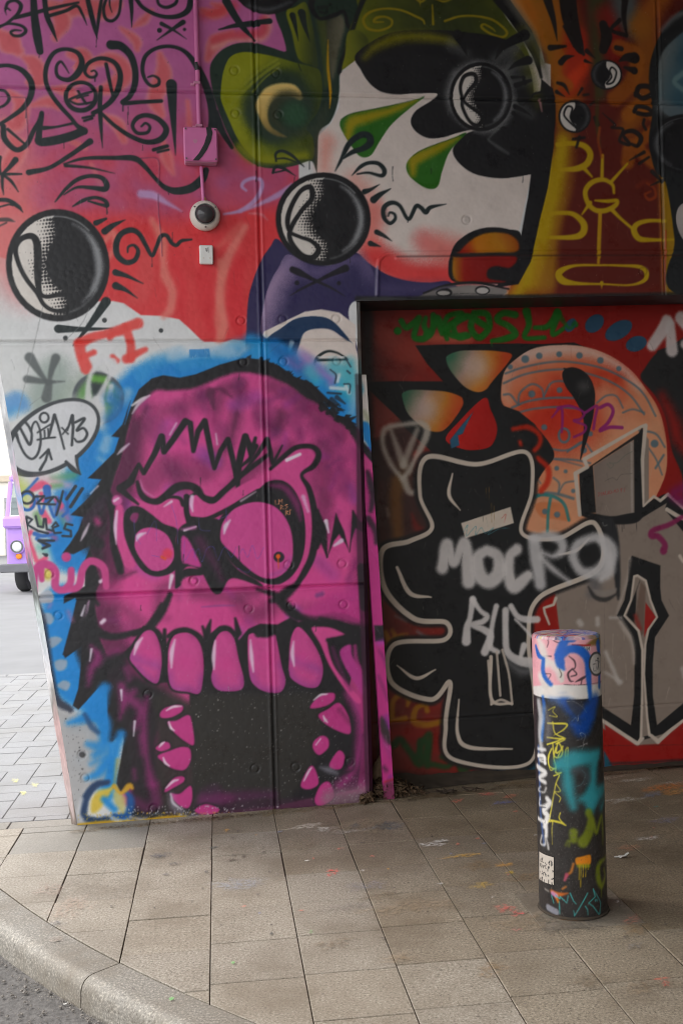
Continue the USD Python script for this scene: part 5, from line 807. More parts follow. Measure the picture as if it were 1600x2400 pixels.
# ------------------------------------------------------------------ the darker painted infill, the loose batten, the bollard
CREAM = (212, 196, 180)
def paint_infill(R):
    B = (25, 25, 26)
    R.f('p', [700, 600, 2100, 600, 2100, 2000, 700, 2000], [(112, 40, 34), (150, 34, 26), (160, 26, 20), (150, 24, 18)], 2, sm=0, g=(850, 800, 1500, 760))
    R.s('p', [850, 740, 860, 860, 880, 900], 50, (70, 32, 28), 40, .8); R.s('p', [900, 790, 980, 830, 1060, 790], 60, (176, 74, 58), 50, .5); R.s('p', [1000, 790, 1100, 795], 20, (206, 108, 80), 20, .6)
    v = 'a6'
    R.f(v, [-72, 808, 100, 802, 560, 796, 700, 800, 900, 790, 1000, 830, 1200, 960, 1300, 1060, 1400, 1300, 700, 1700, 300, 1700, -150, 1300, -380, 1050, -140, 1036, 100, 1030, 0, 920], B, 3, sm=0)
    R.f('a5', [905, 1295, 1120, 1288, 1400, 1290, 1300, 1500, 1180, 1568, 960, 1330], B, 3, sm=0); R.f('a5', [960, 1350, 1150, 1530, 1180, 1600, 960, 1640, 940, 1500], [(120, 46, 40), (150, 66, 56)], 4, sm=0, g=(950, 1400, 1150, 1600))
    # gem shapes
    def gem(P, hi, g):
        R.f(v, P, [(60, 112, 84), (176, 140, 120), (206, 128, 44), (200, 72, 30)], 4, g=g); R.clipto(v, P); R.dot(v, *hi, 80, (216, 190, 180), 60, .75); R.free()
    gem([118, 900, 130, 868, 200, 842, 300, 838, 420, 842, 515, 860, 500, 910, 400, 1030, 360, 1080, 305, 1094, 230, 1060, 150, 970], (300, 940), (130, 880, 460, 1000))
    gem([-152, 1120, -140, 1095, -95, 1080, 0, 1082, 120, 1092, 200, 1118, 220, 1140, 218, 1180, 160, 1270, 95, 1332, 20, 1332, -50, 1290, -120, 1220], (-10, 1200), (-140, 1100, 190, 1230))
    R.f(v, [115, 1385, 200, 1270, 350, 1130, 390, 1200, 430, 1310, 410, 1400, 360, 1440, 230, 1446], [(196, 30, 26), (170, 22, 18)], 3, g=(200, 1300, 420, 1350)); R.f(v, [140, 1390, 210, 1300, 285, 1214, 240, 1300, 220, 1350, 190, 1360, 200, 1420, 150, 1440], (44, 92, 120), 3, sm=0)
    # patterned orange disc
    disc = [455, 1080, 480, 960, 560, 880, 660, 825, 800, 806, 960, 815, 1120, 870, 1250, 960, 1330, 1060, 1410, 1180, 1450, 1300, 1470, 1440, 1460, 1600, 1380, 1780, 1320, 1880, 1000, 2050, 700, 2050, 560, 1860, 700, 1600, 780, 1480, 700, 1340, 580, 1240, 470, 1175]
    R.f(v, disc, [(222, 160, 136), (222, 116, 76), (206, 62, 34), (222, 132, 92), (226, 156, 116)], 4, g=(560, 860, 980, 1560)); R.clipto(v, disc)
    R.s(v, [600, 860, 800, 830, 1000, 850, 1200, 950, 1300, 1060], [70, 80, 80, 70, 50], (236, 210, 196), 46, .8); R.dot(v, 850, 1250, 190, (204, 44, 26), 130, .85); R.s(v, [480, 960, 470, 1080, 500, 1150], 60, (232, 180, 150), 40, .7); R.s(v, [1060, 1100, 1150, 1200, 1200, 1300], 120, (230, 160, 124), 60, .7); R.s(v, [1150, 1400, 1300, 1500, 1400, 1650], 100, (230, 150, 110), 60, .6)
    T = (88, 116, 128); S = lambda P, w, a=.85: R.s(v, P, w, T, 5, a)
    for x, y, r in ((602, 892, 24), (688, 872, 20), (810, 862, 18), (934, 870, 20), (1062, 900, 20), (642, 1106, 22), (812, 1082, 18), (718, 1310, 18), (1394, 1410, 24), (1175, 950, 16), (510, 940, 16), (1000, 1350, 16), (960, 1450, 20)): R.dot(v, x, y, r, T, 5, .9)
    for P, w in (([480, 980, 600, 940, 760, 910, 900, 912, 1080, 950, 1240, 1030, 1330, 1110, 1400, 1240], 14), ([470, 1040, 600, 985, 760, 958, 900, 962, 1100, 1020, 1240, 1110, 1330, 1230], 14), ([470, 1110, 510, 1110, 550, 1160], 14), ([560, 1170, 570, 1100, 640, 1046, 700, 1070, 715, 1120], 14), ([715, 1120, 760, 1040, 830, 1028, 880, 1060], 14), ([520, 1190, 620, 1150, 760, 1130, 900, 1130], 16), ([560, 1220, 660, 1196, 800, 1186, 960, 1200], 14), ([1040, 1160, 1100, 1116, 1160, 1120, 1200, 1190], 12), ([1200, 1220, 1260, 1200, 1330, 1220], 12),
                 ([1300, 1330, 1400, 1350, 1456, 1430], 14), ([1330, 1400, 1400, 1500, 1440, 1600], 12), ([1300, 1440, 1350, 1540], 12), ([690, 1400, 760, 1440, 860, 1450, 960, 1400], 14), ([860, 1460, 900, 1430, 960, 1400, 1010, 1460], 14), ([700, 1500, 900, 1510, 1000, 1530], 14), ([1400, 1560, 1450, 1480], 16)): S(P, w)
    t = np.linspace(0, 2 * np.pi, 16, endpoint=False); R.s(v, np.stack([840 + 32 * np.cos(t), 1360 + 42 * np.sin(t)], 1).ravel(), 18, T, 4, .9, closed=True)
    w = 'b1'
    for P, ww in (([200, 640, 300, 610, 420, 620, 560, 660], 30), ([250, 300, 400, 300, 640, 360], 14), ([380, 470, 430, 520, 425, 610], 20), ([430, 600, 480, 520, 570, 500], 16), ([220, 460, 260, 520], 14)): R.s(w, P, ww, T, 6, .8)
    for x, y, r in ((408, 382, 22), (490, 410, 18), (300, 780, 26), (412, 808, 28), (560, 590, 20)): R.dot(w, x, y, r, T, 5, .9)
    R.free()
    R.f(w, [210, 720, 330, 690, 460, 720, 540, 860, 400, 850, 270, 830], (216, 128, 80), 8, .9)
    for x, y, r in ((300, 780, 26), (412, 808, 28)): R.dot(w, x, y, r, T, 5, .9)
    for P, ww in (([190, 650, 280, 625, 400, 650, 480, 720, 520, 860], [40, 34, 34, 34, 30]), ([350, 660, 330, 800, 322, 1000], [34, 30, 30])): R.s(w, P, ww, (40, 130, 132), 5, .85)
    R.f(v, [470, 1178, 560, 1210, 660, 1290, 720, 1380, 770, 1470, 680, 1400, 600, 1340, 520, 1300], B, 3, sm=0)
    for P, ww in (([530, 1320, 620, 1310, 690, 1360, 680, 1430, 600, 1480, 570, 1400], [30, 34, 36, 36, 34, 30]), ([680, 1500, 740, 1560, 740, 1640, 700, 1700], 40), ([640, 1490, 660, 1500], 30)): R.s(v, P, ww, (206, 44, 20), 12, .85)
    R.s(v, [840, 950, 880, 960], 10, B, 3)
    R.f(v, [828, 990, 845, 955, 890, 942, 950, 960, 1000, 1010, 1028, 1090, 1026, 1180, 1010, 1280, 980, 1390, 938, 1510, 960, 1330, 950, 1230, 900, 1130, 850, 1060], B, 3); R.dot(v, 960, 1060, 34, (88, 84, 84), 34, .7)
    # ear-shaped sprays: black field at the right
    R.f(v, [1310, 1010, 1340, 940, 1400, 860, 1470, 820, 1900, 700, 1900, 1900, 1600, 1800, 1560, 1600, 1500, 1450, 1460, 1250, 1400, 1120], (34, 34, 35), 6); R.s(v, [1440, 1120, 1500, 1250, 1540, 1380, 1620, 1500], [40, 90, 90, 40], (152, 24, 20), 50, .95)
    for P, ww in (([1470, 660, 1440, 720, 1380, 810], [90, 90, 80]), ([1490, 680, 1500, 840], [70, 90]), ([1560, 640, 1620, 720], 100), ([1580, 800, 1700, 900], 70)): R.s(v, P, ww, (222, 208, 204), 12, .95)
    # green and plum writing, blue ovals
    GN = (22, 112, 24); u = 'a5'
    R.dot(u, 1128, 980, 24, GN, 6)
    for P, ww in (([1150, 920, 1180, 960, 1230, 930, 1260, 900, 1240, 960, 1230, 1020, 1280, 1030, 1320, 1010], [40, 40, 44, 40, 40, 40, 44, 40]), ([1300, 900, 1290, 950, 1330, 1000, 1370, 900, 1400, 960, 1430, 1030], [30, 40, 36, 40, 40, 30]), ([1420, 980, 1500, 920, 1560, 890, 1500, 900, 1470, 960, 1500, 1020, 1560, 1010], 40)): R.s(u, P, ww, GN, 7, .95)
    for P, ww in (([-10, 740, 30, 700, 40, 620, 90, 740], [30, 30, 34, 24]), ([120, 690, 200, 640, 210, 610, 130, 630, 110, 700, 160, 750, 240, 740], 36), ([290, 610, 270, 700, 320, 760, 380, 700, 370, 620, 310, 610, 290, 640, 360, 690], 46), ([540, 620, 470, 610, 430, 650, 500, 690, 540, 740, 470, 770, 400, 780], [50, 46, 44, 46, 50, 44, 30]), ([395, 780, 398, 812], [14, 4]), ([610, 600, 625, 680, 600, 760, 720, 760], [60, 44, 34, 30]), ([660, 700, 740, 690, 800, 600], [30, 40, 40]), ([800, 610, 770, 740, 860, 690, 910, 680], [60, 34, 30, 40])): R.s(v, P, ww, GN, 7, .93)
    for x, y, a, b, r in ((880, 684, 46, 30, -1.0), (1026, 674, 66, 48, -.75), (1174, 716, 92, 52, -.55), (1282, 798, 66, 46, -.35)): R.dot(v, x, y, a, (40, 84, 112), 3, .95, ry=b, rot=r)
    R.s(v, [800, 610, 870, 700, 905, 670], [50, 20, 30], GN, 8, .7)
    for x, y0, y1 in ((690, 700, 770), (880, 740, 880), (985, 735, 790), (1300, 840, 960), (660, 590, 640), (1115, 585, 700)): R.s(v, [x, y0, x + 2, y1], 3, (196, 90, 76), 2, .4)
    for P, ww in (([765, 1250, 820, 1190, 830, 1260, 825, 1340], [12, 20, 20, 16]), ([800, 1190, 880, 1180, 960, 1220, 940, 1260, 900, 1270, 970, 1300, 960, 1340, 900, 1370], 18), ([970, 1220, 1040, 1180, 1030, 1250, 1020, 1320], 20), ([1060, 1190, 1110, 1170, 1140, 1210, 1110, 1280, 1060, 1330, 1120, 1310, 1195, 1312], 24)): R.s(v, P, ww, (150, 34, 116), 4, .92)
    # left ghost outlines, brown drips
    w = 'a9'
    R.f(w, [60, 300, 110, 250, 260, 120, 290, 100, 420, 280, 520, 700, 500, 1000, 300, 1050, 60, 1000], (42, 40, 38), 20, .7); R.s(w, [130, 600, 120, 800, 160, 1000], 80, (84, 38, 30), 40, .7)
    R.s(w, [250, 560, 240, 700, 250, 900, 260, 1090, 275, 1160], [110, 100, 90, 70, 10], (128, 82, 34), 26, .85); R.s(w, [400, 360, 420, 480, 440, 540], [60, 70, 30], (184, 34, 22), 16, .85); R.s(w, [300, 440, 290, 560], 80, (112, 86, 52), 40, .6)
    for P, ww, a in (([290, 540, 210, 440, 150, 300, 150, 200, 190, 160, 300, 140, 420, 130, 470, 170, 460, 240, 400, 370, 340, 480, 290, 540], [44, 40, 40, 44, 44, 40, 44, 56, 60, 50, 44, 44], .85), ([210, 190, 250, 300, 300, 440], [30, 50, 60], .7), ([400, 180, 350, 300, 300, 440], [40, 50, 50], .7), ([300, 540, 350, 640, 460, 600], [60, 50, 16], .85), ([180, 760, 185, 810], 24, .4)): R.s(w, P, ww, (200, 188, 174), 14, a)
    R.s(w, [360, 800, 400, 900, 480, 920], [20, 60, 20], (130, 30, 24), 16, .7)
    w = 'd3'
    # tan and yellow scrawls low on the left
    YB = (168, 112, 24)
    for P, ww in (([210, 520, 260, 620, 340, 560, 400, 540], [50, 60, 60, 40]), ([220, 640, 290, 560, 270, 500], [40, 50, 40]), ([270, 1290, 280, 1150, 360, 1090, 420, 1130, 410, 1190], [50, 50, 50, 60, 40]), ([260, 1330, 390, 1310], [40, 60]), ([590, 1240, 570, 1190, 490, 1220, 470, 1340, 580, 1370, 720, 1340], [50, 50, 60, 70, 70, 60])): R.s(w, P, ww, YB, 10, .92)
    R.s(w, [400, 560, 480, 600, 440, 660], [60, 50, 20], (146, 72, 50), 8, .8); R.f(w, [495, 720, 560, 650, 660, 645, 640, 690, 560, 770, 510, 760], (160, 24, 20), 8); R.s(w, [300, 370, 400, 410], [20, 40], (112, 112, 114), 12, .7); R.s(w, [500, 510, 600, 580, 740, 580], [20, 50, 20], (130, 130, 134), 14, .8); R.s(w, [240, 460, 420, 480], 80, (96, 38, 28), 30, .6)
    w = 'd5'
    R.s(w, [400, 60, 600, 90, 820, 180, 1000, 330, 1250, 360], [120, 130, 130, 120, 70], (134, 26, 22), 40, .85); R.s(w, [430, 420, 700, 430, 1000, 410, 1300, 370, 1600, 350], [90, 60, 30, 26, 20], (34, 32, 30), 26, .9); R.f(w, [1260, 330, 1400, 300, 1560, 200, 1640, 110, 1760, 130, 1760, 440, 1260, 440], (34, 86, 104), 10, .9)
    for P, ww in (([430, 160, 480, 120, 560, 220, 640, 320, 700, 160, 640, 140, 660, 300], 60), ([700, 330, 720, 80, 660, 150, 620, 260], [60, 50, 50, 60]), ([740, 320, 860, 340, 900, 290, 820, 260], 50), ([960, 320, 990, 370, 1080, 320], [60, 60, 30])): R.s(w, P, ww, (26, 66, 30), 14, .9)
    # the big grey letter with black and cream borders
    w = 'b1'; GY = (148, 132, 120)
    R.f('p', [1395, 1120, 1404, 1108, 1450, 1060, 1512, 1020, 1520, 1030, 1520, 1180, 1600, 1170, 1900, 1130, 1900, 1720, 1600, 1700, 1560, 1770, 1440, 1730, 1330, 1640, 1320, 1560, 1320, 1380, 1390, 1330, 1396, 1260], GY, 4, sm=0)
    R.f('p', [1300, 1390, 1340, 1360, 1440, 1330, 1560, 1420, 1560, 1700, 1500, 1740, 1400, 1700, 1330, 1650], GY, 6, sm=0)
    R.f(w, [615, 430, 720, 360, 1160, 60, 1195, 0, 1200, 20, 1205, 735, 1300, 660, 1360, 690, 1430, 620, 1568, 760, 1600, 1000, 1400, 760, 1420, 700, 1120, 880, 900, 860, 800, 840, 790, 830, 1120, 790, 1115, 120, 740, 360, 770, 790, 630, 800], B, 4, sm=0)
    R.f(w, [742, 362, 1116, 122, 1120, 785, 960, 820, 800, 836, 772, 780], [(134, 118, 108), GY], 5, sm=0, g=(760, 400, 1110, 500)); R.s(w, [1095, 150, 1100, 780], 14, (196, 188, 180), 8, .7)
    R.s(w, [650, 800, 760, 830, 900, 860, 1120, 850, 1200, 780, 1320, 690, 1420, 640, 1500, 700, 1600, 800], [50, 70, 80, 80, 60, 50, 50, 30, 30], B, 5); R.f(w, [800, 830, 920, 850, 980, 1040, 990, 1500, 960, 1560, 900, 1100, 830, 960], (40, 40, 42), 10)
    for P, ww in (([620, 810, 580, 430, 690, 370, 660, 300, 1180, 0, 1225, -10, 1195, 300, 1205, 730, 1300, 640, 1360, 680, 1430, 620, 1568, 750, 1640, 800], [40, 44, 40, 44, 30, 46, 40, 22, 26, 34, 34, 28, 24]), ([1420, 760, 1500, 810, 1600, 860], [44, 46, 36])): R.s(w, P, ww, CREAM, 4, sm=0)
    R.s(w, [1540, 1190, 1568, 1240], [40, 30], CREAM, 6)
    for x in (920, 940, 958, 980, 1005, 1022, 1140): R.s(w, [x, 880, x + 4, 930 + (x * 7) % 50], [7, 3], B, 2)
    R.s(w, [830, 880, 840, 910, 870, 905], 8, (170, 166, 160), 3, .8)
    for P, ww in (([1568, 560, 1480, 620, 1568, 680], 120), ): R.s(w, P, ww, (130, 24, 92), 30, .8)
    R.s(w, [1560, 830, 1440, 900, 1300, 950, 1280, 1000, 1340, 1010, 1400, 1080, 1390, 1140], [46, 50, 60, 70, 60, 60, 80], (140, 32, 84), 8, .92)
    R.s(w, [870, 340, 900, 380, 930, 350, 890, 330, 960, 330, 1040, 260, 1100, 230], 5, (70, 100, 84), 2, .7); R.s(w, [850, 500, 920, 470, 960, 490, 1000, 440, 1100, 430], 5, (80, 74, 70), 2, .8)
    for P in ([806, 612, 790, 606, 800, 625, 790, 638], [815, 608, 818, 632], [830, 630, 835, 600, 848, 625, 838, 615], [856, 595, 852, 625, 866, 622], [876, 592, 874, 620], [886, 590, 884, 618], [900, 588, 888, 604, 902, 616], [915, 592, 910, 610, 924, 606], [934, 585, 934, 606, 946, 580, 954, 604], [965, 572, 975, 590, 966, 600], [990, 570, 1000, 584, 1004, 566, 1000, 600], [1020, 568, 1030, 580, 1034, 562, 1030, 596]): R.s(w, P, 5, (176, 44, 46), 1.5, .9, sm=0)
    w = 'd4'
    R.f(w, [1100, 10, 1360, 100, 1358, 300, 1370, 420, 1440, 560, 1310, 760, 1290, 1000, 1290, 1300, 1330, 1568, 1568, 1370, 1800, 1240, 1800, 1420, 1568, 1510, 1380, 1650, 1150, 1720, 860, 1540, 700, 1440, 700, 1300, 860, 1420, 1090, 1570, 1120, 1300, 1125, 900, 1090, 740, 960, 560, 1030, 420, 1060, 250, 1070, 60], B, 4, sm=0)
    R.f(w, [1130, 190, 1230, 240, 1270, 420, 1330, 575, 1250, 700, 1220, 830, 1210, 1100, 1240, 1500, 1260, 1660, 1180, 1680, 1190, 1300, 1195, 900, 1160, 700, 1040, 560, 1090, 420], GY, 4, sm=0)
    R.f(w, [1140, 330, 1180, 220, 1080, 480, 1050, 560, 1130, 640], B, 6, sm=0); R.f(w, [1180, 250, 1225, 300, 1210, 720, 1170, 760, 1120, 620], (120, 98, 86), 8, sm=0); R.f(w, [1225, 440, 1320, 575, 1240, 690, 1210, 760], (166, 34, 30), 4, sm=0); R.s(w, [1130, 560, 1170, 680], [30, 40], (156, 40, 34), 14, .8)
    for P, ww in (([1260, 1660, 1240, 1500, 1210, 1100, 1222, 830, 1250, 690, 1330, 575, 1270, 420, 1226, 240, 1150, 192, 1120, 200, 1090, 420, 1030, 560, 1160, 700, 1196, 880, 1192, 1300, 1182, 1680], [30, 26, 24, 24, 26, 24, 24, 26, 26, 26, 26, 22, 26, 30, 30, 26, 30]), ([1150, 1740, 1000, 1640, 860, 1545, 700, 1450], [40, 36, 34, 30]), ([1150, 1740, 1180, 1690], 30), ([1340, 1720, 1270, 1660], [40, 30]), ([1340, 1720, 1450, 1620, 1568, 1530, 1760, 1440], [44, 34, 30, 26])): R.s(w, P, ww, CREAM, 4, sm=0)
    for P, ww in (([1085, 40, 1050, 250, 960, 540], [26, 20, 16]), ([1000, 620, 1100, 800, 1120, 1000], [60, 50, 20]), ([1120, 1780, 1180, 1760], 24), ([1310, 1770, 1370, 1740], 24)): R.s(w, P, ww, (198, 184, 172), 14, .75)
    R.f(w, [850, 1560, 1140, 1752, 1340, 1740, 1568, 1540, 1800, 1450, 1900, 2000, 900, 2000], (158, 28, 24), 5, .97, sm=0); R.f(w, [840, 1800, 920, 1940, 840, 2000], (34, 86, 104), 8, sm=0)
    for P, ww in (([1150, 1740, 1000, 1640, 860, 1545, 700, 1450], [40, 36, 34, 30]), ([1340, 1720, 1450, 1620, 1568, 1530, 1760, 1440], [44, 34, 30, 26]), ([1150, 1740, 1200, 1690], 34), ([1340, 1720, 1280, 1668], [44, 34])): R.s(w, P, ww, CREAM, 5, sm=0)
    R.s(w, [900, 1920, 1200, 1910, 1700, 1880], 22, (40, 40, 42), 10, .9)
    for P, ww in (([860, 900, 980, 1180], [40, 50]), ([850, 1080, 1000, 1170], [24, 40]), ([615, 620, 630, 640], 60), ([785, 590, 785, 640], 50), ([900, 580, 1000, 580], 30), ([1560, 1050, 1600, 1200], 40)): R.s(w, P, ww, (206, 196, 188), 12, .75)
    R.s(w, [700, 100, 760, 280, 720, 360], [140, 140, 60], (98, 98, 102), 40, .7); R.s(w, [700, 300, 760, 390, 860, 410, 960, 360], [20, 40, 50, 20], (50, 48, 48), 8, .9); R.f(w, [740, 320, 840, 330, 960, 310, 920, 370, 820, 390], (150, 140, 132), 10, .8)
    for P in ([340, 640, 300, 540, 290, 490, 380, 460, 400, 400], ): R.s(w, P, [24, 28, 26, 30, 34], CREAM, 4, sm=0)
    for P in ([925, 730, 920, 900, 925, 960], [1040, 1000, 1048, 1150], [1020, 660, 1026, 790], [680, 420, 670, 500], [900, 1320, 880, 1400], [1440, 1220, 1410, 1340]): R.s(w, P, [6, 4], (196, 184, 170), 2, .7)
    R.s(w, [970, 950, 985, 930, 990, 960, 1010, 920, 1030, 950], 4, (190, 178, 166), 2, .6); R.s(w, [850, 1755, 1200, 1754, 1700, 1748], 5, (70, 30, 28), 3, .8); R.s(w, [846, 420, 848, 1800], 3, (70, 60, 56), 2, .4)
    # a plain black spray-painted block edged in cream
    w = 'a9'
    blk = [1000, 1072, 1118, 1088, 1232, 1060, 1246, 1150, 1222, 1248, 1306, 1262, 1392, 1226, 1404, 1330, 1262, 1402, 1238, 1500, 1252, 1640, 1240, 1788, 1062, 1780, 1044, 1700, 1054, 1600, 1010, 1640, 918, 1600, 922, 1512, 1040, 1500, 1046, 1460, 970, 1450, 902, 1380, 896, 1290, 960, 1268, 1012, 1236, 984, 1160]
    R.f('p', blk, B, 3); R.s('p', blk, [30] * 2, (26, 25, 26), 12, .9, closed=True); R.f('p', blk, B, 3); R.s('p', blk, [13, 10, 14, 9, 13, 12, 15, 10], CREAM, 3, closed=True)
    for P, ww in (([930, 1330, 960, 1390, 1010, 1400], [8, 12, 4]), ([1075, 1640, 1072, 1720, 1100, 1752, 1200, 1756], [4, 10, 11, 4]), ([1150, 1540, 1152, 1640, 1200, 1650], [10, 9, 6]), ([1060, 1110, 1052, 1160, 1078, 1196], [4, 10, 3]), ([1310, 1300, 1350, 1290, 1380, 1262], [5, 9, 4]), ([930, 1560, 975, 1590, 1020, 1570], [3, 10, 4])): R.s('p', P, ww, CREAM, 3)
    R.f('p', [1080, 1226, 1196, 1188, 1204, 1226, 1090, 1262], CREAM, 3, sm=0); R.s(w, [740, 930, 770, 880, 760, 960, 800, 920, 830, 890, 830, 950, 870, 900, 900, 940, 960, 900, 920, 950, 1000, 910, 1080, 900], 5, (70, 150, 164), 1.5, .9)
    R.s(w, [1020, 830, 1050, 800, 1040, 860], 5, (196, 60, 50), 1.5, .8)
    for P in ([905, 610, 906, 680], [925, 600, 926, 720], [945, 720, 946, 860], [965, 740, 964, 890]): R.s(w, P, [6, 3], (150, 110, 50), 1.5, .7)
    # sprayed words in white
    WS = (226, 218, 214)
    for P, ww in (([585, 1195, 620, 1020, 668, 1160, 748, 1010, 778, 1296], [104, 98, 80, 98, 118]), ([910, 1066, 846, 1120, 862, 1250, 930, 1296, 1000, 1230, 990, 1110, 910, 1066], [90, 100, 120, 120, 120, 100, 90]), ([1130, 1060, 1080, 1110, 1076, 1240, 1110, 1330, 1215, 1250], [96, 90, 96, 120, 90])): R.s(w, P, ww, WS, 16, .9)
    w = 'b1'
    for P, ww in (([200, 1030, 220, 1200, 260, 1450], [110, 130, 110]), ([200, 1030, 320, 1000, 440, 1040, 460, 1130, 380, 1190, 280, 1160], [60, 80, 90, 90, 60, 40]), ([260, 1200, 400, 1330, 520, 1420], [60, 50, 40]), ([700, 1030, 600, 1080, 560, 1200, 640, 1330, 780, 1330, 900, 1200, 880, 1080, 780, 1020, 700, 1030], [80, 90, 90, 90, 120, 140, 120, 90, 80]), ([820, 1050, 900, 1300, 820, 1400], [60, 100, 60])): R.s(w, P, [x_ * 1.12 for x_ in ww], (214, 209, 208), 20, .9)
    w = 'd3'
    for P, ww in (([1010, 215, 985, 380, 960, 460, 950, 600], [60, 48, 60, 80]), ([1010, 220, 1080, 320, 1140, 370, 1100, 420, 1010, 450, 1120, 500, 1170, 560, 1120, 700], [50, 40, 50, 50, 46, 60, 70, 70]), ([1225, 280, 1190, 440, 1170, 640, 1240, 700], [50, 44, 50, 40]), ([1310, 320, 1310, 520, 1330, 700, 1440, 780, 1568, 800], [60, 56, 60, 80, 90]), ([1360, 280, 1420, 370, 1500, 400, 1600, 400], [50, 50, 60, 60]), ([1400, 400, 1480, 480, 1580, 590], [20, 24, 24]), ([1480, 640, 1450, 740], [60, 40])): R.s(w, P, [x_ * 1.22 for x_ in ww], WS, 8, .93)
    R.s(w, [1340, 800, 1460, 880, 1560, 860], [60, 90, 80], (150, 148, 150), 30, .6)
    for P in ([1150, 780, 1180, 1180], [1230, 700, 1262, 1100], [1280, 680, 1340, 900, 1370, 1160], [1180, 1180, 1270, 1140, 1370, 1180]): R.s(w, P, [26, 26], CREAM, 3, .9)
    R.scratch(120, (206, 190, 176), (900, 720, 1590, 1740), (5, 26), 31, .4, 1.4); R.scratch(30, (24, 24, 24), (900, 720, 1590, 1740), (8, 40), 32, .4, 1.4); R.specks(220, (190, 180, 172), (880, 740, 1600, 1780), (.4, 1.0), 33, .5)
    R.s('p', [860, 720, 862, 1000, 880, 1400, 900, 1850], 26, (40, 36, 38), 22, .8)

def paint_batten(S):
    S.f('p', [700, 700, 1100, 700, 1100, 2000, 700, 2000], (200, 58, 138), 2, sm=0)
    v = 'g3'
    S.f(v, [60, 60, 300, 60, 320, 1000, 100, 1000], (216, 206, 200), 2, sm=0); S.s(v, [110, 180, 140, 280, 130, 340], [50, 60, 30], (60, 160, 190), 14, .9); S.s(v, [180, 560, 220, 640, 220, 720], [30, 60, 50], (160, 166, 130), 16, .8); S.f(v, [130, 700, 250, 730, 270, 1050, 190, 930, 140, 880], BLUE, 10); S.s(v, [150, 840, 160, 930], 30, (200, 210, 220), 10, .8)
    S.f(v, [130, 920, 180, 950, 280, 1080, 300, 1230, 150, 1050], (38, 36, 42), 6, sm=0); S.f(v, [150, 1060, 290, 1220, 300, 1330, 180, 1300], MAG, 6, sm=0)
    for P, w in (([220, 1320, 270, 1500, 290, 1640, 260, 1800], [60, 100, 90, 60]), ([230, 1900, 320, 2060, 330, 2200], [80, 80, 60]), ([240, 1450, 300, 1560], 40)): S.s(v, P, w, (44, 34, 44), 12, .9)
    v = 'g4'
    S.f(v, [330, -200, 480, -200, 480, 20, 345, 20], (40, 36, 42), 8, sm=0); S.s(v, [400, 40, 440, 30], 60, (190, 80, 190), 20, .7); S.s(v, [400, 150, 470, 260, 500, 360], [20, 40, 20], (120, 40, 100), 14, .8); S.s(v, [390, 500, 450, 640, 520, 830], [30, 40, 20], (130, 44, 100), 14, .7)
    S.f(v, [410, 1080, 470, 1080, 550, 1250, 560, 1450, 440, 1330], (58, 48, 50), 12); S.s(v, [500, 1060, 540, 1200], 50, (120, 60, 150), 20, .7); S.s(v, [450, 1340, 520, 1500, 560, 1600], 40, (150, 60, 130), 24, .6); S.s(v, [470, 1760, 500, 1800], 50, (70, 40, 60), 14, .8); S.s(v, [560, 1880, 540, 1950], 40, (120, 50, 150), 16, .7); S.s(v, [480, 1960, 600, 1920], 30, (196, 44, 44), 8, .8); S.f(v, [460, 2000, 640, 1960, 640, 2300, 460, 2300], (120, 58, 84), 12, .8)
    S.scratch(16, (230, 220, 226), (836, 880, 925, 1860), (10, 40), 41, .4, 1.2)

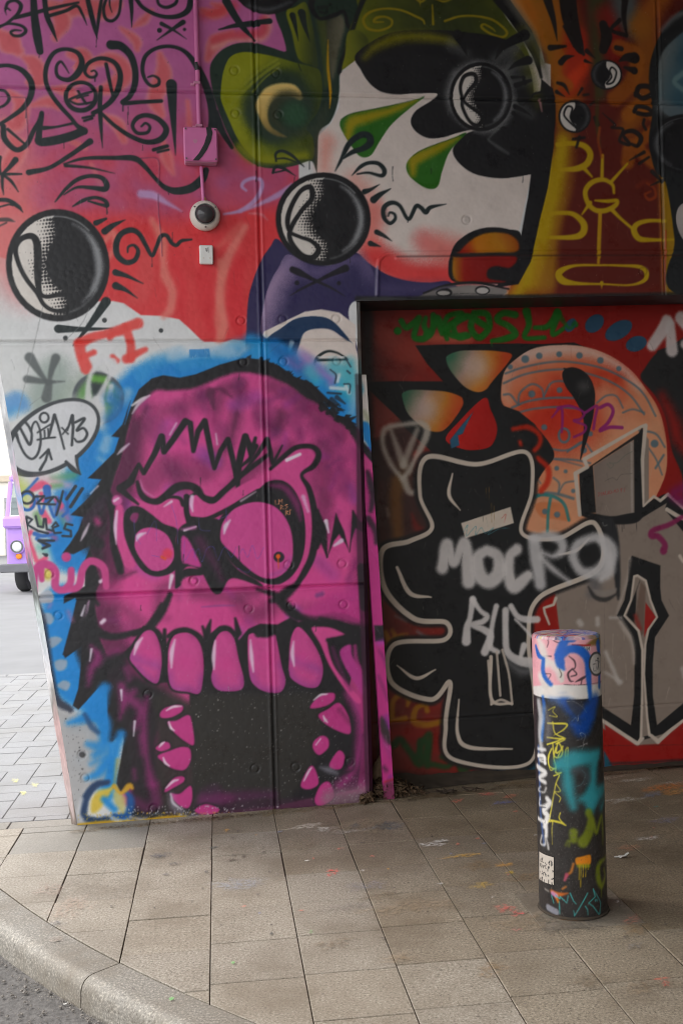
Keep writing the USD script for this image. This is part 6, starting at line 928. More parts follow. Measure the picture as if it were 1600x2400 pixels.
def paint_bollard(B):
    K = (38, 35, 34); v = 'd4'
    B.C[:] = K
    B.C[int(0.775 / B.step):] = (226, 220, 214)
    B.f(v, [-200, 640, 1100, 640, 1100, 1180, 480, 1195, 300, 1200, 100, 1210, -200, 1210], (240, 170, 178), 4, sm=0)
    B.f(v, [700, 720, 800, 680, 1000, 680, 1000, 900, 780, 800], (206, 172, 60), 6, sm=0); B.s(v, [690, 830, 760, 800, 840, 790], [20, 60, 60], (120, 96, 30), 10, .9); B.s(v, [380, 735, 450, 738], 20, (226, 206, 60), 6)
    for P, w in (([300, 745, 330, 800, 318, 850], 8), ([368, 740, 380, 790, 430, 810, 470, 790], 9), ([520, 935, 570, 980, 575, 1040, 540, 1060, 510, 1100, 530, 1160, 560, 1165], [8, 14, 10, 14, 18, 16, 6]), ([550, 1050, 590, 1100, 540, 1120], 12), ([580, 1170, 640, 1140, 690, 1110], [8, 24, 10]), ([640, 1140, 630, 1190], 10), ([300, 930, 355, 935], 10), ([300, 1095, 350, 1100, 330, 1150], 8)): B.s(v, P, w, (70, 52, 58), 2.5)
    B.f(v, [548, 824, 716, 826, 716, 842, 640, 872, 548, 840], (170, 36, 34), 2, sm=0); B.f(v, [560, 840, 716, 842, 718, 880, 640, 878], (226, 218, 212), 2, sm=0)
    for P in ([640, 850, 640, 876], [648, 862, 662, 850], [648, 862, 664, 876], [676, 850, 676, 876], [690, 850, 690, 876, 706, 850, 706, 876]): B.s(v, P, 7, (40, 40, 44), 1.5, sm=0)
    B.s(v, [476, 1195, 600, 1198, 840, 1160], 6, (70, 60, 60), 2)
    # white chips and worn patch on the left
    for P, w in (([240, 780, 280, 880, 300, 1000], [60, 90, 80]), ([330, 980, 420, 1050, 440, 1140], [60, 90, 50]), ([260, 1120, 330, 1240], [80, 100])): B.s(v, P, w, (226, 216, 208), 14, .9)
    B.f(v, [420, 1020, 470, 1030, 472, 1170, 440, 1180], (214, 206, 196), 3, sm=0); B.s(v, [430, 1050, 450, 1100, 440, 1130], 8, (70, 60, 56), 2)
    BL = (18, 92, 190)
    for P, w, s in (([555, 775, 490, 790, 430, 900, 440, 1000, 470, 1050], [56, 66, 70, 80, 30], 8), ([430, 930, 520, 870, 620, 880, 690, 960, 700, 1100, 716, 1320], [80, 70, 76, 80, 60, 40], 8), ([790, 820, 800, 960, 800, 1210], [90, 60, 50], 10), ([215, 840, 240, 920, 270, 950], [30, 50, 30], 6), ([285, 960, 280, 1060, 300, 1130, 350, 1190], [40, 44, 44, 40], 8)): B.s(v, P, w, BL, s, .95)
    B.s(v, [470, 1340, 580, 1440, 700, 1440, 760, 1340], [90, 120, 150, 120], (14, 70, 158), 26, .9); B.s(v, [560, 1560, 640, 1600, 720, 1500], [70, 130, 90], (14, 70, 158), 26, .9); B.f(v, [500, 1340, 620, 1340, 660, 1400, 600, 1490, 540, 1440], (48, 46, 52), 12, .8); B.s(v, [360, 1330, 420, 1340], 60, (90, 130, 200), 26, .6)
    B.s(v, [280, 1310, 290, 1400, 280, 1560, 270, 1700], [30, 40, 40, 40], BL, 8, .85); B.s(v, [300, 1260, 420, 1290, 560, 1280], [50, 40, 30], (230, 220, 212), 10, .8)
    # litter-man roundel
    t = np.linspace(0, 2 * np.pi, 30, endpoint=False)
    B.f(v, np.stack([770 + 70 * np.cos(t), 1005 + 112 * np.sin(t)], 1).ravel(), (48, 46, 48), 2, sm=0); B.f(v, np.stack([772 + 58 * np.cos(t), 1005 + 94 * np.sin(t)], 1).ravel(), (208, 200, 194), 2, sm=0); B.s(v, np.stack([771 + 64 * np.cos(t), 1005 + 103 * np.sin(t)], 1).ravel(), 3, (150, 146, 144), 1.5, .7, closed=True)
    B.dot(v, 786, 955, 8, (30, 30, 32), 1.5)
    for P, w in (([786, 968, 790, 1010, 784, 1056], [14, 14, 8]), ([790, 1010, 796, 1058], [10, 6]), ([786, 976, 766, 970, 764, 985], 6), ([790, 976, 802, 990], 6), ([740, 1006, 748, 1070, 772, 1070, 776, 1006, 740, 1006], 4)): B.s(v, P, w, (30, 30, 32), 1.5, sm=0)
    # long yellow and white writings
    YL = (222, 206, 60)
    for P, w in (([330, 1430, 390, 1400, 370, 1440, 410, 1490, 340, 1480], 8), ([325, 1550, 490, 1556, 480, 1600, 420, 1640, 380, 1660], [16, 18, 14, 10, 6]), ([370, 1540, 390, 1640, 470, 1690, 320, 1680], [12, 12, 16, 12]), ([320, 1745, 400, 1720, 470, 1690, 480, 1700, 400, 1740], [16, 14, 14, 12]), ([370, 1730, 384, 1850, 440, 1860, 460, 1800, 420, 1730, 400, 1820], [12, 14, 14, 14, 12]), ([340, 1850, 330, 1900, 350, 1980, 400, 1960], 10), ([490, 1860, 490, 1790, 510, 1800, 505, 1960], 8)): B.s(v, P, w, YL, 2.5, .92)
    v = 'd6'
    for P, w in (([360, 20, 330, 100, 340, 180, 400, 200, 380, 100, 400, 10], [14, 16, 14, 14, 12, 14]), ([410, 60, 450, 30, 460, 0, 420, 90], [16, 14, 12]), ([480, 140, 490, 30, 510, 10, 505, 90], 8), ([400, 170, 400, 240, 450, 240, 380, 270, 430, 260, 400, 340, 380, 440], [12, 12, 12, 10]), ([400, 340, 440, 410, 390, 420, 440, 470, 430, 510], 9), ([378, 450, 360, 560, 340, 680, 368, 690, 364, 760, 366, 900], [10, 12, 16, 12, 8, 6]), ([320, 700, 350, 680, 440, 700, 490, 725], [14, 18, 20, 12]), ([440, 610, 430, 660, 480, 720], [10, 12, 12])): B.s(v, P, w, YL, 2.5, .92)
    W = (232, 228, 224)
    B.s(v, [240, 0, 250, 300, 260, 600, 290, 900], [30, 30, 34, 30], (70, 110, 190), 10, .7)
    for P, w in (([235, 20, 300, 30], 26), ([240, 70, 300, 110, 250, 120, 305, 150], 24), ([230, 180, 300, 240, 250, 290, 300, 330], [50, 50, 40, 40]), ([260, 370, 240, 400, 290, 420, 310, 380], 16), ([255, 470, 250, 540, 300, 540], 16), ([320, 480, 340, 520, 290, 590, 320, 640, 290, 740], [50, 50, 60, 60, 40]), ([240, 660, 310, 700], 40), ([310, 740, 310, 820], 44), ([270, 820, 260, 890, 300, 900, 300, 830, 320, 880, 330, 940], 20)): B.s(v, P, w, W, 8, .92)
    B.s('d4', [240, 1350, 260, 1500, 250, 1650, 270, 1800], [60, 70, 60, 50], (216, 214, 216), 14, .8); B.s('d4', [300, 1420, 330, 1560, 320, 1680], [50, 60, 50], (150, 144, 146), 26, .6); B.s('d4', [235, 1850, 290, 1850, 300, 1920], 30, W, 5)
    for P, w in (([300, 510, 255, 500, 258, 520, 300, 540], 6), ([258, 380, 262, 420], 8), ([255, 555, 305, 560], 8)): B.s(v, P, w, (46, 46, 54), 2)
    # turquoise cloud, moss-green loops, orange smear
    TQ = (46, 150, 160)
    for P, w in (([420, 170, 560, 120, 700, 100, 790, 60], [110, 150, 130, 70]), ([500, 220, 520, 400, 560, 560], [90, 100, 50]), ([640, 480, 740, 460, 850, 350], [60, 140, 90]), ([760, 120, 740, 300, 730, 500, 720, 580], [110, 90, 120, 80]), ([820, 560, 850, 420], 60)): B.s(v, P, w, TQ, 26, .92)
    B.s(v, [570, 230, 640, 220, 690, 300, 620, 370], [50, 60, 60, 30], (58, 64, 68), 18, .85); B.s(v, [640, 220, 670, 260, 640, 340, 590, 370], 5, (110, 170, 176), 2, .5)
    GM = (122, 134, 28)
    for P, w in (([700, 610, 720, 680, 700, 800, 650, 880], [70, 70, 90, 100]), ([740, 680, 770, 790, 800, 700, 820, 640, 830, 800, 830, 900], [40, 44, 36, 30, 30, 14]), ([560, 790, 560, 860], [70, 60]), ([510, 870, 490, 910], 10), ([525, 870, 522, 918], 10), ([860, 1010, 800, 1080, 790, 1200, 820, 1280, 850, 1200, 840, 1130], [30, 50, 60, 50, 40, 30]), ([818, 1280, 818, 1380], [8, 4])): B.s(v, P, w, GM, 10, .88)
    B.f(v, [580, 1030, 640, 1012, 714, 998, 716, 1080, 650, 1090, 590, 1090], (222, 132, 24), 4); B.s(v, [600, 1100, 700, 1100], [20, 30], GM, 6)
    for x, y1 in ((612, 1220), (626, 1290), (648, 1200), (672, 1196), (695, 1130)): B.s(v, [x, 1080, x + 1, (1080 + y1) / 2, x, y1], [10, 7, 9], (190, 160, 24), 2)
    for P, w, c in (([560, 1080, 540, 1150, 520, 1170], [20, 24, 20], (206, 120, 40)), ([500, 1180, 480, 1230], [34, 20], (206, 84, 110)), ([490, 1290, 460, 1310], 16, (206, 120, 40)), ([360, 1330, 420, 1360, 510, 1350], [30, 40, 10], (216, 110, 40)), ([400, 1370, 420, 1430], [40, 20], (222, 120, 30)), ([370, 1350, 400, 1370], 40, (200, 140, 190)), ([330, 1480, 400, 1520], [60, 60], (150, 150, 160)), ([330, 1330, 300, 1310], 14, (190, 180, 170))): B.s(v, P, w, c, 6, .85)
    TL = (70, 178, 176)
    for P in ([360, 1370, 380, 1440], [430, 1430, 436, 1540], [400, 1370, 436, 1400, 440, 1380, 500, 1440, 512, 1370], [530, 1350, 560, 1420, 585, 1448], [690, 1350, 630, 1460, 570, 1558, 562, 1510], [670, 1470, 690, 1500, 694, 1548], [742, 1312, 760, 1380, 700, 1440, 740, 1470, 800, 1552, 812, 1440, 770, 1360, 745, 1320], [760, 1410, 764, 1425], [774, 1408, 778, 1424]): B.s(v, P, [11, 8], TL, 2, .92, sm=0)
    B.s(v, [440, 1580, 520, 1600, 640, 1590], [16, 26, 16], (206, 130, 30), 8, .9); B.s(v, [380, 1560, 420, 1570], 14, (206, 130, 30), 6, .8); B.s(v, [255, 1490, 300, 1530], 20, (206, 196, 190), 8, .5)
    for P in ([500, 1352, 560, 1350, 640, 1400, 680, 1450], ): B.s('d4', P, 5, (176, 172, 170), 2, .6)
    for P in ([590, 1710, 640, 1690, 620, 1640, 670, 1660, 650, 1740, 690, 1730], [600, 1770, 690, 1740], [640, 1790, 660, 1740], [550, 1530, 580, 1500, 600, 1530, 605, 1480]): B.s('d4', P, 5, (190, 186, 184), 2, .75)
    R = np.random.default_rng(3); B.specks(900, (104, 98, 94), (1240, 1900, 1440, 2170), (.4, 1.1), 51, .6); B.specks(200, (190, 184, 180), (1240, 1600, 1440, 2170), (.4, .9), 52, .5); B.scratch(24, (150, 146, 144), (1250, 1640, 1425, 2150), (8, 30), 53, .35, 1.2)
# ------------------------------------------------------------------ painted lattices
STEP = 0.0037
main = Flat(-0.80, 3.85, -0.06, 4.45, STEP, 0.0, PALE)
for fn in (paint_upper, paint_gold, paint_helmet, paint_face, paint_mid, paint_balls, paint_lower, paint_skull, finish_main): fn(main)
OFF_IN = -0.26                                                          # the infill stands this far back
infill = Flat(1.30, 3.95, -0.06, 2.75, STEP, OFF_IN, (120, 40, 32)); paint_infill(infill)
OFF_B = -0.02
batt = Flat(1.30, 1.75, -0.06, 2.40, 0.004, OFF_B, MAG); paint_batten(batt)
BC, BR, BH = np.array([0.795, 3.690]), 0.1205, 0.992
post = Round(BC, BR, 1.02, 0.0027, (46, 43, 42)); paint_bollard(post)

# ------------------------------------------------------------------ the abutment: formwork panels with their joints
J1, J2 = 0.973, 3.107
uL = lambda v: -0.136 * v
vA = lambda u: 3.494 + 0.0215 * u
vB = lambda u: 2.293 + 0.0085 * u
vC = lambda u: 1.088 + 0 * u
vS = lambda u: 2.457 + 0.0296 * u
uR = lambda v: 1.444 + 0.001 * v
abut = thing('abutment_wall', 'tall concrete bridge abutment covered in graffiti, pink monster at its foot', 'wall')
def quad_panel(name, parent, left, right, bot, top, surf, grooves, sp=0.0041, off=0.0, label=None, mat='wall_paint', joint=1.0):
    """A cast panel: left/right give u at height v, bot/top give v at u; grooves = sides (l r b t) that sink into a joint."""
    um = (left((bot(0) + top(0)) / 2) + right((bot(0) + top(0)) / 2)) / 2
    w = max(abs(right(bot(um)) - left(bot(um))), abs(right(top(um)) - left(top(um)))); h = top(um) - bot(um)
    nx, ny = max(4, int(w / sp)), max(4, int(h / sp))
    a, b = np.meshgrid(np.linspace(0, 1, nx + 1), np.linspace(0, 1, ny + 1))
    v = bot(um) + b * (top(um) - bot(um)); u = left(v) + a * (right(v) - left(v))
    v = bot(u) + b * (top(u) - bot(u)); u = left(v) + a * (right(v) - left(v))
    I, Jx = surf.uv(u, v); d = surf.sample(I, Jx, surf.H)
    for side, dist in (('l', u - left(v)), ('r', right(v) - u), ('b', v - bot(u)), ('t', top(u) - v)):
        if side in grooves: d = d - 0.0085 * joint * np.exp(-(np.maximum(dist, 0) / (0.0055 if joint == 1 else 0.004)) ** 2) + 0.0022 * joint * np.exp(-((dist - 0.014) / 0.006) ** 2)
    P3 = np.stack([u * 0, u * 0, u * 0], -1) + WO + u[..., None] * WU + v[..., None] * WZ - (d + off)[..., None] * WN
    P3 = P3.reshape(-1, 3); k = np.arange((nx + 1) * (ny + 1)).reshape(ny + 1, nx + 1)
    Q = np.stack([k[:-1, :-1], k[:-1, 1:], k[1:, 1:], k[1:, :-1]], -1).reshape(-1, 4)
    F = np.vstack([Q[:, [0, 1, 2]], Q[:, [0, 2, 3]]])
    col = surf.linear(I.ravel(), Jx.ravel())
    return put(name, (P3, F), mat, parent, smooth=True, color=col, label=label)
c_ = lambda x: (lambda v: x + 0 * np.asarray(v))
left_edge = lambda v: uL(np.asarray(v)) + 0.030
TOP = 4.40
quad_panel('panel', abut, left_edge, c_(J1), c_(0.0), vC, main, 'rt', label='lowest cast panel with the left half of the pink monster')
quad_panel('panel', abut, left_edge, c_(J1), vC, vB, main, 'rbt')
quad_panel('panel', abut, left_edge, c_(J1), vB, vA, main, 'rbt')
quad_panel('panel', abut, left_edge, c_(J1), vA, c_(TOP), main, 'rb')
quad_panel('panel', abut, c_(J1), uR, c_(0.0), vC, main, 'lt')
quad_panel('panel', abut, c_(J1), uR, vC, vB, main, 'lbt')
quad_panel('panel', abut, c_(J1), uR, vB, vS, main, 'lb')
quad_panel('panel', abut, c_(J1), c_(J2), vS, vA, main, 'lrt')
quad_panel('panel', abut, c_(J1), c_(J2), vA, c_(TOP), main, 'lrb')
quad_panel('panel', abut, c_(J2), c_(3.85), vS, vA, main, 'lt')
quad_panel('panel', abut, c_(J2), c_(3.85), vA, c_(TOP), main, 'lb')
def grid_mesh(fn, nu, nv):
    a, b = np.meshgrid(np.linspace(0, 1, nu + 1), np.linspace(0, 1, nv + 1)); P3 = fn(a, b).reshape(-1, 3)
    k = np.arange((nu + 1) * (nv + 1)).reshape(nv + 1, nu + 1); Q = np.stack([k[:-1, :-1], k[:-1, 1:], k[1:, 1:], k[1:, :-1]], -1).reshape(-1, 4)
    return P3, np.vstack([Q[:, [0, 1, 2]], Q[:, [0, 2, 3]]])
# chamfered end of the wall, with its own worn coats of paint
def edge_fn(a, b):
    v = b * TOP; t = a * 3
    x = np.where(t < 1, 0.030 - 0.030 * t, np.where(t < 2, 0, 0.002 * (t - 2))); y = np.where(t < 1, 0.030 * t, np.where(t < 2, 0.030 + 0.55 * (t - 1), 0.58))
    wob = 0.0022 * (meshkit.noise(np.stack([v * 22, t, v * 0], -1)) - 0.5) * (t < 1.2)
    return WO + (uL(v) + x + wob)[..., None] * WU + v[..., None] * WZ + (y + wob)[..., None] * WN
P3, F = grid_mesh(edge_fn, 24, 900)
vv, tt = P3[:, 2], np.tile(np.linspace(0, 3, 25), 901)
stops = [(0.0, (120, 108, 100)), (0.1, (196, 176, 174)), (0.45, (204, 170, 168)), (0.6, (150, 146, 142)), (0.68, (226, 222, 222)), (0.86, (206, 208, 214)), (0.98, (196, 206, 204)), (1.06, (96, 98, 96)), (1.2, (112, 112, 116)), (1.28, (200, 120, 160)), (1.36, (180, 182, 184)), (1.42, (216, 176, 186)), (1.5, (206, 170, 186)), (1.57, (150, 180, 216)), (1.66, (216, 170, 190)), (1.74, (176, 176, 184)), (1.84, (150, 150, 152)), (2.0, (204, 204, 204)), (2.6, (206, 206, 206)), (3.2, (196, 130, 150)), (4.5, (180, 100, 150))]
sv = vv + 0.10 * (meshkit.fbm(np.stack([vv * 9, tt * 2, vv * 0], -1), 3) - 0.5) * 2
ec = np.stack([np.interp(sv, [s[0] for s in stops], [s[1][i] for s in stops]) for i in range(3)], -1) * (0.86 + 0.28 * meshkit.fbm(np.stack([vv * 30, tt * 9, vv * 0], -1), 3))[:, None]
put('end_chamfer', (P3, F), 'wall_paint', abut, smooth=35, label='worn, patchily painted bevel at the free end of the wall') if False else put('end_chamfer', (P3, F), 'wall_paint', abut, smooth=True, color=srgb(np.clip(ec, 0, 245)), label='worn, patchily painted bevel at the free end of the wall')
# bevelled arris beside the recess, and the soffit over it
def reveal_fn(a, b):
    v = b * 2.4995; t = a * 2
    x = np.where(t < 1, 0.022 * t, 0.022); y = np.where(t < 1, 0.020 * t, 0.020 + 0.24 * (t - 1))
    return WO + (uR(v) + x)[..., None] * WU + v[..., None] * WZ + y[..., None] * WN
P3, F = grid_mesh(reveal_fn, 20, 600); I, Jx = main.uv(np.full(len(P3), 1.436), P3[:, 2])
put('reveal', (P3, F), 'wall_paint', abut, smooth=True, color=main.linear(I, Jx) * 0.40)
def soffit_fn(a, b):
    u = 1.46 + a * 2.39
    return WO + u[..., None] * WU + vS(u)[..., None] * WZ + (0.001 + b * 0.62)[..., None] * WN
put('soffit', grid_mesh(soffit_fn, 24, 8), 'black_paint_shade', abut)  # black surface colour stands in for the shadow under the ledge
core = Polygon([(0.032, 0), (1.44, 0), (1.44, 2.49), (1.466, 2.506), (3.85, 2.578), (3.85, TOP), (uL(TOP) + 0.032, TOP)])
cm = trimesh.creation.extrude_polygon(core, 0.56, engine='earcut')
put('core', frame(cm, WO + 0.014 * WN, WU, WZ, WN) if False else frame(trimesh.Trimesh(cm.vertices * [1, 1, -1], cm.faces[:, ::-1]), W(0, 0, -0.014), WU, WZ, -WN), 'concrete_dark', abut)

# ------------------------------------------------------------------ the infill under the ledge
inf = thing('infill_wall', 'dark red painted infill panel set back under the black ledge', 'wall')
vM = lambda u: 0.335 + 0.0 * u
quad_panel('infill_panel', inf, c_(1.40), c_(3.85), vM, c_(2.72), infill, 'b', off=OFF_IN, mat='board_paint', joint=0.4)
quad_panel('infill_panel', inf, c_(1.40), c_(3.85), c_(0.0), vM, infill, 't', off=OFF_IN, mat='board_paint', joint=0.4)
put('backing', on_wall(bx(1.38, 3.86, 0, 2.74, -0.35, 0, 0), 0, 0, OFF_IN - 0.012), 'concrete_dark', inf)
def fillet_fn(a, b):
    u = 1.47 + a * 2.38; n = meshkit.fbm(np.stack([u * 9, b * 3, u * 0], -1), 4) - 0.5; wdt = np.interp(u, [1.47, 2.0, 2.6, 3.9], [0.16, 0.10, 0.06, 0.05])
    return WO + u[..., None] * WU + (np.maximum(0.004 + (1 - b) ** 1.6 * np.interp(u, [1.47, 2.1, 2.6, 3.9], [0.060, 0.040, 0.014, 0.010]) * (1 + 0.9 * n) + 0.006 * n * (b > 0), 0.0035))[..., None] * WZ + (0.262 - b * wdt * (1 + 0.5 * n))[..., None] * WN
put('mortar_fillet', grid_mesh(fillet_fn, 160, 10), 'joint_dirt', inf, smooth=True)

# ------------------------------------------------------------------ loose batten in front of the infill
bt = thing('batten', 'narrow leaning batten painted with the pink mural, at the edge of the recess', 'batten')
(u0, v0), (u1, v1), (u2, v2), (u3, v3) = wuv((836.5, 879), OFF_B), wuv((858, 879), OFF_B), wuv((900, 1872), OFF_B), wuv((924, 1870), OFF_B)
def batten_fn(a, b):
    l, r = u2 + (u0 - u2) * b, u3 + (u1 - u3) * b; t = a * 3
    x = np.where(t < 1, l, np.where(t < 2, l + (t - 1) * (r - l), r)); y = np.where(t < 1, 0.028 * (1 - t), np.where(t < 2, 0, 0.028 * (t - 2)))
    return WO + x[..., None] * WU + (b * v0 + 0 * a)[..., None] * WZ + (-OFF_B + y)[..., None] * WN
P3, F = grid_mesh(batten_fn, 36, 560); px = project(P3); ij = batt.ij(px)
put('board', (P3, F), 'board_paint', bt, smooth=False, color=batt.linear(ij[:, 0], ij[:, 1]))
put('board_end', on_wall(bx(u0 + 0.001, u1 - 0.001, v0 - 0.006, v0 + 0.002, -0.028, 0.0), 0, 0, OFF_B), 'cream_plastic', bt)

# ------------------------------------------------------------------ bridge over the pavement
deck = thing('bridge_deck', 'concrete underside of the bridge over the pavement', 'bridge', kind='structure')
ang = math.atan2(WU[1], WU[0])
def along(m): return frame(m, WO, WU, WN, WZ)                           # local x along the wall, y into it, z up
DECK_EDGE = -0.80
put('slab', along(bx(DECK_EDGE, 9.0, -9.0, 0.62, TOP, TOP + 0.7)), 'concrete', deck)
put('edge_beam', along(bx(DECK_EDGE - 0.25, DECK_EDGE - 0.002, -9.0, 0.62, TOP - 0.05, TOP + 1.2)), 'concrete', deck)
opp = thing('opposite_abutment', 'plain concrete abutment facing the painted wall across the underpass', 'wall', kind='structure')  # added out of view to cut light from behind the camera
put('face', along(bx(DECK_EDGE, 6.198, -9.6, -9.001, -0.2, TOP - 0.002)), 'pale_bounce', opp)  # kept pale to bounce fill light back under the deck
far = thing('far_abutment', 'plain concrete wall closing the far end of the underpass', 'wall', kind='structure')  # unseen walls added to dim the right-hand end
put('face', along(bx(6.2, 6.8, -9.0, 0.62, -0.2, TOP - 0.002)), 'concrete', far)
put('face', along(bx(3.86, 6.198, 0.0, 0.62, -0.2, TOP - 0.002)), 'concrete_dark', far)

# ------------------------------------------------------------------ fittings on the wall
cd = thing('conduit', 'thin pink painted conduit running down the wall into the junction box', 'pipe')
ua, va = wuv((456, -40)); ub, vb = wuv((467, 308)); uk, vk = wuv((462, 150))
put('pipe', tube([W(uk + (uk - ub) * 1.4, TOP, 0.017), W(uk, vk, 0.017), W(ub, vb, 0.017)], 0.0115, 14), 'pink_pipe', cd, smooth=True)
(uq, vq), (uw, vw) = wuv((461, 150)), wuv((463, 168))
put('coat', tube([W(uq - 0.001, vq, 0.0172), W(uw, vw, 0.0172)], 0.0122, 14), 'black_paint_shade', cd, smooth=True, label='black paint across the pipe')
for p in ((461, 198), (466, 298)):
    u, v = wuv(p); put('clip', on_wall(cat(bx(-0.016, 0.016, -0.006, 0.006, 0, 0.032, 0.002), bx(-0.030, -0.014, -0.006, 0.006, 0, 0.006, 0.001)), u, v), 'box_pink', cd)
jb = thing('junction_box', 'square pink junction box with a black painted stroke across its lid', 'box')
ux, vx = wuv((469, 348)); bw, bh = 0.158, 0.160
put('body', on_wall(bx(-bw / 2, bw / 2, -bh / 2 - 0.004, bh / 2, 0, 0.052, 0.006), ux, vx), 'box_pink', jb)
put('lid', on_wall(bx(-bw / 2 - 0.002, bw / 2 + 0.002, -bh / 2 - 0.002, bh / 2 + 0.002, 0.0525, 0.066, 0.006), ux, vx), 'pink_pipe', jb)
ST = [(0.028, 0.081), (0.052, 0.081), (0.058, 0.055), (0.050, 0.02), (0.030, -0.025), (0.006, -0.06), (-0.012, -0.080), (-0.040, -0.080), (-0.010, -0.045), (0.016, 0.0), (0.030, 0.045)]
put('paint_stroke', on_wall(trimesh.creation.extrude_polygon(Polygon(ST), 0.0012, engine='earcut'), ux, vx, 0.0662), 'black_paint_shade', jb)
put('stain', on_wall(trimesh.creation.extrude_polygon(Polygon([(0.010 * math.cos(t) * (1 + 0.2 * math.sin(3 * t)) - 0.026, 0.010 * math.sin(t) + 0.012) for t in np.linspace(0, 6.28, 16)[:-1]]), 0.0006, engine='earcut'), ux, vx, 0.0662), 'box_pink', jb)
for sx in (-1, 1):
    for sy in (-1, 1): put('screw', on_wall(frame(cyl(0.0042, 0.004, 10), (sx * 0.070, sy * 0.071, 0.067), (1, 0, 0), (0, 1, 0), (0, 0, 1)), ux, vx), 'screw_metal', jb)
dc = thing('dome_camera', 'white round security dome camera mounted on the wall below the box', 'security camera')
uc, vc = wuv((480, 507))
def rot_wall(m, u, v, off=0.0): return on_wall(m, u, v, off)
put('housing', on_wall(lathe([(0, 0), (0.070, 0), (0.073, 0.006), (0.073, 0.020), (0.068, 0.032), (0.058, 0.041), (0.051, 0.044), (0.051, 0.036), (0, 0.036)], 48), uc, vc), 'cream_plastic', dc, smooth=40)
put('trim_ring', on_wall(lathe([(0.046, 0.036), (0.0508, 0.036), (0.0508, 0.047), (0.048, 0.049), (0.046, 0.047), (0.046, 0.036)], 48), uc, vc), 'ring_grey', dc, smooth=40)
put('dome', on_wall(lathe([(0.0458 * math.cos(t), 0.038 + 0.0458 * 0.86 * math.sin(t)) for t in np.linspace(0, math.pi / 2, 14)], 40), uc, vc), 'dome_shell', dc, smooth=True)
put('lens', on_wall(cat(lathe([(0, 0.037), (0.040, 0.037), (0.040, 0.044), (0.022, 0.050), (0.020, 0.062), (0.012, 0.066), (0, 0.066)], 32)), uc, vc), 'lens_dark', dc, smooth=40)
for a in (math.radians(35), math.radians(145), math.radians(270)): put('screw', on_wall(frame(cyl(0.0042, 0.005, 10), (0.061 * math.cos(a), 0.061 * math.sin(a), 0.041), (1, 0, 0), (0, 1, 0), (0, 0, 1)), uc, vc), 'screw_metal', dc)
(us, vs), (ue, ve) = wuv((471, 393)), wuv((477, 478))
put('cable_pipe', tube([W(us, vs, 0.016), W((us + ue) / 2, (vs + ve) / 2, 0.015), W(ue, ve - 0.01, 0.02)], 0.0085, 12), 'pink_pipe', dc, smooth=True)
ut, vt = wuv((477, 470)); put('tape', on_wall(cyl(0.0096, 0.018, 12).apply_transform(trimesh.transformations.rotation_matrix(math.pi / 2, [1, 0, 0])), ut, vt, 0.016), 'yellow_tape', dc)
sb = thing('sensor_box', 'small white rectangular plate with tiny print below the dome camera', 'switch box')
up, vp = wuv((483, 598))
put('case', on_wall(bx(-0.033, 0.033, -0.046, 0.046, 0, 0.021, 0.005), up, vp), 'white_plastic', sb)
tm = meshkit.text_mesh('4C', 0.010, 0.0008, True); tm.apply_transform(trimesh.transformations.rotation_matrix(math.pi / 2, [0, 0, 1])); tm.apply_translation([0.006, 0.012, 0])
put('print', on_wall(tm, up, vp, 0.0212), 'dark_print', sb)
put('print', on_wall(bx(0.009, 0.0105, 0.008, 0.036, 0, 0.0006), up, vp, 0.0212), 'dark_print', sb)
for x in (-0.014, 0.016): put('button', on_wall(frame(cyl(0.0035, 0.0012, 10), (x, -0.018, 0), (1, 0, 0), (0, 1, 0), (0, 0, 1)), up, vp, 0.0213), 'cream_plastic', sb)

# ------------------------------------------------------------------ bollard
bo = thing('bollard', 'stout round steel bollard covered in stickers and graffiti on the pavement', 'bollard', loc=(0, 0, 0))
def post_fn(a, b):
    th = post.th0 - np.pi + a * 2 * np.pi; z = b * (BH - 0.012)
    rr_ = BR + 0.0016 * (meshkit.fbm(np.stack([np.cos(th) * 2.2, np.sin(th) * 2.2, z * 7], -1), 3) - 0.5)
    return np.stack([BC[0] + rr_ * np.cos(th), BC[1] + rr_ * np.sin(th), z], -1)
P3, F = grid_mesh(post_fn, 300, 390)
I = np.tile(np.linspace(0, post.nu - 1, 301), 391); Jx = P3[:, 2] / post.step
put('shaft', (P3, F), 'bollard_paint', bo, smooth=True, color=post.linear(I, Jx))
r = np.linspace(0, 1, 60); a = np.linspace(0, 2 * np.pi, 181)[:-1]; V, C = [], []
R_ = np.random.default_rng(5); marks = []
for _ in range(150):
    x, y, an, ln = R_.uniform(-1, 1), R_.uniform(-1, 1), R_.normal(0.1, 0.5), R_.uniform(0.1, 0.6)
    c = [(30, 80, 190), (222, 218, 216), (186, 40, 44), (226, 180, 190), (40, 60, 120), (212, 200, 70)][R_.choice(6, p=[.34, .25, .16, .12, .09, .04])]
    if c == (186, 40, 44): x = -abs(x)
    marks.append((x, y, an, ln, c))
rad = np.concatenate([np.linspace(0, BR - 0.013, 40), BR - 0.013 + 0.013 * np.sin(np.linspace(0, np.pi / 2, 10))[1:]]); hz = np.concatenate([np.full(40, BH), BH - 0.012 + 0.012 * np.cos(np.linspace(0, np.pi / 2, 10))[1:]])
RR, AA = np.meshgrid(rad, a, indexing='ij'); X, Y = RR * np.cos(AA), RR * np.sin(AA)
col = np.empty(X.shape + (3,)); col[:] = (188, 170, 176)
for x, y, an, ln, c in marks:
    dx, dy = X / BR - x, Y / BR - y; s_, t_ = dx * math.cos(an) + dy * math.sin(an), -dx * math.sin(an) + dy * math.cos(an) + 0.05 * np.sin(dx * 14 + x * 30)
    m = (np.abs(s_) < ln / 2) & (np.abs(t_) < 0.035); col[m] = c
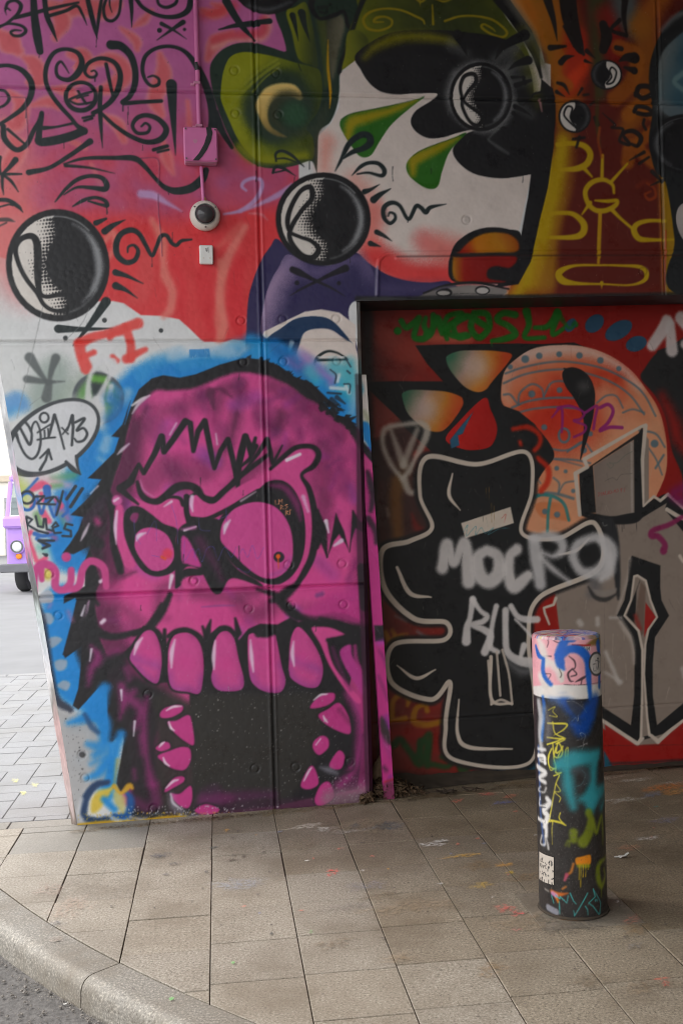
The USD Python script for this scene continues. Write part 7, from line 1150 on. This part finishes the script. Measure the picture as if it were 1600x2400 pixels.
edge = RR > BR - 0.012; e_i, e_j = ((AA - post.th0 + np.pi) % (2 * np.pi)) * BR / post.step, np.full(AA.shape, 0.972 / post.step)
col[edge] = 0.5 * col[edge] + 0.5 * post.sample(e_i, e_j)[edge]
V = np.stack([BC[0] + X, BC[1] + Y, np.repeat(hz[:, None], len(a), 1)], -1).reshape(-1, 3); n = len(a)
F = np.array([[i * n + j, (i + 1) * n + j, (i + 1) * n + (j + 1) % n, i * n + (j + 1) % n] for i in range(len(rad) - 1) for j in range(n)])
put('cap', (V, F), 'bollard_paint', bo, smooth=True, color=srgb(col.reshape(-1, 3)))
# paper sticker low on the shaft, a little proud of it
def skin(px_pts, name, colour_fn, label, n=40):
    ij = post.ij(np.array(px_pts, float)); th = lambda i: post.th0 - np.pi + i * post.step / BR
    (i0, j0), (i1, j1), (i2, j2), (i3, j3) = ij                          # bl, br, tr, tl
    def fn(a, b):
        i = (i0 + (i3 - i0) * b) * (1 - a) + (i1 + (i2 - i1) * b) * a; j = (j0 * (1 - a) + j1 * a) * (1 - b) + (j3 * (1 - a) + j2 * a) * b
        t = th(i); return np.stack([BC[0] + (BR + 0.0012) * np.cos(t), BC[1] + (BR + 0.0012) * np.sin(t), j * post.step], -1)
    P3, F = grid_mesh(fn, n, int(n * 1.6)); a, b = np.meshgrid(np.linspace(0, 1, n + 1), np.linspace(0, 1, int(n * 1.6) + 1))
    put(name, (P3, F), 'board_paint', bo, smooth=True, color=srgb(colour_fn(a.ravel(), b.ravel())), label=label)
def paper(a, b):
    c = np.tile(np.array([206, 196, 184.0]), (len(a), 1)); rr = np.random.default_rng(9)
    for row in range(4):
        y0 = 0.86 - row * 0.235; x = 0.06
        while x < 0.95:
            pts = [(x + rr.uniform(0, .16), y0 - rr.uniform(0, .2)) for _ in range(4)]
            for (xa, ya), (xb, yb) in zip(pts[:-1], pts[1:]):
                dx, dy = xb - xa, yb - ya; t = np.clip(((a - xa) * dx + (b - ya) * dy) / (dx * dx + dy * dy + 1e-9), 0, 1)
                c[np.hypot(a - xa - t * dx, (b - ya - t * dy) * 1.6) < 0.024] = (56, 54, 54)
            x += 0.2
    return c
skin([(1264, 2060), (1297.5, 2075), (1297.5, 2010), (1264, 1996)], 'paper_sticker', paper, 'worn paper sticker with black scrawl')
put('foot_ring', frame(lathe([(BR + 0.0005, 0.0), (BR + 0.006, 0.0), (BR + 0.004, 0.004), (BR + 0.0005, 0.008)], 48), (BC[0], BC[1], 0.004), (1, 0, 0), (0, 1, 0), (0, 0, 1)), 'joint_dirt', bo, smooth=True)
# ------------------------------------------------------------------ the ground
def sheet(x0, x1, y0, y1, z, n=1):
    a = np.linspace(x0, x1, n + 1); b = np.linspace(y0, y1, n + 1); X, Y = np.meshgrid(a, b)
    k = np.arange((n + 1) ** 2).reshape(n + 1, n + 1); Q = np.stack([k[:-1, :-1], k[:-1, 1:], k[1:, 1:], k[1:, :-1]], -1).reshape(-1, 4)
    return np.stack([X, Y, np.full_like(X, z)], -1).reshape(-1, 3), Q
KH = 0.095
put('ground', sheet(-150, 150, -150, 150, -KH - 0.012), 'asphalt_far', kind='structure')
def S2(c, s): return c * TC + s * TS
# kerb: an arc through the traced back edge, straight on towards the street
KB = [gnd(p) for p in ((0, 2082), (107, 2158), (268, 2250), (421, 2325), (488, 2353), (600, 2399))]
A = np.array([[2 * x, 2 * y, 1] for x, y in KB]); q = np.linalg.lstsq(A, np.array([x * x + y * y for x, y in KB]), rcond=None)[0]
KC = q[:2]; KR = math.sqrt(q[2] + KC @ KC); t0, t1 = (math.atan2(*(np.array(KB[i]) - KC)[::-1]) for i in (0, -1))
if t1 - t0 > math.pi: t1 -= 2 * math.pi
if t0 - t1 > math.pi: t1 += 2 * math.pi
def kerb_line(w=0.0, n=40):                                              # w > 0: towards the road
    sg = 1 if np.linalg.norm(KC) > KR else -1
    probe = KC + (KR + 0.1) * np.array([math.cos((t0 + t1) / 2), math.sin((t0 + t1) / 2)])
    side = 1 if (probe[0] + probe[1]) < sum(KB[2]) else -1
    tt = np.linspace(t0, t1 + (t1 - t0) * 0.55, n); arc = KC + (KR + side * w) * np.stack([np.cos(tt), np.sin(tt)], 1)
    d0 = arc[0] - arc[1]; d0 /= np.linalg.norm(d0); d1 = arc[-1] - arc[-2]; d1 /= np.linalg.norm(d1)
    return np.vstack([arc[0] + d0 * np.linspace(9, 0.2, 14)[:, None], arc, arc[-1] + d1 * np.linspace(0.2, 2.5, 8)[:, None]])
back, KW = kerb_line(0), 0.15
pave_poly = Polygon(np.vstack([back, [[9, back[-1][1] - 2], [12, 12], [back[0][0], 12]]])).buffer(0)
base = Polygon(np.vstack([kerb_line(0.10), [[9, back[-1][1] - 2], [12, 12], [back[0][0], 12]]])).buffer(0).intersection(Polygon([(-20, -5), (20, -5), (20, 10), (-0.9, 5.6), (-1.0, 4.85), (-20, 2.6)]))
pav = thing('pavement', kind='structure')
tri = trimesh.creation.extrude_polygon(base, 0.09, engine='earcut'); tri.apply_translation([0, 0, -0.09 - 0.005])
put('bedding', tri, 'joint_dirt', pav)
road_far_ = 9.86; far_bed = Polygon([S2(-7, 4.96), S2(-0.3, 4.96), S2(-0.3, road_far_), S2(-7, road_far_)]).intersection(pave_poly.buffer(-0.002)); fb = trimesh.creation.extrude_polygon(far_bed, 0.10, engine='earcut'); fb.apply_translation([0, 0, -0.1045]); put('bedding', fb, 'paver_joint', pav)
pad_c = [S2(c, s) for c, s in ((1.066, 3.392), (1.432, 3.392), (1.432, 3.735), (1.066, 3.735))]
pad = Polygon(pad_c)
put('concrete_pad', slab(pad.buffer(-0.002, join_style='mitre'), 0.001, -0.02, 0.002), 'mortar_patch', pav, label='smooth grey mortar square round the bollard foot')
phase = {-2: 4.30, -1: 4.58, 0: 3.456, 1: 3.195, 2: 3.209, 3: 3.824, 4: 3.552, 5: 3.288, 6: 4.224, 7: 3.60, 8: 3.35}
LT, C0, CW = 0.2985, -0.355, 0.2945
wall_side = Polygon([W(-0.0, 0)[:2], W(4.2, 0)[:2], W(4.2, 0, -3)[:2], W(0, 0, -3)[:2]])
rg = np.random.default_rng(17); FAR_S = 4.975
tiles = 0
for k in range(-9, 16):
    c0 = C0 + CW * k; ph = phase.get(k, rg.uniform(3, 3.3))
    for j in range(-9, 9):
        s0 = ph + LT * j
        if s0 > FAR_S + 0.5 or s0 < 1.9: continue
        g = 0.0018 if rg.random() < 0.75 else 0.0035
        s1 = min(s0 + LT, FAR_S) if c0 < -0.72 else s0 + LT
        if s1 - s0 < 0.03: continue
        T = Polygon([S2(c0 + g, s0 + 0.0012), S2(c0 + CW - g, s0 + 0.0012), S2(c0 + CW - g, s1 - 0.0012), S2(c0 + g, s1 - 0.0012)])
        T = T.intersection(pave_poly.buffer(-0.003))
        if T.intersects(pad): T = T.difference(pad)
        for P in getattr(T, 'geoms', [T]):
            if P.is_empty or P.geom_type != 'Polygon' or P.area < 2e-4 or wall_side.buffer(-0.06).contains(P): continue
            cen = np.array(P.centroid.coords[0]); P = P.simplify(0.0005)
            convex = P.convex_hull.area - P.area < 1e-5
            grime_falloff = np.clip((cen[0] + 0.5) / 1.7 + 0.42 * (cen[1] - 3.9) + rg.normal(0, 0.10), 0, 1)  # tone darkens to the right and back: dirt plus painted light falloff
            mat = ['granite_pale', 'granite_warm', 'granite_dull', 'granite_grime_falloff'][int(np.digitize(grime_falloff, [0.28, 0.52, 0.78]))]
            if -1.0 < cen @ TC < -0.36 and cen @ TS > 4.60: mat = 'slab_grey'
            dz = rg.normal(0, 0.0009)
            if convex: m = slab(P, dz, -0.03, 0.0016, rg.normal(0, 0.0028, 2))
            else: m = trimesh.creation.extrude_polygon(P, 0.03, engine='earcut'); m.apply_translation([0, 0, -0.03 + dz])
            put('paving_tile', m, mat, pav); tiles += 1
# herringbone of small grey pavers beyond the wall's end, up to the far kerb
PW, PL = 0.160, 0.320; n_p = 0; far_pieces = []
road_far = 9.86
for q_ in range(8):
    c_0 = -0.40 - 0.62 * (q_ + 1); P = Polygon([S2(c_0 + .002, FAR_S + .003), S2(c_0 + .616, FAR_S + .003), S2(c_0 + .616, FAR_S + .112), S2(c_0 + .002, FAR_S + .112)])
    P = P.intersection(pave_poly.buffer(-0.003))
    if P.is_empty or P.geom_type != 'Polygon': continue
    put('paving_slab', slab(P, rg.normal(0, .0006), -0.03, 0.002), 'slab_grey', pav)
FAR_S += 0.116
inner = Polygon([S2(-8, FAR_S + 0.004), S2(-0.20, FAR_S + 0.004), S2(-0.20, road_far), S2(-8, road_far)]).intersection(pave_poly.buffer(-0.004))
def seen(P):
    q = project([[P[0], P[1], 0]])[0]; return -900 < q[0] < 330 and 1450 < q[1] < 2100
cands = []
for i in range(-50, 60):
    for j in range(-60, 60):
        o = np.array([i * PW + j * PW, 0.0])
        x, y = (i - j) * PW, (i + j) * PW
        if (i + j) % 2: continue
for a_ in range(-70, 70):
    for b_ in range(-30, 30):
        # 90-degree herringbone: a horizontal and an upright piece per cell, stepping diagonally
        x, y = a_ * PW + b_ * 2 * PW, a_ * PW - b_ * 2 * PW
        cands.append((x, y, PL, PW)); cands.append((x + PL, y - PW + 0.0, PW, PL)) if False else cands.append((x - PW, y, PW, PL))
C_, S_ = -1.4, 5.0
kept = []
for x, y, w_, h_ in cands:
    c, s = C_ + x, S_ + y + 2.4
    if not (-7.5 < c < 0.0 and FAR_S < s + h_ and s < road_far + 0.4): continue
    g_ = 0.003; P = Polygon([S2(c + g_, s + g_), S2(c + w_ - g_, s + g_), S2(c + w_ - g_, s + h_ - g_), S2(c + g_, s + h_ - g_)])
    P = P.intersection(inner)
    if P.is_empty or P.geom_type != 'Polygon' or P.area < 8e-4: continue
    cen = np.array(P.centroid.coords[0])
    if wall_side.contains(P): continue
    if seen(cen): kept.append((np.linalg.norm(cen) + (0 if project([[cen[0], cen[1], 0]])[0, 0] > -30 else 100), P))
kept.sort(key=lambda t: t[0])
rest = []
for n_, (d_, P) in enumerate(kept):
    m = slab(P.simplify(0.0005), rg.normal(0, 0.0008), -0.03, 0.002, rg.normal(0, 0.002, 2))
    if n_ < 290: put('paver', m, 'paver_grey', pav)
    else: rest.append(m)
if rest: put('far_pavers', cat(*rest), 'paver_grey', pav, kind='stuff')
# kerb stones
kb = thing('kerb', kind='structure')
L_ = LineString(back); tot = L_.length; jp = L_.project(__import__('shapely').Point(*gnd((281, 2258)))); js = sorted([jp + 0.9 * q_ for q_ in range(-14, 6)])
prof = [(0.004, -0.12), (0.004, -0.0012), (0.10, -0.001), (0.118, -0.004), (0.134, -0.013), (0.143, -0.026), (0.148, -0.045), (0.150, -KH - 0.03)]
def kp(s_, w_):
    p, q2 = np.array(L_.interpolate(s_).coords[0]), np.array(L_.interpolate(min(s_ + 0.01, tot)).coords[0]); p0 = np.array(L_.interpolate(max(s_ - 0.01, 0)).coords[0])
    d = q2 - p0; d /= np.linalg.norm(d); n = np.array([d[1], -d[0]]); n = n if n.sum() < 0 else -n
    return p + n * w_
for a_, b_ in zip(js[:-1], js[1:]):
    if b_ < 0.05 or a_ > tot - 0.05: continue
    a2, b2 = max(a_, 0.0) + 0.003, min(b_, tot) - 0.003; ns = 12; V = []; h_ = rg.normal(0, 0.0015)
    for s_ in np.linspace(a2, b2, ns + 1): V += [[*kp(s_, w_), z_ + h_] for w_, z_ in prof]
    m_ = len(prof); F = []
    for i in range(ns):
        for j in range(m_ - 1): F.append([i * m_ + j, i * m_ + j + 1, (i + 1) * m_ + j + 1, (i + 1) * m_ + j])
    T3 = [f for f in np.vstack([np.array(F)[:, [0, 1, 2]], np.array(F)[:, [0, 2, 3]]])]
    for i in range(1, m_ - 1): T3 += [[0, i + 1, i], [ns * m_, ns * m_ + i, ns * m_ + i + 1]]
    put('kerb_stone', (np.array(V), np.array(T3)), 'granite_kerb', kb, smooth=50)
# carriageway beside the kerb: rough asphalt, slightly crowned
rn = 90; xs = np.linspace(-4.5, 1.2, rn + 1); ys = np.linspace(1.2, 5.2, rn + 1); X, Y = np.meshgrid(xs, ys)
Z = -KH - 0.004 + 0.010 * (meshkit.fbm(np.stack([X * 6, Y * 6, X * 0], -1), 4) - 0.5) + 0.006 * (meshkit.fbm(np.stack([X * 40, Y * 40, X * 0], -1), 3) - 0.5)
k_ = np.arange((rn + 1) ** 2).reshape(rn + 1, rn + 1); Q = np.stack([k_[:-1, :-1], k_[:-1, 1:], k_[1:, 1:], k_[1:, :-1]], -1).reshape(-1, 4)
put('road', (np.stack([X, Y, Z], -1).reshape(-1, 3), Q), 'asphalt', smooth=True, kind='structure')
R6 = np.random.default_rng(12); M_ = []
for _ in range(900):
    p = np.array(gnd((R6.uniform(-60, 330), R6.uniform(2215, 2420)), -KH)); rr_ = abs(R6.normal(0, 0.0016)) + 0.0008
    if R6.random() < 0.5: s_ = R6.uniform(max(jp - 1.0, 0), jp + 1.2); p = kp(s_, 0.155 + abs(R6.normal(0, 0.03)))
    if L_.distance(__import__('shapely').Point(*p)) < 0.152 or base.contains(__import__('shapely').Point(*p)): continue
    m = trimesh.creation.icosphere(1, rr_); m.vertices = m.vertices * (1 + 0.3 * R6.normal(0, 1, m.vertices.shape)) * [1.2, 1, .7]; m.apply_translation([*p, -KH + 0.003]); M_.append(m)
tag(put('gravel', cat(*M_), 'stone_chip', kind='stuff'), 'loose grit and small stones lying on the asphalt along the kerb', 'gravel')
# far kerb and the street beyond the pavers
fk = [S2(c, road_far + 0.02) for c in (-9, 0)]; fd = (fk[1] - fk[0]) / np.linalg.norm(fk[1] - fk[0])
for q_ in range(9):
    a_ = fk[0] + fd * (q_ * 1.0 + 0.004); m = bx(0, 0.992, 0, 0.13, -0.12, 0.0, 0.008); put('kerb_stone', frame(m, (*a_, 0), (*fd, 0), (-fd[1], fd[0], 0), (0, 0, 1)), 'paver_grey', kb)
# debris and litter
db = thing('leaf_litter', 'heap of dry brown leaf litter at the foot of the batten', 'leaf litter', kind='stuff')
M_ = []; R3 = np.random.default_rng(4)
for _ in range(760):
    u = R3.normal(1.53, 0.085); u = min(max(u, 1.40), 1.82); off = -0.02 - abs(R3.normal(0, 0.10)); hgt = max(0, 0.075 * (1 - abs(u - 1.55) / 0.25)) * R3.random()
    if u < 1.455: off = abs(R3.normal(0.012, 0.012))
    l, w_ = R3.uniform(0.008, 0.03), R3.uniform(0.003, 0.012); m = trimesh.Trimesh([[-l, 0, 0], [0, w_, 0.004], [l, 0, 0], [0, -w_, 0.004]], [[0, 1, 2], [0, 2, 3]][::-1], process=False)
    m.apply_transform(trimesh.transformations.euler_matrix(*R3.uniform(-1, 1, 2), R3.uniform(0, 6.3))); p = W(u, 0.006 + hgt, off); m.apply_translation(p); M_.append(m)
put('leaves', cat(*M_), 'debris', db)
ra = thing('rag', 'crumpled tan rag stuffed into the slot beside the batten', 'cloth')
(ur, vr) = wuv((884, 1822), -0.20)
ic = trimesh.creation.icosphere(4, 1.0); v_ = ic.vertices; nz = meshkit.fbm(v_ * 2.2 + 5, 4) - 0.5
v_ = v_ * (1 + 0.55 * nz)[:, None] * [0.034, 0.105, 0.03]; v_[:, 0] += v_[:, 1] * 0.22 - 0.004; ic.vertices = v_
put('cloth', on_wall(ic, ur, vr, -0.20), 'rag', ra, smooth=True)
def scrap(name, px, size, label, cat_, mat, h=0.004, z=0.0, seed=0):
    x, y = gnd(px, z); R4 = np.random.default_rng(seed); nU = 8
    a = np.linspace(-1, 1, nU + 1); Xs, Ys = np.meshgrid(a, a); wv = 1 - 0.5 * Xs ** 2
    Zs = 0.004 + h * (0.5 + 0.5 * Xs) ** 2 + 0.25 * h * R4.normal(0, 1, Xs.shape)
    P = np.stack([x + size * Xs, y + size * 0.32 * Ys * wv + size * 0.15 * Xs ** 2, z + np.maximum(Zs, 0.003)], -1).reshape(-1, 3); k = np.arange((nU + 1) ** 2).reshape(nU + 1, nU + 1)
    put(name, (P, np.stack([k[:-1, :-1], k[:-1, 1:], k[1:, 1:], k[1:, :-1]], -1).reshape(-1, 4)), mat, None, smooth=True, label=label, cat=cat_)
scrap('paper_scrap', (1457, 2012), 0.030, 'curled white paper scrap on the tiles right of the bollard', 'litter', 'scrap_white', 0.014, seed=1)
scrap('road_chip', (166, 2331), 0.010, 'larger white chip on the asphalt below the kerb joint', 'litter', 'scrap_white', 0.008, -KH + 0.004, 2)
scrap('road_chip', (153, 2358), 0.007, 'smaller white chip on the asphalt nearest the picture foot', 'litter', 'scrap_white', 0.006, -KH + 0.004, 3)
scrap('road_chip', (72, 2267), 0.007, 'tiny white chip on the asphalt tight under the kerb', 'litter', 'scrap_white', 0.006, -KH + 0.004, 4)
for n_, (px, lab) in enumerate((((1038, 1862), 'dark twig clump on the tiles against the infill'), ((1103, 1857), 'small dark crumb of dirt right of the twig clump'))):
    x, y = gnd(px); m = [tube([[x + R3.normal(0, .012), y + R3.normal(0, .01), 0.008], [x + R3.normal(0, .03), y + R3.normal(0, .015), 0.012 + R3.random() * 0.02], [x + R3.normal(0, .05), y + R3.normal(0, .02), 0.008]], 0.0035, 5) for _ in range(7 if n_ == 0 else 3)]
    put('twig_clump', cat(*m), 'twig', None, label=lab, cat='dirt')
# paint spots and stains trodden into the tiles, as thin films
SP = {}
def film(px, rx, ry, col, a=0.55, seed=0):
    key = 'film_%d_%d_%d_%d' % (*col, int(a * 100))
    if key not in L:
        L[key] = usdkit.material(stage, '/World/Looks/' + key, {'t': ('transparent_bsdf', {}), 'd': ('principled_bsdf', {'base_color': tuple(srgb(col)), 'roughness': 0.6}), 'geo': ('geometry', {}), 'n': ('noise_texture', {'scale': 70.0, 'detail': 5.0, 'roughness': 0.7}), 'r': ('map_range', {'from_min': 0.42, 'from_max': 0.62, 'to_min': 0.0, 'to_max': a}),
            'at': ('attribute', {'attribute': 'paint'}), 'mu': ('math', {'math_type': 'multiply'}), 'm': ('mix_closure', {})},
            [('geo.position', 'n.vector'), ('n.fac', 'r.value'), ('r.result', 'mu.value1'), ('at.fac', 'mu.value2'), ('mu.value', 'm.fac'), ('t.bsdf', 'm.closure1'), ('d.BSDF', 'm.closure2')], surface='m.closure')
    x, y = gnd(px); sc = math.hypot(x, y) / FPX; t = np.linspace(0, 2 * np.pi, 21)[:-1]; R5 = np.random.default_rng(seed); w_ = 1 + 0.25 * R5.normal(0, 1, 20)
    px2 = np.array(px) + np.stack([rx * np.cos(t) * w_, ry * np.sin(t) * w_ - rx * np.cos(t) * w_ * 0.1], 1); G = np.array([gnd(p) for p in px2]); ce = np.array(gnd(px))
    V = np.vstack([[*ce, 0.005], *[[*(ce + (g_ - ce) * 0.55), 0.005] for g_ in G], *[[*g_, 0.005] for g_ in G]]); F = []
    for i in range(20):
        j = (i + 1) % 20; F += [[0, 1 + i, 1 + j], [1 + i, 21 + i, 21 + j], [1 + i, 21 + j, 1 + j]]
    al = np.concatenate([[1], np.full(20, 0.8), np.zeros(20)]); put('paint_spot', (V, F), key, pav, color=np.repeat(al[:, None], 3, 1))
for i, (px, rx, ry, col, a) in enumerate((((372, 2008), 32, 9, (60, 62, 70), .8), ((410, 2027), 18, 4, (70, 70, 72), .8), ((392, 2052), 14, 3, (60, 60, 66), .8), ((500, 1990), 14, 4, (60, 66, 64), .9), ((485, 2048), 5, 7, (40, 46, 54), .9), ((120, 2086), 42, 18, (132, 112, 98), .7), ((160, 2132), 60, 24, (150, 128, 112), .6), ((135, 2168), 26, 8, (96, 92, 90), .9), ((138, 2205), 22, 8, (130, 116, 104), .7),
        ((780, 2047), 16, 7, (226, 84, 78), .9), ((772, 2053), 8, 5, (226, 84, 78), .9), ((830, 1940), 14, 8, (110, 112, 118), .8), ((900, 1940), 50, 10, (84, 98, 110), .8), ((820, 1950), 60, 5, (226, 222, 214), .7), ((768, 1946), 30, 6, (222, 216, 206), .8), ((720, 1940), 40, 6, (216, 208, 196), .7), ((1010, 1982), 40, 5, (232, 228, 222), .9), ((1030, 1975), 22, 4, (232, 228, 222), .9), ((1090, 2008), 50, 4, (196, 150, 50), .8), ((1180, 2030), 24, 6, (206, 150, 60), .7), ((1195, 2048), 12, 5, (206, 170, 50), .8), ((1125, 2080), 30, 8, (196, 160, 70), .6), ((1190, 2132), 30, 10, (206, 100, 90), .7), ((1215, 2145), 18, 7, (216, 90, 90), .8), ((1210, 2183), 12, 5, (206, 110, 110), .7),
        ((1300, 1850), 0, 0, (0, 0, 0), 0), ((1145, 1863), 24, 5, (206, 90, 80), .7), ((1175, 1884), 34, 5, (90, 96, 140), .8), ((1070, 1880), 16, 5, (206, 100, 80), .6), ((1195, 1868), 22, 6, (206, 110, 80), .6), ((1560, 1848), 60, 10, (196, 116, 40), .8), ((1580, 1858), 40, 8, (206, 140, 50), .7), ((1460, 1878), 50, 7, (206, 200, 190), .7), ((1530, 1864), 30, 8, (96, 106, 130), .7), ((1537, 1894), 8, 5, (60, 160, 160), .8), ((1515, 1968), 34, 5, (226, 222, 218), .8), ((1560, 1925), 40, 8, (110, 106, 130), .6), ((1490, 1830), 40, 5, (216, 206, 196), .7), ((1580, 1836), 30, 5, (206, 196, 186), .7), ((1480, 2160), 24, 12, (176, 110, 90), .6), ((1486, 2220), 26, 10, (110, 104, 100), .7), ((1465, 2200), 6, 8, (60, 56, 54), .9), ((1560, 2310), 10, 8, (226, 90, 80), .8), ((1550, 2298), 20, 4, (226, 110, 90), .6), ((1470, 1990), 30, 8, (176, 120, 90), .5),
        ((546, 2260), 7, 4, (110, 176, 100), .9), ((728, 2188), 6, 5, (110, 170, 100), .8), ((402, 2346), 7, 5, (110, 190, 100), .9), ((635, 2192), 5, 4, (60, 62, 60), 1), ((603, 2100), 5, 3, (70, 66, 64), 1), ((845, 2123), 5, 3, (60, 58, 56), 1), ((860, 2080), 60, 12, (120, 116, 124), .5), ((560, 2075), 70, 16, (140, 144, 156), .5), ((1330, 2180), 60, 10, (120, 112, 100), .5), ((1345, 2172), 90, 22, (70, 64, 58), .55), ((1290, 2150), 30, 20, (86, 90, 80), .6), ((540, 2018), 22, 4, (86, 76, 66), .9), ((570, 2010), 5, 4, (70, 60, 54), 1), ((1420, 1826), 70, 6, (196, 180, 160), .6), ((820, 2130), 70, 14, (110, 102, 96), .5))):
    if rx: film(px, rx, ry, col, a, i)
for i in range(46):
    film((rg.uniform(480, 1590), rg.uniform(1900, 2150)), rg.uniform(3, 9), rg.uniform(2, 3.5), [(232, 228, 222), (206, 150, 60), (206, 110, 90), (110, 116, 140), (80, 72, 66)][rg.integers(0, 5)], .8, 100 + i)
for i in range(22):
    film((rg.uniform(700, 1600), rg.uniform(1880, 2380)), rg.uniform(40, 110), rg.uniform(10, 24), [(120, 96, 66), (106, 92, 74), (130, 112, 90)][rg.integers(0, 3)], .6, 200 + i)
for i in range(70):
    film((rg.uniform(150, 1590), rg.uniform(1930, 2390)), rg.uniform(3, 6), rg.uniform(1.6, 3), [(66, 62, 58), (50, 46, 44), (90, 84, 78)][i % 3], 1.0, 500 + i)
for i in range(26):
    x = 185 + 26 * i; film((x, 1948 - 0.0935 * (x - 170) + rg.uniform(0, 5)), rg.uniform(26, 60), rg.uniform(3, 8), [(96, 78, 54), (74, 62, 48), (120, 98, 64)][i % 3], .85, 300 + i)
for i in range(20):
    x = 930 + 34 * i; film((x, 1868 - 0.115 * (x - 922) + rg.uniform(4, 14)), rg.uniform(30, 70), rg.uniform(3, 8), [(86, 68, 46), (66, 54, 42), (110, 88, 58)][i % 3], .85, 340 + i)
for px in ((55, 1862), (36, 1832), (82, 1842)):
    film(px, 9, 5, (214, 206, 110), .8, 9)
# ------------------------------------------------------------------ across the street
vx0, vy0 = -7.22, 21.9
van = thing('parked_van', 'purple van parked across the street, round headlight and orange indicator showing', 'van', loc=(vx0 + 0.95, vy0, -KH - 0.012))
def vput(name, m, mat, par=None, **k): return put(name, m, mat, van if par is None else par, **k)
vput('body', cat(bx(-0.94, 0.94, 0.06, 4.6, 0.52, 1.48, 0.05), bx(-0.90, 0.90, 0.10, 4.6, 1.70, 2.55, 0.10) if False else bx(-0.93, 0.93, 0.9, 4.6, 1.481, 2.50, 0.08)), 'van_purple')
vput('nose_ledge', bx(-0.98, 0.98, -0.04, 0.30, 1.40, 1.66, 0.05), 'van_purple')
for sx in (-1, 1):
    vput('windscreen_post', tube([[sx * 0.90, 0.10, 1.64], [sx * 0.88, 0.30, 2.40]], 0.05, 10), 'van_purple')
    vput('headlight_pod', frame(cyl(0.16, 0.10, 32), (sx * 0.68, 0.03, 1.01), (1, 0, 0), (0, 0, 1), (0, -1, 0)), 'van_purple')
    hl = vput('headlight', frame(lathe([(0, 0.05), (0.05, 0.045), (0.10, 0.02), (0.112, 0.0), (0, 0.0)], 32), (sx * 0.68, -0.02, 1.01), (1, 0, 0), (0, 0, 1), (0, -1, 0)), 'headlamp', smooth=40)
    vput('rim', frame(lathe([(0.112, 0), (0.135, 0), (0.135, 0.03), (0.112, 0.03), (0.112, 0)], 32), (sx * 0.68, -0.02, 1.01), (1, 0, 0), (0, 0, 1), (0, -1, 0)), 'bumper_grey', hl, smooth=40)
    vput('indicator', frame(lathe([(0, 0.04), (0.05, 0.03), (0.068, 0.0), (0, 0)], 24), (sx * 0.66, 0.03, 0.80), (1, 0, 0), (0, 0, 1), (0, -1, 0)), 'indicator_orange', smooth=40)
    for wy in (0.75, 3.6):
        wh = vput('wheel', frame(lathe([(0.20, -0.12), (0.36, -0.12), (0.40, -0.07), (0.40, 0.07), (0.36, 0.12), (0.20, 0.12), (0.20, -0.12)], 36), (sx * 0.76, wy, 0.40), (0, 1, 0), (0, 0, 1), (1, 0, 0)), 'rubber', smooth=40)
        vput('hub', frame(lathe([(0, -0.10), (0.20, -0.11), (0.20, 0.11), (0, 0.10)], 28), (sx * 0.76, wy, 0.40), (0, 1, 0), (0, 0, 1), (1, 0, 0)), 'chrome', wh, smooth=40)
vput('windscreen', frame(bx(-0.86, 0.86, -0.02, 0.74, 0, 0.008), (0, 0.12, 1.67), (1, 0, 0), (0, 0.26, 0.966), (0, -0.966, 0.26)), 'window_glass')
fr = [bx(-0.88, 0.88, -0.03, 0.01, 0, 0.02), bx(-0.88, 0.88, 0.72, 0.76, 0, 0.02), bx(-0.88, -0.84, 0.012, 0.718, 0, 0.02), bx(0.84, 0.88, 0.012, 0.718, 0, 0.02)]
vput('windscreen_frame', frame(cat(*fr), (0, 0.11, 1.67), (1, 0, 0), (0, 0.26, 0.966), (0, -0.966, 0.26)), 'white_trim')
vput('roof', bx(-0.92, 0.92, 0.28, 4.6, 2.40, 2.58, 0.06), 'van_purple')
vput('bumper', bx(-1.02, 1.02, -0.16, 0.10, 0.46, 0.64, 0.02), 'bumper_grey')
vput('grille', bx(-0.42, 0.42, -0.004, 0.058, 0.80, 1.22, 0.01), 'bumper_grey')
for q_ in range(5): vput('grille_bar', bx(-0.40, 0.40, -0.022, -0.006, 0.84 + q_ * 0.08, 0.87 + q_ * 0.08), 'chrome')
# a pale shop building and a plain white van further off
bl = thing('far_building', 'pale low building with shutters far down the bright street', 'building', loc=(-16.5, 46, -KH))
put('wall', bx(-9, 11, 0, 8, 0, 7.5), 'facade', bl)
put('cornice', bx(-9.2, 11.2, -0.3, -0.002, 7.0, 7.6, 0.04), 'facade_trim', bl); put('band', bx(-9.05, 11.05, -0.12, -0.002, 3.3, 3.6, 0.03), 'facade_trim', bl)
for q_ in range(6):
    x0 = -8.2 + q_ * 3.2
    w_ = put('shutter', bx(x0, x0 + 2.4, -0.06, -0.002, 0.0, 2.6, 0.01), 'shutter_grey', bl)
    for z_ in np.arange(0.3, 2.6, 0.3): put('slat', bx(x0, x0 + 2.4, -0.085, -0.062, z_, z_ + 0.2, 0.008), 'shutter_grey', w_)
    w2 = put('window', bx(x0 + 0.4, x0 + 2.0, -0.05, -0.002, 4.3, 6.0, 0.01), 'white_trim', bl); put('pane', bx(x0 + 0.5, x0 + 1.9, -0.06, -0.052, 4.4, 5.9), 'window_glass', w2)
